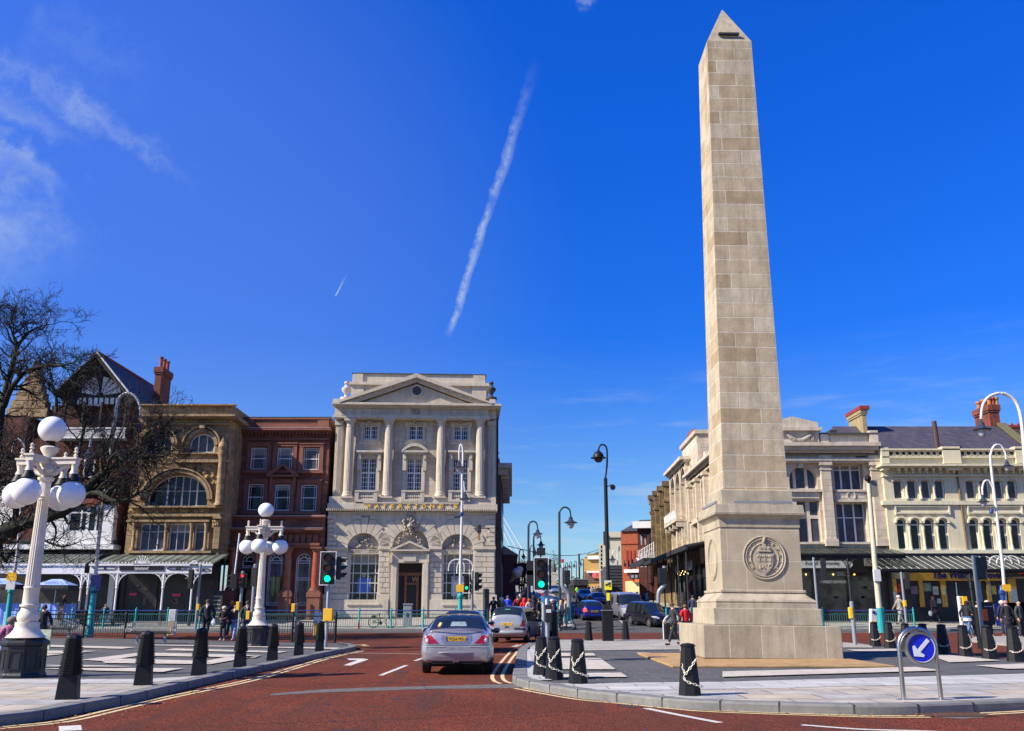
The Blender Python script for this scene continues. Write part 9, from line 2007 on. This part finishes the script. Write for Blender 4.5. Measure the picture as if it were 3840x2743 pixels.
tn=['black','olive','navy','rust','stone grey','charcoal','moss green','pale grey','jet black','wine red','slate blue','sand'];spots=[(1122,70),(1140,70),(1160,74),(1134,78),(1152,84),(1171,80),(1146,92),(1160,100),(1137,88),(1166,90),(1152,108),(1143,116)]
for i,(dx,Yp)in enumerate(spots):
 X=atY((dx*1.6894,2260),Yp).x;X=min(max(X,.6+.03*(Yp-70)),street_l(Yp)-.4);hs_=['short','long','puffy','bald','cap'][i%5]
 t=thing('person','%s clad person number of the pavement crowd'%tn[i],'person',(X,Yp,g(Yp)+KH),R(cr_.uniform(-40,40)+(180 if i%3==0 else 0)),'crowd on the left pavement of the side street')
 bpy.data.objects.remove(t)
 p_=person('%s clad %s person in the crowd under the left shopfronts%s'%(tn[i],{'short':'short haired','long':'long haired','puffy':'curly haired','bald':'bald','cap':'capped'}[hs_],', walking away' if i%3==0 else ''),('n',dx*1.6894,2260),2230,cr_.uniform(-40,40)+(180 if i%3==0 else 0),['stand','walk','hold'][i%3],['short','long'][i%2],hs_,top=tops[i],hc=[BRN,GREY,BLOND,GING,B_][i%5],Y=Yp,H=1.65+.1*(i%3),group='crowd on the left pavement of the side street')
 p_.location=(X,Yp,g(Yp)+KH)
 # far up the street
person('worker in lime high visibility jacket behind the dark grey lorry',('J',1022,712),640,200,'hold',top=(.35,.85,.02),legs=(.03,.04,.08),Y=121,H=1.75)
fl_=[('W',800,880,703,(.02,.02,.025),B_,'black coated person at the left end of the group on the right pavement',132),('W',868,890,738,(.45,.42,.40),B_,'person in pale top second in the group on the right pavement',118),('W',928,892,768,(.10,.09,.07),B_,'person in dark open jacket third in the group on the right pavement',117),('W',985,885,730,(.02,.02,.02),B_,'tall black clad person fourth in the group on the right pavement',124),('W',1028,900,738,(.32,.31,.30),(.3,.2,.16),'person in grey anorak right of the group on the right pavement',112),
('W',1262,960,850,B_,B_,'person in black just right of the yellow camera sign',98),('W',1380,960,825,(.02,.02,.02),B_,'person in black beside the tall grey lorry',96),('W',1512,990,815,(.35,.28,.24),B_,'person in beige cardigan walking by the cream shopfront',88),('W',1605,990,820,(.25,.26,.22),B_,'person in sage green jacket walking by the cream shopfront',87),('W',1715,980,762,(.012,.012,.012),B_,'hooded person in black by the cream shopfront',86),
('W',1848,985,750,(.02,.02,.03),(.1,.16,.3),'person in black jacket and jeans at the kiosk, left of the pair',86),('W',1900,985,750,(.35,.37,.42),(.12,.17,.3),'person in pale grey hoodie at the kiosk, right of the pair',85)]
for i,(k,x,yb,yt,tp_,lg,lb_,Yp)in enumerate(fl_):person(lb_,(k,x,yb),yt,[190,20,-10,170,30,10,200,150,160,170,120,100][i],['stand','walk','walk','stand','walk','stand','stand','hold','hold','stand','stand','stand'][i],'short',['short','long','short','short','bald','short','short','long','short','hood','short','short'][i],top=tp_,legs=lg,hc=BRN if i!=9 else B_,Y=Yp,H=1.74)
for i,(x,c_)in enumerate(((388,B_),(402,(.05,.08,.14)),(440,(.06,.03,.03)),(462,B_),(488,(.12,.05,.05)))):person('tiny %s figure %s the people at the brow of the street'%(['black','blue grey','brown','dark','reddish'][i],['first of','second of','third of','fourth of','last of'][i]),('W',x,845),700,180*(i%2),'walk','short','short',top=c_,hc=BRN,Y=190+i*4,H=1.8,group='distant people at the brow of the street')
# right of centre
t=person('old person in black waistcoat and grey sleeves walking with a stick',('L',85,1145),700,-75,'walk',top=(.03,.03,.035),legs=(.025,.025,.03),hair='cap',hc=(.06,.05,.04))
c_=t.location;MB().tube([(0,0,0),(-.03,0,.85),(.02,0,.9)],.014,6).build('walking_stick',paint('stick_brown',(.08,.03,.015)),None,loc=(c_.x+.28,c_.y-.1,c_.z),label='thin walking stick of the old person in the waistcoat',category='stick')
person('person in scarlet coat seen from behind beside the obelisk plinth',('L',205,1140),712,200,'stand','long','short',top=(.62,.008,.01),legs=B_,hc=(.16,.07,.04))
person('person in dark coat by the dark shops behind the scarlet coat',('L',270,800),615,150,'stand','long','short',top=(.02,.025,.06),Y=63.5);person('person with red face in black coat by the dark shops behind the scarlet coat',('L',340,800),625,20,'stand','short','bald',top=B_,hc=(.5,.2,.12),Y=62.5)
# public house pavement
person('grey coated person walking left past the public house poster',('O',1022,828),603,-70,'walk','long','puffy',top=(.25,.23,.19),legs=(.3,.28,.25),hc=(.5,.45,.38),Y=63.5)
t=person('red haired person in plum brown coat seen from behind carrying a white bag',('O',1378,908),632,190,'walk','long','short',top=(.16,.09,.09),legs=B_,hc=(.5,.12,.02))
MB().ball((-.36,-.15,.62),.14,10,sy=.6,sz=1.4).build('carrier_bag',M_WHITE,None,loc=t.location,label='white carrier bag of the red haired person in plum coat',category='bag')
person('person in flat cap and brown leather coat facing the camera',('O',1738,930),612,10,'hold','long','cap',top=(.10,.065,.035),hc=B_,shirt=(.06,.06,.06),Y=50)
person('person in cream jacket with tanned face left of the big signal pole',('O',1835,930),612,-20,'stand','short','short',top=(.5,.42,.3),shirt=W_,hc=(.3,.1,.05),Y=52)
t=person('dark haired person in black jacket, white top and blue jeans',('S',1010,1335),540,200,'walk','short','long',top=(.014,.012,.014),legs=(.07,.16,.34),hc=(.03,.015,.012),shoe=(.25,.2,.18));t.rotation_euler[2]=R(110)
MB().lathe([(.20,.80),(.20,.92)],(0,0,0),12).build('white_top',paint('white_top',(.7,.68,.66)),t)
person('person in pale blue patterned top right of the signal pole',('S',1420,1100),470,210,'stand','long','puffy',top=(.25,.42,.75),legs=B_,hc=(.6,.45,.33),Y=53)
person('seated person in grey at the public house tables, left of the two',('S',1505,900),488,180,'sit',hair='bald',top=(.1,.1,.12),hc=(.6,.45,.35),Y=62.5);person('seated person with flushed face at the public house tables, right of the two',('S',1562,900),475,20,'sit',hair='bald',top=(.08,.08,.1),hc=(.5,.15,.08),Y=63)
person('white haired person in navy coat seen from behind on the right',('S',1720,1100),412,185,'stand','long','puffy',top=(.015,.02,.05),hc=(.62,.52,.45),Y=52);person('person in black parka with tan trim seen from behind at the right railing',('S',1810,1150),485,180,'stand','long','short',top=B_,hc=(.35,.2,.15),Y=47);person('white haired person in dark grey suit at the right edge',('S',2060,1150),425,30,'stand','short','bald',top=(.04,.045,.05),hc=(.6,.5,.45),Y=49)
# ------------------------------------------------------------ bare trees
M_BARK=mat('dark_bark',(.022,.018,.014),.9,var=.35,vscale=6,bump=1.,bscale=30,col2=(.028,.03,.013));M_TWIG=mat('dark_twigs',(.016,.012,.010),.9,var=.2)
def bare_tree(name,label,limbs,twig_len,seed,Y,depth=4,spread=2.5,base=None,minr=.012,dens=1.0,nlev=None,twr=.6):
 rr=random.Random(seed);br,tw,tr=MB(),MB(),MB()
 def grow(p,d,L,r,lev):
  if lev==0 or r<minr*.5:return
  n=5;pts=[p];dd=d.copy();rs=[r]
  for i in range(n):
   dd=(dd+Vector((rr.gauss(0,.26),rr.gauss(0,.26),rr.gauss(.04,.2)))).normalized();pts.append(pts[-1]+dd*L/n);rs.append(max(minr*.5,r*(1-.45*(i+1)/n)))
  (br if lev>2 else tw).tube(pts,rs,5 if lev>2 else 3,cap=False)
  kids=rr.choice((3,4,4,5))if lev>1 else 0
  for c in range(kids):
   j=rr.randrange(1,n+1)if c else n;ax=Vector((rr.gauss(0,1),rr.gauss(0,1),rr.gauss(0,1)));ax=ax.cross(dd).normalized();nd_=(dd+ax*rr.uniform(.5,1.1)).normalized();grow(pts[j],nd_,L*rr.uniform(.5,.78),max(minr*.6,rs[j]*twr),lev-1)
 for pts,r0,r1,sp,L,lv in limbs:
  P=curve_pts(pts,5);n=len(P);(tr if r0>.2 else br).tube(P,[r0+(r1-r0)*i/(n-1)for i in range(n)],9,cap=True)
  k=int(sp*dens)
  for i in range(k):
   j=min(n-2,int(n*(.15+.85*(i+rr.random())/k)));t_=(P[j+1]-P[j]).normalized();ax=Vector((rr.gauss(0,1),rr.gauss(0,1),rr.gauss(.2,.8))).cross(t_).normalized();r=r0+(r1-r0)*j/n
   grow(P[j],(t_*.5+ax).normalized(),L*rr.uniform(.6,1.15),min(r*.5,.07),lv)
  grow(P[-1],(P[-1]-P[-2]).normalized(),L,r1,lv)
 o=limbs[0][0][0];t=thing(name,label,'tree',o)
 for m in(br,tw,tr):m.v=[(v[0]-o[0],v[1]-o[1],v[2]-o[2])for v in m.v]
 if minr==.02:br.add(tw.v,tw.f);tw=MB()
 if tr.v:tr.build('trunk',M_BARK,t,smooth=True)
 br.build('branches',M_BARK,t,smooth=True);tw.v and tw.build('twigs',M_TWIG,t)
 return t
T=lambda k,x,y,Y:atY(q(k,x,y),Y)
YT=47
g0=Vector((T('B',-560,1500,YT).x,YT,0))
limbs=[
([g0,T('B',-480,1250,YT),T('B',-250,1080,YT),T('B',0,960,YT),T('B',200,860,YT),T('B',430,790,YT-.5),T('B',640,720,YT-1),T('B',800,610,YT-1),T('B',930,440,YT-1),T('B',1060,330,YT-1),T('B',1250,220,YT-1)],.55,.12,34,2.0,4),
([T('B',800,600,YT-1),T('B',980,540,YT-1.5),T('B',1150,620,YT-2),T('B',1300,600,YT-2),T('B',1480,500,YT-2)],.16,.05,17,1.6,4),
([T('B',1180,260,YT-1),T('B',1350,120,YT-1),T('A',1500,1480,YT),T('A',1640,1400,YT)],.12,.04,20,1.35,4),
([T('B',1250,220,YT-1),T('B',1450,180,YT),T('B',1650,120,YT)],.09,.03,15,1.4,4),
([T('B',-250,1060,YT),T('B',-80,700,YT+1),T('A',0,1260,YT+1),T('A',60,1000,YT+1),T('A',120,760,YT+1),T('A',170,560,YT+1),T('A',290,400,YT+1),T('A',440,330,YT+1)],.30,.03,24,1.4,4),
([T('A',40,1150,YT+1),T('A',110,980,YT),T('A',260,800,YT),T('A',450,740,YT-.5),T('A',640,730,YT-1),T('A',760,700,YT-1)],.16,.03,18,1.25,4),
([T('B',430,780,YT),T('B',500,380,YT),T('A',570,1200,YT),T('A',560,1000,YT),T('A',520,900,YT)],.15,.03,13,1.2,4),
([T('B',640,720,YT-1),T('B',760,300,YT),T('A',860,1350,YT),T('A',900,1250,YT),T('A',880,1100,YT)],.12,.03,13,1.2,4),
([T('A',170,560,YT+1),T('A',120,390,YT+1),T('A',60,260,YT+1)],.08,.02,12,1.1,4),
([T('B',300,830,YT),T('B',420,1000,YT-1),T('B',640,1080,YT-1),T('B',850,1020,YT-1)],.09,.02,14,1.3,3),
([T('B',0,960,YT),T('B',20,1150,YT),T('B',60,1240,YT),T('B',130,1100,YT)],.10,.03,8,1.2,3),
([T('B',-250,1060,YT),T('B',-150,600,YT),T('B',-40,300,YT),T('B',80,60,YT)],.16,.03,20,1.5,4),
([T('B',430,790,YT-.5),T('B',400,500,YT),T('B',300,250,YT)],.12,.03,14,1.4,4),
]
bare_tree('bare_tree','big bare winter tree whose limbs and dense twigs spread over the left buildings',limbs,1.8,5,YT,dens=1.12,minr=.017)
for i,(x,Y,yt,L_,lb)in enumerate(((370,95,270,.7,'narrow bare street tree behind the ice cream cone sign, nearer one'),(345,112,330,.7,'narrow bare street tree behind the ice cream cone sign, farther one'),(680,170,262,1.6,'bare tree top showing left of the statue'),(745,176,300,1.3,'bare tree top showing behind the statue'))):
 b=T('J',x,600,Y);zg=g(Y)+KH;o=Vector((b.x,Y,zg));h=(T('J',x,yt,Y).z-zg)*1.0;bare_tree('bare_tree',lb,[([o,o+Vector((0,0,h*.35)),o+Vector((.1,0,h*.65)),o+Vector((0,0,h*.8))],.12,.04,20,L_,3)],1,20+i,Y,minr=.02)
 # far trees and sea front shrubs at the brow
mb=MB();rr=random.Random(3)
for i in range(500):
 x=rr.uniform(-12,30);z=rr.uniform(0,3.0)*(1-abs(x-9)/30);a=rr.random()*6.28;s=rr.uniform(.3,.8);mb.add([(x,0,z),(x+s*math.cos(a),rr.uniform(-1,1),z+s*math.sin(a)),(x+s*.7,rr.uniform(-1,1),z+s)],[(0,1,2)])
mb.build('shrubs',mat('far_shrub_green',(.035,.045,.03),.9,var=.3),None,loc=(12,300,g(300)),kind='stuff',label='low dark shrubs along the brow at the head of the street',category='shrubs')
